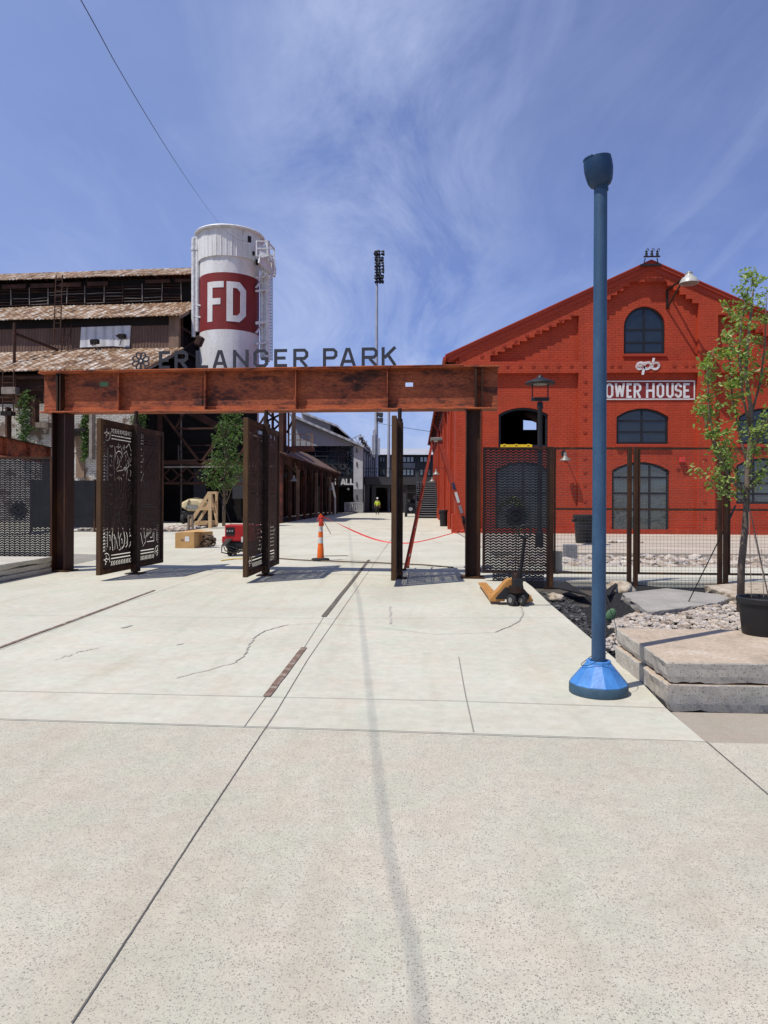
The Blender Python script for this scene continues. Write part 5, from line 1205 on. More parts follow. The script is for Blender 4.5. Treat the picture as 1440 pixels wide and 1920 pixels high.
m_ = MB().lathe([(.125, 1.685), (.13, 1.69), (.115, 1.70), (.11, 1.76), (.08, 1.81), (.03, 1.83), (0, 1.83)], (0, -.01, 0), 20); o = m_.build('helmet', 'white_metal', None, smooth=True); o.parent = wk
# ------------------------------------------------------------------ gateway: two columns, a riveted plate girder, raised letters
GY = 14.95; gcx = -3.08; gw = thing('gateway', 'rusty plate girder on two steel columns carrying the cut-out letters ERLANGER PARK', 'gateway', (gcx, GY, 0))
def gx(p):                              # along the girder, which is turned 3.3 degrees
    d = ray(p, 730); c_, s_ = math.cos(R(3.3)), math.sin(R(3.3)); k = d.x/d.y
    return (k*(GY-.2)-gcx)/(c_+k*s_)
gz0, gz1 = 3.455, W(500, 691, GY-.2).z
gxl, gxr = gx(75), gx(935)
gl_ = lambda u, v, w_: Vector((gcx+u, GY+w_, v))
hole = (gx(767), (gz0+gz1)/2+.10)
MB().shape([(gxl, gz0+.03), (gxr, gz0+.03), (gxr, gz1-.03), (gxl, gz1-.03)], [[(hole[0]-.08, hole[1]-.045), (hole[0]+.08, hole[1]-.045), (hole[0]+.08, hole[1]+.045), (hole[0]-.08, hole[1]+.045)]], .03, lambda u, v, w_: gl_(u, v, w_-.015)).build('girder_web', 'girder', gw)
f = MB().bx(gcx+gxl-.03, gcx+gxr+.03, GY-.21, GY+.21, gz1-.03, gz1); f.bx(gcx+gxl, gcx+gxr-.7, GY-.23, GY+.23, gz1+.001, gz1+.022); f.bx(gcx+gxl, gcx+gxr, GY-.19, GY-.165, gz1-.13, gz1-.031) if False else None
f.build('top_flange', 'girder_bright', gw, bevel=.004)
MB().bx(gcx+gxl, gcx+gxr, GY-.034, GY-.0155, gz1-.13, gz1-.031).build('top_angle', 'girder', gw)
f = MB().bx(gcx+gxl, gcx+gxr, GY-.21, GY+.21, gz0, gz0+.028); f.build('bottom_flange', 'girder_bright', gw, bevel=.004)
MB().bx(gcx+gxl, gcx+gxr, GY-.034, GY-.0155, gz0+.029, gz0+.13).build('bottom_angle', 'girder_bright', gw)
rv = MB()
def rivet(mb, x, y, z, ax):
    rot = Matrix.Rotation(R(90), 3, 'X') if ax == 'y' else None
    mb.lathe([(.017, 0), (.015, .008), (.008, .013), (0, .014)], (x, y, z), 8, rot)
x = gxl+.1; rme = None
while x < gxr-.05:
    rivet(rv, gcx+x, GY-.034, gz1-.08, 'y')
    if rme is None: m_ = MB(); rivet(m_, 0, 0, 0, 'z'); o = m_.build('rivet', 'girder_bright', None, smooth=True); rme = o.data
    else: o = bpy.data.objects.new('rivet', rme); col.objects.link(o)
    o.parent = gw; o.location = (x, -.15, gz0+.028); x += .145
tag(rv.build('top_rivets', 'girder', gw, smooth=True), kind='stuff')
for p in (222, 385, 555, 727):
    x = gcx+gx(p); s = MB().bx(x-.008, x+.008, GY-.19, GY-.016, gz0+.029, gz1-.031); s.bx(x-.085, x-.0085, GY-.032, GY-.0165, gz0+.131, gz1-.131)
    if p in (385,): s.bx(x-.34, x-.12, GY-.030, GY-.0168, gz0+.131, gz1-.131)
    sf = s.build('stiffener', 'girder', gw); r_ = MB(); z = gz0+.2
    while z < gz1-.15: rivet(r_, x-.05, GY-.032, z, 'y'); z += .11
    r_.build('rivets', 'girder', sf, smooth=True)
for p in (107, 893):
    x = gcx+gx(p); s = MB().bx(x-.02, x+.02, GY-.195, GY-.016, gz0+.029, gz1-.031)
    if p == 893: s.bx(x+.12, x+.14, GY-.195, GY-.016, gz0+.029, gz1-.031)
    else: s.bx(x+.06, x+.085, GY-.195, GY-.016, gz0+.029, gz1-.031)
    s.build('end_stiffener', 'frame_rust', gw)
for k, x in enumerate((gx(110), gx(889))):       # H columns
    X = gcx+x; c = MB(); hw2, hd = .155, .19
    c.bx(X-hw2, X-hw2+.022, GY-hd, GY+hd, .03, gz0-.002); c.bx(X+hw2-.022, X+hw2, GY-hd, GY+hd, .03, gz0-.002); c.bx(X-hw2+.0225, X+hw2-.0225, GY-.008, GY+.008, .03, gz0-.003)
    cc_ = c.build('column', 'column', gw); MB().bx(X-.24, X+.24, GY-.24, GY+.24, .001, .029).build('base_plate', 'frame_rust', cc_)
# letters standing on the girder
lz = gz1+.035; lh = W(500, 656, GY-.1).z-lz
MB().bx(gcx+gx(243), gcx+gx(744), GY-.13, GY-.09, gz1+.0225, gz1+.042).build('letter_rail', 'letter', gw)
for ch, a, b in (('E', 296, 316), ('R', 325.5, 350.5), ('L', 365.5, 388), ('A', 397, 424.5), ('N', 435.5, 464.5), ('G', 474, 501.5), ('E', 513, 537), ('R', 549, 577), ('P', 605, 632), ('A', 637, 667), ('R', 678, 708), ('K', 715.5, 744)):
    wd = (gx(b)-gx(a))/lh
    strokes(MB(), glyph(ch, wd, .165), gcx+gx(a), lz+.008, lh, .03, .165, lambda u, v, w_: Vector((u, GY-.13+w_, v))).build('letter', 'letter', gw)
em = MB(); ex, ez, er = gcx+gx(261.5), lz+lh*.5-.01, .20
for k in range(8):
    a = k*math.pi/4+.39; cx_, cz_ = ex+.125*math.cos(a), ez+.125*math.sin(a)
    pet = [(cx_+(.070*math.cos(t_))*math.cos(a)-(.050*math.sin(t_))*math.sin(a), cz_+(.070*math.cos(t_))*math.sin(a)+(.050*math.sin(t_))*math.cos(a)) for t_ in [2*math.pi*i/14 for i in range(14)]]
    strokes(em, [(pet, 1)], 0, 0, 1, .03, .024, lambda u, v, w_, k=k: Vector((u, GY-.13+w_-.0007*k, v)))
strokes(em, [([(ex+.045*math.cos(2*math.pi*i/12), ez+.045*math.sin(2*math.pi*i/12)) for i in range(12)], 1)], 0, 0, 1, .03, .022, lambda u, v, w_: Vector((u, GY-.138+w_, v)))
em.build('flower_emblem', 'letter', gw)
MB().bx(gcx+gx(180), gcx+gx(196), GY-.019, GY-.0156, gz0+.58, gz0+.68).build('green_sticker', 'cactus', gw)
gw.rotation_euler = (0, 0, -R(3.3))
def GW(x, y, z): return Matrix.Translation((gcx, GY, 0)) @ Matrix.Rotation(-R(3.3), 4, 'Z') @ Vector((x-gcx, y, z))

# ------------------------------------------------------------------ pivoting cut-metal gates
PW, PZ0, PZ1 = 2.86, .115, 3.14
def art(seed, kind):
    """slots of the pierced drawing on a panel (u along the panel, v up), never touching one another"""
    out = []; r = random.Random(seed); t = .013; W_, H_ = PW-.20, PZ1-PZ0-.20    # plate size
    grid = {}
    def ok(pts):
        for a in pts:
            i, j = int(a[0]/.04), int(a[1]/.04)
            for u_ in (i-1, i, i+1):
                for v_ in (j-1, j, j+1):
                    for b in grid.get((u_, v_), ()):
                        if (a[0]-b[0])**2+(a[1]-b[1])**2 < .031**2: return False
        return True
    def put(pts, tt=t, force=False, dens=8):
        tt *= 1.15
        P = []
        for a, b in zip(pts[:-1], pts[1:]):
            n = max(1, int(math.hypot(b[0]-a[0], b[1]-a[1])/.016))
            P += [(a[0]+(b[0]-a[0])*i/n, a[1]+(b[1]-a[1])*i/n) for i in range(n)]
        P.append(pts[-1])
        if min(p[0] for p in P) < .02 or max(p[0] for p in P) > W_-.02 or min(p[1] for p in P) < .02 or max(p[1] for p in P) > H_-.02: return
        if any(abs(p[0]-W_/2) < .11 for p in P): return
        if not ok(P): return
        [grid.setdefault((int(q[0]/.04), int(q[1]/.04)), []).append(q) for q in P]; out.append(slot(pts, tt))
    def circ(cx, cz, rr, a0=0, a1=5.6, n=14): return [(cx+rr*math.cos(a0+(a1-a0)*i/n), cz+rr*math.sin(a0+(a1-a0)*i/n)) for i in range(n+1)]
    bw = .17
    for cx, cz in ((bw, bw), (bw, H_-bw), (W_-bw, bw), (W_-bw, H_-bw)):
        put(circ(cx, cz, .035), .016)
        for k in range(9): a = k*2*math.pi/9; put([(cx+.075*math.cos(a), cz+.075*math.sin(a)), (cx+.078*math.cos(a+.36), cz+.078*math.sin(a+.36))], .03)
        q0 = math.atan2(H_/2-cz, W_/2-cx); put(circ(cx, cz, .135, q0-1.2, q0+1.2, 10), .014)
    u = .36
    while u < W_-.34:
        for z, d in ((.09, 1), (H_-.09, -1)):
            for s_ in (-1,): put([(u, z-.045), (u+.03, z), (u, z+.045)] if kind != 2 else [(u, z-.04), (u+.03, z+.04)], .018)
        u += .068
    z = .36
    while z < H_-.34:
        for uu in (.085, W_-.085): put([(uu-.035, z-.015), (uu, z+.02), (uu+.035, z-.015)], .016)
        z += .066
    for uu in (.16, W_-.16):
        z = .38
        while z < H_-.4: put([(uu, z), (uu, z+.02)], .016); z += .055
    for zz_ in (.185, .25, H_-.185, H_-.25):
        for a, b in ((.36, W_/2-.16), (W_/2+.16, W_-.36)): put([(a, zz_), (b, zz_)], .017)
    for uu in (.215, W_-.215): put([(uu, .42), (uu, H_/2-.05)], .011); put([(uu, H_/2+.05), (uu, H_-.42)], .011)
    x0, x1, z0_, z1_ = .27, W_-.27, .31, H_-.31
    if kind == 0:
        # seated cat, tall figure with rays on the near half; tower, bridge and boxes on the far half
        put([(x0+.16, z0_+.03), (x0+.12, z0_+.25), (x0+.16, z0_+.5), (x0+.24, z0_+.66), (x0+.25, z0_+.80), (x0+.30, z0_+.74), (x0+.37, z0_+.75), (x0+.42, z0_+.82), (x0+.44, z0_+.70), (x0+.40, z0_+.60)], .017)
        put([(x0+.47, z0_+.56), (x0+.60, z0_+.42), (x0+.66, z0_+.25), (x0+.62, z0_+.10), (x0+.52, z0_+.04)], .017)
        put([(x0+.70, z0_+.06), (x0+.78, z0_+.12), (x0+.76, z0_+.30), (x0+.70, z0_+.42), (x0+.72, z0_+.60), (x0+.77, z0_+.72)], .015)
        put([(x0+.24, z0_+.05), (x0+.26, z0_+.30), (x0+.32, z0_+.18), (x0+.36, z0_+.05)], .012)
        put([(x0+.44, z0_+.10), (x0+.42, z0_+.25), (x0+.50, z0_+.36)], .012)
        put([(x0+.26, z0_+1.0), (x0+.30, z0_+1.25), (x0+.22, z0_+1.5), (x0+.18, z0_+1.8), (x0+.24, z0_+2.0), (x0+.22, z0_+2.12)], .014)
        put(circ(x0+.40, z1_-.32, .15, .2, 3.4, 10), .014); put([(x0+.30, z1_-.58), (x0+.55, z1_-.55), (x0+.66, z1_-.48)], .014)
        for k in range(8): a = 1.0-k*.27; put([(x0+.62+.08*math.cos(a), z1_-.9+.1*math.sin(a)), (x0+.40+.48*math.cos(a), z1_-.9+.55*math.sin(a))], .013)
        for k in range(7): zc_ = z0_+.95+k*.19; put([(x0+.02, zc_), (x0+.05, zc_+.04), (x0+.09, zc_), (x0+.13, zc_+.04)], .014)
        put([(x0+.55, z0_+.9), (x0+.60, z0_+1.15), (x0+.72, z0_+1.05)], .012)
        m0 = W_/2+.17
        put([(m0+.08, z0_+1.35), (m0+.40, z1_-.4), (m0+.80, z1_-.04)], .02); put([(m0+.30, z0_+1.35), (m0+.55, z1_-.75), (m0+.85, z1_-.3)], .014)
        for k in range(9): put([(m0+.02+k*.10, z0_+1.02), (m0+.02+k*.10, z0_+1.24)], .013)
        put([(m0, z0_+.95), (m0+.85, z0_+.95)], .013); put([(m0, z0_+.89), (m0+.85, z0_+.89)], .013)
        put([(m0+.32, z0_+.62), (m0+.80, z0_+.62), (m0+.80, z0_+.12), (m0+.45, z0_+.12)], .013); put([(m0+.32, z0_+.56), (m0+.32, z0_+.2)], .012)
        for k in range(6): put([(m0+.42+k*.05, z0_+.22+.02*k), (m0+.46+k*.05, z0_+.42-.02*(k % 3))], .012)
        put([(m0+.05, z0_+.7), (m0+.12, z0_+.4), (m0+.24, z0_+.08)], .013); put([(m0+.02, z0_+.3), (m0+.10, z0_+.05)], .012)
        for k in range(3): put(circ(m0+.62+.11*k, z0_+.76, .035, 0, 5.4, 8), .010)
        for k in range(4): put([(m0+.02, z1_-.1-k*.13), (m0+.18+.05*k, z1_-.06-k*.13)], .012)
    else:
        halves = (x0, W_/2+.17)
        for hx0 in halves:
            for k in range(9): put([(hx0+.04+k*.09, z1_-.95), (hx0+.04+k*.09, z1_-.72)], .02)
            put([(hx0, z1_-.66), (hx0+.8, z1_-.66)], .013); put([(hx0, z1_-1.02), (hx0+.8, z1_-1.02)], .013)
            for k in range(5): a = r.uniform(.2, .6); put([(hx0+.1+k*.15, z1_-.45), (hx0+.14+k*.15+a*.1, z1_-.12)], r.choice((.014, .03)))
            put(circ(hx0+.45, z1_-.34, .09, 0, 5, 10), .02)
            for k in range(8): put([(hx0+.06+k*.09, z1_-1.36), (hx0+.05+k*.1, z1_-1.10)], .016)
            put([(hx0+.06, z0_+.85), (hx0+.3, z0_+1.1), (hx0+.72, z0_+1.45)], .022); put([(hx0+.14, z0_+.80), (hx0+.42, z0_+1.08), (hx0+.80, z0_+1.38)], .012)
            for k in range(4): put([(hx0+.42+.08*k, z0_+.62), (hx0+.50+.06*k, z0_+.85)], .014)
            put([(hx0+.35, z0_+.55), (hx0+.8, z0_+.55)], .012)
            for k in range(6):
                for j in range(3): put([(hx0+.45+.12*j, z0_+.06+.08*k), (hx0+.49+.12*j, z0_+.06+.08*k)], .02)
            put([(hx0+.05, z0_+.05), (hx0+.05, z0_+.6)], .012); put([(hx0+.2, z0_+.05), (hx0+.2, z0_+.5)], .012)
    for _ in range(1500):                            # free strokes filling what is left
        a = r.uniform(x0, x1), r.uniform(z0_, z1_); an = r.choice((0, .4, 1.57, 2.4, 1.1)); L = r.uniform(.05, .30)
        put([a, (a[0]+L*math.cos(an)*.6, a[1]+L*math.sin(an)), (a[0]+L*math.cos(an+.5), a[1]+L*math.sin(an+.5)*1.3)], r.choice((.010, .013)))
    return out
def pivot_gate(X, Yc, rz, seed, kind, label):
    t = thing('pivot_gate', label, 'gate', (X, Yc, 0), 'tall pivoting gates under the girder')
    L = PW
    def P(u, v, w_): return Vector((X+w_, Yc-L/2+u, v))
    fr_ = MB(); a = .10
    MB().bx(X-.0455, X+.0455, Yc-L/2-.002, Yc-L/2+a, PZ0-.001, PZ1+.001).build('end_stile', 'lit_edge_rust', t, bevel=.006); fr_.bx(X-.045, X+.045, Yc+L/2-a, Yc+L/2, PZ0, PZ1)
    fr_.bx(X-.044, X+.044, Yc-L/2+a+.001, Yc+L/2-a-.001, PZ0, PZ0+a); fr_.bx(X-.044, X+.044, Yc-L/2+a+.001, Yc+L/2-a-.001, PZ1-a, PZ1)
    fr_.build('frame', 'frame_rust', t, bevel=.006)
    W_, H_ = L-2*a, PZ1-PZ0-2*a
    MB().shape([(0, 0), (W_, 0), (W_, H_), (0, H_)], art(seed, kind), .002, lambda u, v, w_: Vector((X+.02+w_, Yc-L/2+a+u, PZ0+a+v))).build('pierced_screen', 'plate_dark', t)
    ps = MB().bx(X-.008, X+.132, Yc-.09, Yc+.09, .05, PZ1+.03); ps.build('pivot_post', 'steel_dark', t, bevel=.008)
    MB().lathe([(.06, PZ1+.03), (.06, PZ1+.10), (.04, PZ1+.10), (.04, gz0)], (X+.06, Yc, 0), 16).build('pivot_pin', 'steel_dark', t, smooth=True)
    pb = MB().bx(X-.10, X+.22, Yc-.17, Yc+.17, .003, .022); pb.lathe([(.05, .02), (.05, .05)], (X+.06, Yc, 0), 16); pb.build('floor_plate', 'steel_dark', t)
    t.rotation_euler = (0, 0, rz); return t
pivot_gate(-6.04, 14.82, R(-4.0), 3, 0, 'left pivoting gate pierced with a seated cat and a tall figure, beside the left column')
pivot_gate(-3.23, 14.72, R(-1.0), 8, 1, 'middle pivoting gate with pierced bars, in front of the red welding machine')
pivot_gate(-.43, 14.42, R(-.2), 12, 2, 'right pivoting gate seen edge-on beside the red stepladder')

# ------------------------------------------------------------------ perforated panels and mesh fence
def perf(mb, x0, x1, y, z0, z1, th=.005, cw=.113, ch=.0535, gear=None):
    nx_, nz_ = max(1, round((x1-x0)/cw)), max(1, round((z1-z0)/ch)); cw = (x1-x0)/nx_; ch = (z1-z0)/nz_
    g = [(-.050, -.022), (0, .009), (.050, -.022), (.050, -.011), (0, .020), (-.050, -.011)]
    tri = None
    for i in range(nx_):
        for j in range(nz_):
            cx_, cz_ = x0+(i+.5)*cw, z0+(j+.5)*ch
            o = [(cx_-cw/2, cz_-ch/2), (cx_+cw/2, cz_-ch/2), (cx_+cw/2, cz_+ch/2), (cx_-cw/2, cz_+ch/2)]
            solid = gear and math.hypot(cx_-gear[0], cz_-gear[1]) < gear[2]
            edge = i in (0, nx_-1) and False
            mb.shape(o, [] if solid else [[(cx_+u, cz_+v) for u, v in g]], th, lambda u, v, w_: Vector((u, y+w_, v)))
def gearplate(mb, x, y, z, s=1.0):
    ou = []
    for k in range(10):
        a = k*2*math.pi/10
        for da, rr in ((-.20, .175), (-.12, .215), (.12, .215), (.20, .175)): ou.append((x+rr*s*math.cos(a+da), z+rr*s*math.sin(a+da)))
    mb.shape(ou, [[(x+.115*s*math.cos(t_)*1, z+.115*s*math.sin(t_)) for t_ in [.3+2.5*i/10 for i in range(11)]]+[(x+.085*s*math.cos(t_), z+.085*s*math.sin(t_)) for t_ in [2.8-2.5*i/10 for i in range(11)]],
                 [(x+.115*s*math.cos(t_)*1, z+.115*s*math.sin(t_)) for t_ in [3.5+2.5*i/10 for i in range(11)]]+[(x+.085*s*math.cos(t_), z+.085*s*math.sin(t_)) for t_ in [6.0-2.5*i/10 for i in range(11)]],
                 [(x+.045*s*math.cos(t_), z+.045*s*math.sin(t_)) for t_ in [2*math.pi*i/10 for i in range(10)]]], .008, lambda u, v, w_: Vector((u, y+w_, v)))
FY = 14.1
def fx(p): return W(p, 950, FY).x
fz1, fzb, fzm = W(1100, 839, FY).z, W(1100, 1074, FY).z, W(1100, 954.5, FY).z
fn = thing('mesh_fence', 'rusty framed fence right of the gateway, one black perforated panel then wire mesh bays', 'fence', (fx(1185), FY, -.1))
ptop = .05
A, B = fx(905), fx(1030)
p_ = MB(); zb_ = fzb-.02
p_.bx(A, A+.045, FY-.03, FY+.03, zb_, fz1); p_.bx(B-.05, B, FY-.031, FY+.031, -.16, fz1+.01)
p_.bx(A+.046, B-.051, FY-.03, FY+.03, fz1-.04, fz1-.001); p_.bx(A+.046, B-.051, FY-.03, FY+.03, zb_, zb_+.04); p_.build('panel_frame', 'steel_dark', fn)
q_ = MB(); perf(q_, A+.046, B-.051, FY-.01, zb_+.041, fz1-.041, gear=(fx(967), W(967, 968, FY).z, .17)); q_.build('perforated_panel', 'perf', fn)
q_ = MB(); gearplate(q_, fx(967), FY-.022, W(967, 968, FY).z, 1.0); q_.build('gear_emblem', 'perf', fn)
lo_ = MB(); perf(lo_, A+.2, B-.1, FY-.01, -.16, zb_-.005); lo_.build('lower_panel', 'perf', fn)
posts = [(1034, 1107), (1180, 1107), (1192, 1107), (1350, 1092), (1361, 1092), (1518, 1092), (1529, 1092)]
for p, q in posts:
    x = fx(p); MB().bx(x-.038, x+.038, FY-.042, FY+.042, -.22, fz1+.012).build('post', 'frame_rust', fn, bevel=.005)
for p in (1186, 1355.5, 1032): x = fx(p); MB().bx(x-.13, x+.13, FY-.09, FY+.06, -.22, -.10).build('post_foot', 'steel_dark', fn)
bays = [(1039, 1175), (1197, 1345), (1366, 1513)]
for a, b in bays:
    x0_, x1_ = fx(a)+.0, fx(b); f_ = MB()
    f_.bx(x0_, x1_, FY-.025, FY+.025, fz1-.04, fz1); f_.bx(x0_, x1_, FY-.025, FY+.025, fzb-.02, fzb+.02); f_.bx(x0_, x1_, FY-.02, FY+.02, fzm-.02, fzm+.02)
    f_.bx(x0_+.0005, x0_+.03, FY-.024, FY+.024, fzb+.021, fz1-.041); f_.build('rails', 'frame_rust', fn)
    w_ = MB(); n = int((x1_-x0_)/.066)
    for i in range(1, n): x = x0_+(x1_-x0_)*i/n; w_.tube([(x, FY-.028, -.16), (x, FY-.028, fz1-.02)], .0022, 3, False)
    n = int((fz1+.16)/.066)
    for i in range(n): z = -.15+(fz1+.13)*i/n; w_.tube([(x0_+.01, FY-.033, z), (x1_-.01, FY-.033, z)], .0022, 3, False)
    w_.build('wire_mesh', 'wire', fn, recalc=False)
# yellow level lying on the panel
lv = MB(); a, b = fx(938), fx(997); lv.bx(a, b, FY-.025, FY+.02, fz1+.0005, fz1+.055)
for s_ in (.12, .5, .88): x = a+(b-a)*s_; lv.bx(x-.03, x+.03, FY-.024, FY+.019, fz1+.0555, fz1+.064)
t = thing('spirit_level', 'yellow spirit level lying on top of the perforated fence panel', 'level', ((a+b)/2, FY, fz1))
lv.build('body', 'yellow', t, bevel=.003)
for s_ in (.12, .5, .88): x = a+(b-a)*s_; MB().bx(x-.02, x+.02, FY-.0265, FY-.0255, fz1+.02, fz1+.04).build('vial_window', 'black', t)
# left perforated fence
LY = 15.62
def lx_(p): return W(p, 950, LY).x
lt = W(50, 858, LY).z; lf = thing('perforated_fence', 'black perforated chevron fence left of the gateway, behind the white stone slabs', 'fence', (lx_(40), LY, 0))
e_ = lx_(95); st0 = e_-4*1.42
for k in range(4):
    x1_, x0_ = e_-k*1.42, e_-(k+1)*1.42; q_ = MB(); perf(q_, x0_+.004, x1_-.004, LY, .10, lt-.03, gear=((x0_+x1_)/2-.02, 1.32, .16)); q_.build('perforated_panel', 'perf', lf)
    g_ = MB(); gearplate(g_, (x0_+x1_)/2-.02, LY-.012, 1.32); g_.build('gear_emblem', 'perf', lf)
f_ = MB(); f_.bx(st0, e_, LY-.03, LY+.03, lt-.0295, lt+.02); f_.bx(st0, e_, LY-.03, LY+.03, .05, .0995); f_.bx(e_+.0, e_+.05, LY-.03, LY+.03, .0, lt+.02); f_.build('rails', 'frame_rust', lf)
for k in range(5): x = e_-k*1.42; MB().bx(x-.03, x+.03, LY+.03, LY+.09, 0, lt).build('post', 'steel_dark', lf)
# dark fence far behind, left
BYf = 33.0
def lb(p): return W(p, 950, BYf).x
bf = thing('panel_fence', 'dark panel fence standing before the white brick wall, seen left of the first gate', 'fence', (lb(150), BYf, 0))
zt2_ = W(150, 901, BYf).z; x = lb(60); k = 0
while x < lb(300)-1.2:
    MB().bx(x+.03, x+1.5, BYf, BYf+.02, .2, zt2_).build('panel', 'perf', bf); MB().bx(x-.05, x+.03, BYf-.04, BYf+.04, 0, zt2_+.05).build('post', 'steel_dark', bf); x += 1.53; k += 1
# second rusty girder on the left
gA, gB = W(-60, 826, 29.0), W(92, 839, 39.0); gA.z = gB.z = 4.0
sg = thing('steel_girder', 'shorter rusty orange girder on posts behind the left perforated fence', 'girder', ((gA.x+gB.x)/2, (gA.y+gB.y)/2, 0))
h_ = .44
MB().bar(gA, gB, .03, .86).build('web', 'girder', sg)
MB().bar(gA+Vector((0, 0, h_)), gB+Vector((0, 0, h_)), .42, .03).build('top_flange', 'steel_dark', sg)
MB().bar(gA-Vector((0, 0, h_)), gB-Vector((0, 0, h_)), .42, .03).build('bottom_flange', 'girder_bright', sg)
for f_ in (.03, .36, .66, .97):
    c = gA.lerp(gB, f_); MB().bar(c-Vector((0, 0, .42)), c+Vector((0, 0, .42)), .40, .03, (gB-gA).normalized()).build('stiffener', 'girder', sg)
for f_ in (.05, .95):
    c = gA.lerp(gB, f_); MB().bar((c.x, c.y, 0), (c.x, c.y, 4-h_-.016), .3, .3).build('post', 'steel_dark', sg)

# ------------------------------------------------------------------ lamp post behind the fence
lpY = 24.0; lc = W(1012, 900, lpY); lp = thing('street_lamp', 'black post lamp with a flat round hood behind the perforated panel', 'street lamp', (lc.x, lpY, 0))
def lz_(q): return W(1012, q, lpY).z
MB().lathe([(.13, .03), (.13, .5), (.085, .55), (.08, lz_(820)), (.075, lz_(770)), (.10, lz_(765)), (.10, lz_(757)), (.08, lz_(754))], (lc.x, lpY, 0), 20).build('post', 'black', lp, smooth=True)
MB().bx(lc.x-.29, lc.x+.29, lpY-.11, lpY+.11, lz_(752), lz_(745.5)).build('yoke', 'black', lp, bevel=.02)
for s_ in (-1, 1): MB().tube([(lc.x+s_*.26, lpY, lz_(746)), (lc.x+s_*.26, lpY, lz_(720))], .02, 8).build('arm', 'black', lp)
hd = MB().lathe([(.0, lz_(703)), (.07, lz_(704)), (.12, lz_(709)), (.22, lz_(711)), (.46, lz_(716)), (.50, lz_(719)), (.49, lz_(720)), (.20, lz_(717)), (.0, lz_(717))], (lc.x, lpY, 0), 32).build('hood', 'dark_frame', lp, smooth=True)
MB().lathe([(.0, lz_(717.2)), (.22, lz_(717.2)), (.24, lz_(721)), (.0, lz_(722))], (lc.x, lpY, 0), 24).build('lens', 'shade_metal', hd, smooth=True)

def bin_(name, label, p, q, Y, r0, h):
    c = W(p, q, Y); t = thing(name, label, 'trash can', (c.x, Y, .03 if Y < 34 and c.x > 2.2 else 0), 'black bins by the red hall'); z = t.location.z; c = (c.x, Y, z)
    MB().lathe([(r0*.78, 0), (r0*.80, .02), (r0*.95, h*.9), (r0*.97, h*.92)], c, 24).build('body', 'black', t, smooth=True)
    rim = MB().lathe([(r0*.97, h*.86), (r0*1.06, h*.87), (r0*1.08, h*.98), (r0*1.0, h), (r0*.93, h*.99), (r0*.9, h*.5), (0, h*.48)], c, 24).build('rim', 'black', t, smooth=True)
    for s_ in (-1, 1): MB().bx(c[0]+s_*r0*1.02-.04, c[0]+s_*r0*1.02+.04, Y-.1, Y+.1, z+h*.74, z+h*.84).build('handle', 'black', t, bevel=.01)
bin_('trash_can', 'big black bin in front of the red hall, half hidden by the blue pole', 1096, 1018, 26.5, .40, 1.05)
bin_('trash_can', 'black bin against the red side wall, seen through the legs of the ladder', 832, 985, 43.0, .28, 1.0)
# ------------------------------------------------------------------ traffic post with tape
cY = 18.4; cc = W(601, 1050, cY); t = thing('traffic_post', 'orange and white striped traffic post on a black base with red tape at its top', 'traffic cone', (cc.x, cY, 0)); c = (cc.x, cY, 0)
MB().lathe([(.235, .003), (.24, .03), (.23, .06), (.12, .075), (.0, .08)], c, 8).build('base', 'rubber', t)
zs = [(.06, .092), (.34, .080), (.355, .073), (.46, .069), (.62, .064), (.76, .060), (.90, .056), (1.02, .052), (1.10, .048), (1.13, .03)]
def seg(a, b, nm, mt):
    def rr(z):
        for (z0_, r0_), (z1_, r1_) in zip(zs, zs[1:]):
            if z0_ <= z <= z1_: return r0_+(r1_-r0_)*(z-z0_)/(z1_-z0_)
        return zs[-1][1]
    zz_ = sorted({a, b, *[z for z, _ in zs if a < z < b]}); MB().lathe([(rr(z), z) for z in zz_], c, 24).build(nm, mt, t, smooth=True)
seg(.062, .455, 'body', 'orange'); seg(.455, .61, 'reflective_band', 'reflect'); seg(.61, .76, 'body', 'orange'); seg(.76, .90, 'reflective_band', 'reflect'); seg(.90, 1.10, 'body', 'orange')
MB().tube([(cc.x-.03, cY, 1.08), (cc.x-.035, cY, 1.17), (cc.x, cY, 1.21), (cc.x+.035, cY, 1.17), (cc.x+.03, cY, 1.08)], .018, 8).build('handle', 'orange', t, smooth=True)
kn = MB()
r = random.Random(1)
for k in range(7):
    a = r.uniform(0, 6.28); kn.bar((cc.x+.05*math.cos(a), cY+.05*math.sin(a), 1.16), (cc.x+.10*math.cos(a)-.02, cY+.09*math.sin(a), .90+r.random()*.2), .035, .006)
kn.tube([(cc.x+.06*math.cos(i), cY+.06*math.sin(i), 1.08+.01*i) for i in range(10)], .018, 6)
kn.build('tape_knot', 'tape', t)
a, b = Vector((cc.x+.05, cY, 1.15)), Vector((1.28, 16.9, W(868, 990, 16.9).z))
tm = MB(); n = 50; vs = []
for i in range(n+1):
    f = i/n; p = a.lerp(b, f); p.z = a.z+(b.z-a.z)*f-.52*math.sin(math.pi*f)**1.0*(.75+.25*math.sin(math.pi*f)); tw_ = 2.4*math.exp(-4*f)+.5*math.sin(5*f)
    d = Vector((math.sin(tw_)*.6, .5, math.cos(tw_))).normalized()*(.035*(1-f)**2+.010); vs += [p+d, p-d]
vs += [v+Vector((0, .002, .002)) for v in vs]; m = 2*(n+1)
fs = [(2*i, 2*i+2, 2*i+3, 2*i+1) for i in range(n)]+[(m+2*i, m+2*i+1, m+2*i+3, m+2*i+2) for i in range(n)]
tm.add(vs, fs); single(tm, 'barrier_tape', 'tape', 'red barrier tape sagging from the striped traffic post to the stepladder', 'tape', a, recalc=False)
single(MB().bar((cc.x+.1, cY-.02, 1.0), (cc.x+.26, cY+.05, .70), .03, .01), 'tape_end', 'tan_post', 'loose brown strap end hanging from the top of the striped traffic post', 'strap', (cc.x+.1, cY, .7))
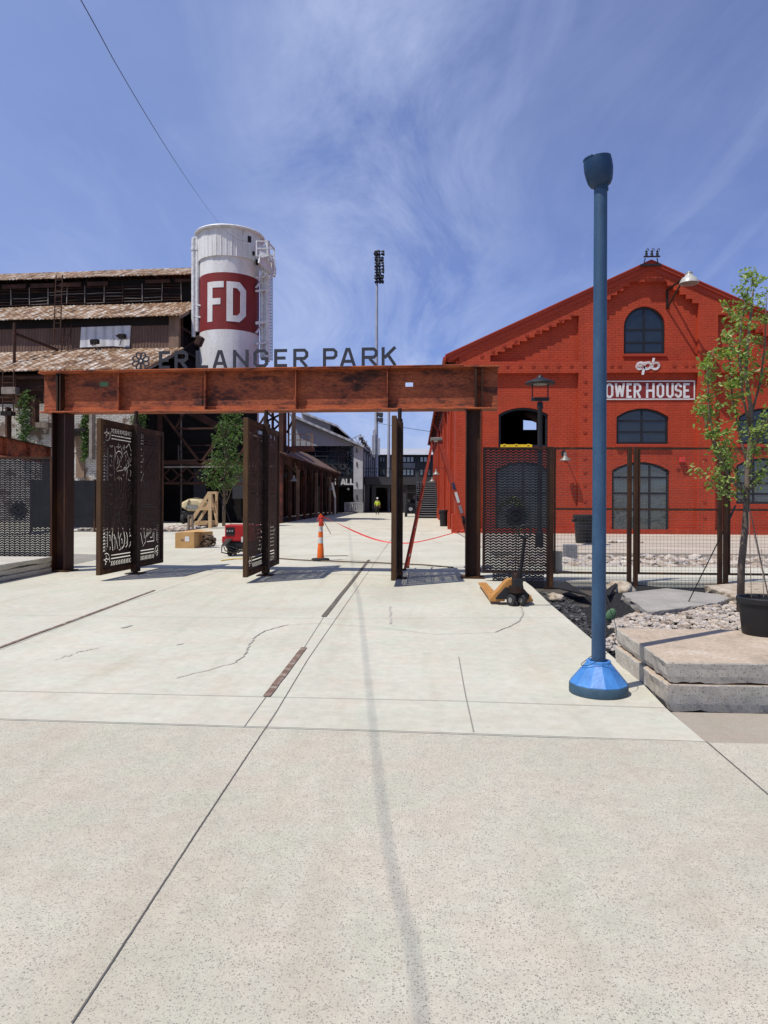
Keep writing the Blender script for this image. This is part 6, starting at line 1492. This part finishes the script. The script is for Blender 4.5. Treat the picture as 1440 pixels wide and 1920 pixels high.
# hose / cord on the ground behind the gates
hp = [G(505, 1047), G(560, 1051), G(640, 1054), G(720, 1057), G(790, 1060), G(850, 1065)]
single(MB().tube([Vector((p.x, p.y, .018)) for p in wob(hp, 8, .012, 3)], .016, 6), 'ground_hose', 'hose', 'brown hose lying across the paving behind the gates', 'hose', hp[0], smooth='all')
hp = [G(415, 1052), G(440, 1049), G(470, 1048)]
single(MB().tube([Vector((p.x, p.y, .015)) for p in wob(hp, 6, .01, 4)], .014, 6), 'yellow_cord', 'yellow', 'short yellow cord on the paving in front of the welding machine', 'cord', hp[0], smooth='all')

# ------------------------------------------------------------------ stepladder
ap = W(817, 826, 16.3); ld = thing('stepladder', 'tall red stepladder standing open between the right gate and the right column', 'ladder', (ap.x, 16.3, 0))
f1, f2 = G(758, 1072), G(764, 1066)
L1, L2 = Vector((f1.x, 16.02, 0)), Vector((f2.x+.0, 16.62, 0)); tz = ap.z
apn, apf = Vector((ap.x-.07, 16.15, tz)), Vector((ap.x-.07, 16.46, tz))
R1, R2 = Vector((ap.x+.98, 16.00, 0)), Vector((ap.x+1.0, 16.64, 0)); brn, brf = Vector((ap.x+.09, 16.15, tz)), Vector((ap.x+.09, 16.46, tz))
for a, b in ((R1, brn), (R2, brf)): MB().bar(a, b, .10, .035, (1, 0, 0) if False else (0, 1, 0)).build('front_rail', 'ladder', ld)
for a, b in ((L1, apn), (L2, apf)): MB().bar(a, b, .055, .03, (0, 1, 0)).build('rear_rail', 'ladder', ld)
for i in range(1, 9):
    f = i/9.3; a, b = R1.lerp(brn, f), R2.lerp(brf, f); MB().bar(a, b, .03, .085, (0, 0, 1)).build('step', 'alu', ld)
for i in (1, 3, 5, 7): f = i/9.3; MB().bar(L1.lerp(apn, f), L2.lerp(apf, f), .03).build('rear_bar', 'alu', ld)
MB().box((ap.x+.01, 16.3, tz+.02), (.26, .40, .07)).build('top_cap', 'shade_metal', ld, bevel=.01)
MB().bar(L1.lerp(apn, .62), R1.lerp(brn, .62), .012, .03) 
for f0, f1_, mt in ((.52, .60, 'white_metal'), (.44, .50, 'alu'), (.62, .67, 'blue_dark'), (.36, .42, 'black')):
    a, b = R1.lerp(brn, f0), R1.lerp(brn, f1_); o_ = Vector((0, -.021, 0)); MB().bar(a+o_, b+o_, .06, .003, (0, 1, 0)).build('label_sticker', mt, ld)
for p in (L1, L2, R1, R2): MB().box(p+Vector((0, 0, .02)), (.09, .06, .04)).build('foot', 'rubber', ld)

# ------------------------------------------------------------------ pallet jack
jY = 10.75; j0 = W(967, 1128, jY); jx = j0.x; J = thing('pallet_jack', 'amber hand pallet jack with a black handle parked in front of the perforated panel', 'pallet jack', (jx, jY+.4, 0))
jw = .33
for s_ in (-1, 1):
    x = jx+s_*(jw-.08)+(-.04); y0_, y1_ = jY+.28, jY+2.35
    k = MB().add([Vector(v) for v in ((x-.08, y0_, .07), (x+.08, y0_, .07), (x+.08, y1_, .07), (x-.08, y1_, .07), (x-.065, y0_, .135), (x+.065, y0_, .135), (x+.065, y1_-.1, .10), (x-.065, y1_-.1, .10))], [(0, 3, 2, 1), (4, 5, 6, 7), (0, 1, 5, 4), (1, 2, 6, 5), (2, 3, 7, 6), (3, 0, 4, 7)])
    k.build('fork', 'jack', J, bevel=.008)
    MB().lathe([(0, -.04), (.04, -.04), (.04, .04), (0, .04)], (x, y1_-.25, .041), 14, Matrix.Rotation(R(90), 3, 'Y')).build('load_wheel', 'rubber', J, smooth=True)
jx2 = jx-.04
# A-shaped chassis plate seen from the handle side
MB().shape([(jx2-jw, .05), (jx2-.10, .05), (jx2-.10, .14), (jx2+.10, .14), (jx2+.10, .05), (jx2+jw, .05), (jx2+jw, .085), (jx2+.11, .34), (jx2+.04, .39), (jx2-.05, .39), (jx2-.11, .34), (jx2-jw, .085)], [], .20, fr(jY+.18)).build('chassis', 'jack', J, bevel=.01)
MB().shape([(jx2-jw+.08, .09), (jx2+jw-.08, .09), (jx2+jw-.06, .16), (jx2+.16, .26), (jx2-.10, .27), (jx2-jw+.12, .15)], [], .05, fr(jY+.125)).build('front_plate', 'black', J, bevel=.008)
MB().lathe([(.11, .20), (.11, .30), (.07, .31), (.07, .46), (.05, .50), (.0, .50)], (jx2+.06, jY+.10, 0), 20).build('pump', 'steel_dark', J, smooth=True)
MB().bx(jx2+.0, jx2+.15, jY-.0, jY+.16, .26, .42).build('pump_block', 'black', J, bevel=.015)
for s_ in (-1, 1):
    whl = MB().lathe([(.0, -.028), (.082, -.028), (.09, -.018), (.09, .018), (.082, .028), (0, .028)], (jx2+.06+s_*.075, jY+.06, .09), 28, Matrix.Rotation(R(35), 3, 'Z') @ Matrix.Rotation(R(90), 3, 'Y')).build('steer_wheel', 'rubber', J, smooth=True)
    MB().lathe([(0, -.031), (.04, -.031), (.045, 0), (.04, .031), (0, .031)], (jx2+.06+s_*.075, jY+.06, .09), 16, Matrix.Rotation(R(35), 3, 'Z') @ Matrix.Rotation(R(90), 3, 'Y')).build('hub', 'shade_metal', J, smooth=True)
hb, ht = Vector((jx2+.10, jY+.05, .38)), Vector((jx2+.15, jY-.12, 1.02))
MB().tube([hb, ht], .027, 12).build('handle_tube', 'perf', J, smooth=True)
MB().tube([ht, ht+Vector((-.085, -.01, .06)), ht+Vector((-.095, -.02, .16)), ht+Vector((-.04, -.03, .21)), ht+Vector((.04, -.03, .21)), ht+Vector((.095, -.02, .16)), ht+Vector((.085, -.01, .06)), ht], .014, 10).build('handle_loop', 'black', J, smooth=True)
MB().bar(ht+Vector((0, -.02, .02)), ht+Vector((0, -.02, .14)), .025).build('lever', 'black', J)

# ------------------------------------------------------------------ things behind the gates
bY = 22.6; b0 = W(328, 1028, bY).x; b1 = W(361, 1028, bY).x; hgt = W(345, 999, bY).z
cb = thing('cardboard_box', 'brown cardboard box with a white label on the paving, left of the welding machine', 'box', ((b0+b1)/2, bY+.6, 0))
m_ = MB(); dxx = .70; d_ = 1.25
vs = [Vector(v) for v in ((b0, bY, 0), (b1+.05, bY, 0), (b1+.30, bY+d_, 0), (b0+.25, bY+d_, 0), (b0, bY, hgt), (b1+.05, bY, hgt), (b1+.30, bY+d_, hgt), (b0+.25, bY+d_, hgt))]
m_.add(vs, [(0, 3, 2, 1), (4, 5, 6, 7), (0, 1, 5, 4), (1, 2, 6, 5), (2, 3, 7, 6), (3, 0, 4, 7)]); m_.build('carton', 'card', cb, bevel=.01)
MB().bx(b0+.33, b0+.47, bY-.006, bY-.002, .22, .38).build('paper_label', 'white_metal', cb)
MB().bx(b0+.20, b0+.29, bY-.006, bY-.002, .24, .29).build('printed_mark', 'bark', cb)
MB().add([Vector((b0-.0, bY, hgt+.01)), Vector((b1, bY, hgt+.01)), Vector((b1+.55, bY+.5, hgt+.10)), Vector((b0+.5, bY+.6, hgt+.08))], [(0, 1, 2, 3)]).build('flap', 'card', cb, recalc=False)
hc = W(391, 1022, 23.0); m_ = MB(); r = random.Random(6)
pts = [(hc.x+(.16+.09*math.sin(i*.7))*math.cos(i*.55), 23.0+.15*math.sin(i*.55), .05+.33*abs(math.sin(i*.21))) for i in range(60)]
single(m_.tube(pts, .028, 6), 'strap_coil', 'hose', 'tangled brown coil of strap beside the cardboard box', 'coil', (hc.x, 23, 0), smooth='all')
# red welding machine
wY = 19.6; wx0, wx1 = W(416, 1000, wY).x, W(452, 1000, wY).x+.42
wm = thing('welding_machine', 'red engine-driven welding machine with black hoses behind the middle gate', 'welder', ((wx0+wx1)/2, wY+.3, 0))
zt_ = W(430, 984, wY).z
MB().bx(wx0+.08, wx1, wY, wY+.62, zt_*.47, zt_).build('housing', 'red_machine', wm, bevel=.03)
MB().bx(wx0+.12, wx0+.36, wY-.012, wY-.003, zt_*.66, zt_*.92).build('control_panel', 'black', wm)
for k in range(3): MB().lathe([(0, 0), (.028, 0), (.022, .02), (0, .02)], (wx0+.16+.07*k, wY-.013, zt_*.8), 12, Matrix.Rotation(R(90), 3, 'X')).build('dial', 'alu', wm, smooth=True)
MB().bx(wx0-.02, wx0+.079, wY+.08, wY+.30, zt_*.40, zt_*.62).build('side_box', 'red_machine', wm, bevel=.015)
MB().bx(wx0+.55, wx0+.66, wY-.012, wY-.004, zt_*.45, zt_*.62).build('paper_label', 'white_metal', wm)
MB().bx(wx0+.1, wx1-.02, wY+.03, wY+.58, zt_*.22, zt_*.468).build('engine', 'black', wm, bevel=.04)
for x in (wx0+.22, wx1-.15):
    for y in (wY+.05, wY+.55): MB().lathe([(0, -.05), (.13, -.05), (.14, 0), (.13, .05), (0, .05)], (x, y, .141), 20, Matrix.Rotation(R(90), 3, 'Y')).build('wheel', 'rubber', wm, smooth=True)
for k in range(4):
    m_ = MB().tube([(wx0+.15+.05*k, wY-.02, zt_*.55), (wx0+.05+.04*k, wY-.16, zt_*.35), (wx0+.05+.1*k, wY-.2, .12+.05*k), (wx0+.3+.1*k, wY-.1, .05+.03*k), (wx0+.5+.06*k, wY-.05, .2)], .018, 8); m_.build('hose', ('black', 'hose', 'black', 'rubber')[k], wm, smooth=True)
# wooden A-frame crate stand
aY = 38.0; af = thing('wooden_stand', 'pale lumber A-shaped stand in front of the black shed', 'wooden stand', (W(393, 985, aY).x, aY, 0))
def wb(a, b, wd=.16, d=.12, y=aY, y2=None): return MB().bar(W(*a, y), W(*b, y if y2 is None else y2), wd*.68, d, (0, 1, 0)).build('board', 'wood', af)
wb((394, 990), (394, 925), .26, .14, aY-.2); wb((406, 987), (406, 926), .18, .14, aY+.9)
wb((352, 988), (393, 924), .26, .14, aY+.0); wb((370, 981), (394, 942), .2, .12, aY+.02)
wb((376, 954), (400, 954), .22, .12, aY-.1); wb((350, 988), (406, 986), .2, .12, aY+.7); wb((366, 981), (402, 980), .34, .3, aY+.5)
wb((396, 926), (407, 980), .16, .12, aY+.6); wb((391, 924), (408, 924), .2, .4, aY+.4); wb((398, 952), (407, 940), .14, .1, aY+.5)
# tan tank machine
kY = 44.0; k0, k1 = W(338, 960, kY).x, W(384, 960, kY).x; kz0, kz1 = W(350, 959, kY).z, W(350, 935, kY).z
tm_ = thing('water_trailer', 'tan tank on a small black wheeled trailer behind the wooden stand', 'tank trailer', ((k0+k1)/2, kY+.6, 0))
m_ = MB(); m_.lathe([(.0, -.62), (.5, -.62), (.62, -.5), (.66, 0), (.62, .5), (.5, .62), (0, .62)], (0, 0, 0), 8, Matrix.Rotation(R(90), 3, 'X') @ Matrix.Rotation(R(22.5), 3, 'Z'))
m_.v = [Vector((v.x/.61*(k1-k0)/2+(k0+k1)/2, v.y+kY+.6, v.z/.61*(kz1-kz0)/2+(kz0+kz1)/2)) for v in m_.v]
m_.build('tank', 'tan', tm_, bevel=.05)
MB().bar((k0+.35, kY-.06, kz0+.1), (k0+.6, kY-.06, kz1-.05), .07, .03, (0, 1, 0)).build('strap', 'bark', tm_)
MB().bx(k0+.45, k0+1.1, kY-.08, kY-.04, kz0+.12, kz0+.42).build('label_plate', 'shade_metal', tm_)
MB().lathe([(.2, 0), (.2, .08), (0, .1)], ((k0+k1)/2+.1, kY+.5, kz1-.02), 16).build('cap', 'bark', tm_, smooth=True)
MB().bx(k0+.05, k1-.1, kY+.1, kY+1.0, .35, kz0+.02).build('engine', 'black', tm_, bevel=.05)
for x in (k0+.1, k1-.2): MB().lathe([(0, -.1), (.30, -.1), (.33, 0), (.30, .1), (0, .1)], (x, kY+.3, .331), 20, Matrix.Rotation(R(90), 3, 'Y')).build('wheel', 'rubber', tm_, smooth=True)
# little hand truck in front of it
m_ = MB(); y = 33.0
for p in (354, 361): m_.bar(W(p, 1000, y), W(p, 966, y), .09)
m_.bar(W(354, 967, y), W(361, 967, y), .08); m_.bar(W(351, 1000, y), W(365, 1000, y), .10, .3)
o = single(m_, 'hand_truck', 'bark', 'slim brown upright frame between the cardboard box and the wooden stand', 'hand truck', W(357, 1003, y))

# ------------------------------------------------------------------ trees
def tree(name, label, base, trunk, limbs, crown, mat, lsize, seed, extra=None, r0=.05, bark='bark'):
    t = thing(name, label, 'tree', base); r = random.Random(seed)
    tk = MB(); tk.tube(trunk, [r0*(1-.75*i/(len(trunk)-1)) for i in range(len(trunk))], 10)
    for pts, rr in limbs: tk.tube(pts, [rr*(1-.8*i/(len(pts)-1)) for i in range(len(pts))], 6)
    tk.build('trunk', bark, t, smooth='all')
    cr = MB()
    for c, n, sp_ in crown: leaves(cr, c, n, sp_, lsize*r.uniform(.85, 1.1), r)
    cr.build('crown', mat, t, recalc=False); return t
# right tree with upright limbs
tY = 10.0
def T(p, q, y=tY): return W(p, q, y)
trunk = [G(1388, 1152, 0), T(1390, 1060), T(1396, 1000), T(1400, 942), T(1402, 880), T(1408, 820), T(1407, 760), T(1398, 700), T(1402, 640), T(1408, 590), T(1412, 545)]
trunk[0].z = -.05
limbs = []; crown = []; r = random.Random(21)
def limb(pts, rr, dens=1.0, y0=0):
    P = [T(p, q, tY+dy) for p, q, dy in pts]; limbs.append((P, rr))
    tot = []
    for a, b in zip(P[:-1], P[1:]):
        n = max(2, int((b-a).length/.055))
        for i in range(n): tot.append(a.lerp(b, i/n))
    N_ = len(tot)
    for i, c in enumerate(tot):
        f = i/N_
        if f < .22: continue
        if r.random() < .66*dens: crown.append((c, int(5+8*r.random()*dens), (.05+.03*r.random(), .055, .045)))
        if r.random() < .22*dens:
            d = Vector((r.uniform(-1, 1), r.uniform(-1, 1), r.uniform(.2, 1))).normalized()*r.uniform(.12, .26); limbs.append(([c, c+d*.5, c+d], .006))
            for k in (.5, .8, 1.05): crown.append((c+d*k, int(5+8*r.random()), (.045, .045, .04)))
limb([(1401, 930, 0), (1370, 900, -.1), (1345, 850, -.2), (1330, 780, -.25), (1326, 700, -.25), (1338, 655, -.25)], .022, 1.15)
limb([(1345, 852, -.2), (1325, 800, -.1), (1316, 770, 0), (1312, 735, 0)], .012, 1)
limb([(1404, 880, 0), (1388, 820, .1), (1372, 740, .2), (1368, 660, .2), (1372, 600, .2)], .02, 1.2)
limb([(1406, 800, 0), (1392, 740, -.2), (1386, 660, -.25), (1390, 600, -.2), (1402, 545, -.15), (1420, 518, -.1)], .02, 1.2)
limb([(1408, 780, 0), (1425, 720, .1), (1434, 650, .1), (1436, 590, .1), (1438, 540, .1)], .018, 1.0)
limb([(1406, 850, 0), (1435, 800, -.2), (1460, 730, -.3), (1470, 650, -.3)], .02, 1.1)
limb([(1402, 910, 0), (1430, 880, .2), (1470, 840, .3), (1500, 780, .3)], .02, 1.1)
limb([(1398, 945, 0), (1370, 925, .1), (1335, 905, .2), (1310, 885, .2), (1292, 868, .2)], .012, .75)
limb([(1399, 938, 0), (1385, 935, -.2), (1350, 925, -.3), (1325, 905, -.3)], .012, .9)
limb([(1400, 925, 0), (1420, 905, -.1), (1450, 880, -.2)], .014, 1.1)
limb([(1401, 935, 0), (1385, 900, .2), (1368, 860, .3), (1358, 830, .3)], .012, 1.1)
limb([(1404, 900, 0), (1412, 860, -.2), (1420, 820, -.3), (1432, 790, -.3)], .012, 1.1)
limb([(1372, 610, .2), (1368, 580, .2)], .006, 1)
tree('young_tree', 'young tree with fresh yellow-green leaves beside the black plant pot', (trunk[0].x, trunk[0].y, -.05), trunk, limbs, crown, 'leaf_light', .062, 5, r0=.052)
# guy stakes and straps of the tree
stakes = [((1380, 948), (1287, 1136), 'thin dark guy rope slanting left from the young tree to the river stones'), ((1405, 950), (1441, 1120), 'thin dark guy rope running down right of the young tree trunk')]
for k, (a, b, l_) in enumerate(stakes):
    A_, B_ = T(*a, 9.95), (G(b[0], b[1], 0) if k == 0 else T(*b, 9.4)); single(MB().tube([A_, A_.lerp(B_, .35), B_], [.005, .008, .008], 6), 'guy_rope', 'black', l_, 'rope', B_)
single(MB().bar(T(1379, 948, 9.93), T(1368, 972, 9.9), .028, .004, (0, 1, 0)), 'tree_strap', 'black', 'black strap tying the young tree to its left guy rope', 'strap', T(1368, 972, 9.9))
# pot on the slab
pY = 6.95; pcx = W(1434, 1150, pY).x; pt = thing('plant_pot', 'big black plastic plant pot standing at the back of the tan stone slab', 'plant pot', (pcx, pY, .33)); c = (pcx, pY, .333)
MB().lathe([(.195, 0), (.20, .01), (.228, .30), (.23, .31)], c, 40).build('pot', 'black', pt, smooth=True)
MB().lathe([(.231, .295), (.246, .30), (.250, .345), (.238, .355), (.226, .345), (.222, .30), (0, .29)], c, 40).build('rim', 'black', pt, smooth=True)
MB().tube([(pcx-.2, pY+.0, .65), (pcx-.18, pY-.05, .72), (pcx-.12, pY-.1, .70)], .006, 6).build('wire_handle', 'black', pt)
stt = thing('plant_sticks', 'thin leaning canes standing in the black plant pot', 'canes', (pcx, pY, .62))
for a, b in (((1409, 1120), (1404, 960)), ((1441, 1122), (1413, 1000)), ((1432, 1120), (1428, 1030))): MB().tube([W(*a, pY), W(*b, pY+.3)], .0035, 5).build('cane', 'bark', stt)
# green tree before the shed
sY = 41.0; base = W(419.6, 984, sY); r = random.Random(33)
trunk = [Vector((base.x, sY, 0)), W(420, 940, sY), W(421, 900, sY), W(424, 860, sY), W(428, 820, sY), W(430, 785, sY)]; limbs, crown = [], []
prof = [(775, 4), (790, 16), (805, 24), (830, 30), (850, 27), (865, 34), (885, 38), (900, 33), (912, 22)]
def halfw(q):
    for (a, b), (c_, d_) in zip(prof, prof[1:]):
        if a <= q <= c_: return b+(d_-b)*(q-a)/(c_-a)
    return 5
for i in range(250):
    q = r.uniform(774, 914); hw_2 = halfw(q); ctr = 430-(q-775)*.06
    p = ctr+hw_2*r.uniform(-1, 1); dy = r.uniform(-1, 1)*hw_2*.03*.8
    if r.random() < .22 or (q < 850 and r.random() < .25): continue
    c = W(p, q, sY+dy); crown.append((c, int(r.uniform(7, 20)), (.15, .15, .12)))
    if r.random() < .16: st = W(424, min(945, q+45), sY); limbs.append(([st, st.lerp(c, .6)+Vector((0, 0, .1)), c], .03))
for p, q in ((426, 768), (447, 775), (426, 760), (449, 783), (424, 775)): crown.append((W(p, q+8, sY), 26, (.10, .10, .22)))
for dx, q in ((395, 905), (390, 885), (404, 912), (388, 897)): crown.append((W(dx, q, sY), 30, (.22, .2, .12)))
tree('young_tree', 'slender green tree in front of the black shed, left of the middle gate', (base.x, sY, 0), trunk, limbs, crown, 'leaf_dark', .17, 9, r0=.10)
stk = W(411, 905, sY)
single(MB().tube([W(404, 918, sY-.1), W(425, 960, sY-.1), W(434, 985, sY-.1)], .02, 5), 'tree_stake', 'black', 'thin stake rope leaning against the slender green tree', 'rope', W(434, 985, sY-.1))
sp_c = W(967, 955, 15.1); mb = MB(); r = random.Random(77)
for a, b, n_ in ((967, 938, 60), (975, 948, 40), (955, 942, 30), (937, 952, 34), (938, 940, 20), (972, 968, 40), (966, 985, 24)): leaves(mb, W(a, b, 15.1), n_, (.045, .06, .05), .075, r)
stp = MB().tube([Vector((sp_c.x, 15.1, 0)), W(968, 1000, 15.1), W(970, 940, 15.1)], [.012, .010, .005], 6); stp.tube([W(968, 1010, 15.1), W(938, 945, 15.1)], [.007, .004], 5)
t = thing('sapling', 'small lime green sapling just behind the gear of the perforated panel', 'plant', (sp_c.x, 15.1, 0)); stp.build('stem', 'bark', t); mb.build('leaves', M['leaf_light'], t, recalc=False)
# scattered small stones and plastic bin of wire near the hall, grey bucket
gb = W(1044, 1066, 15.9); t = thing('wire_roll', 'pale roll of wire netting standing just behind the mesh fence', 'wire roll', (gb.x, 16.1, 0))
MB().lathe([(.16, .003), (.165, .1), (.15, .22), (.163, .34), (.155, .46), (.14, .46), (.13, .1)], (gb.x, 16.1, 0), 20).build('roll', 'shade_metal', t, smooth=True)
gb = W(1068, 1035, 20.5); m_ = MB(); m_.bx(gb.x-.18, gb.x+.18, 20.3, 20.6, -.1, .35)
single(m_, 'concrete_block', 'grey_block_low', 'grey block standing in the river stones behind the mesh fence', 'block', (gb.x, 20.45, -.1), bevel=.02)
pp_ = W(1148, 1015, 27); m_ = MB(); r = random.Random(8)
for k in range(12): stone(m_, (pp_.x+r.uniform(-.7, .9), 27+r.uniform(-.4, .4), .07), (.22, .14, .06), 70+k, 1)
tag(m_.build('rubble', 'pebble', None), 'small heap of pale rubble on the walk before the red hall', 'rubble', None, 'stuff')
# faint rails of the beam that the left slabs hide: loose kerb behind the fence
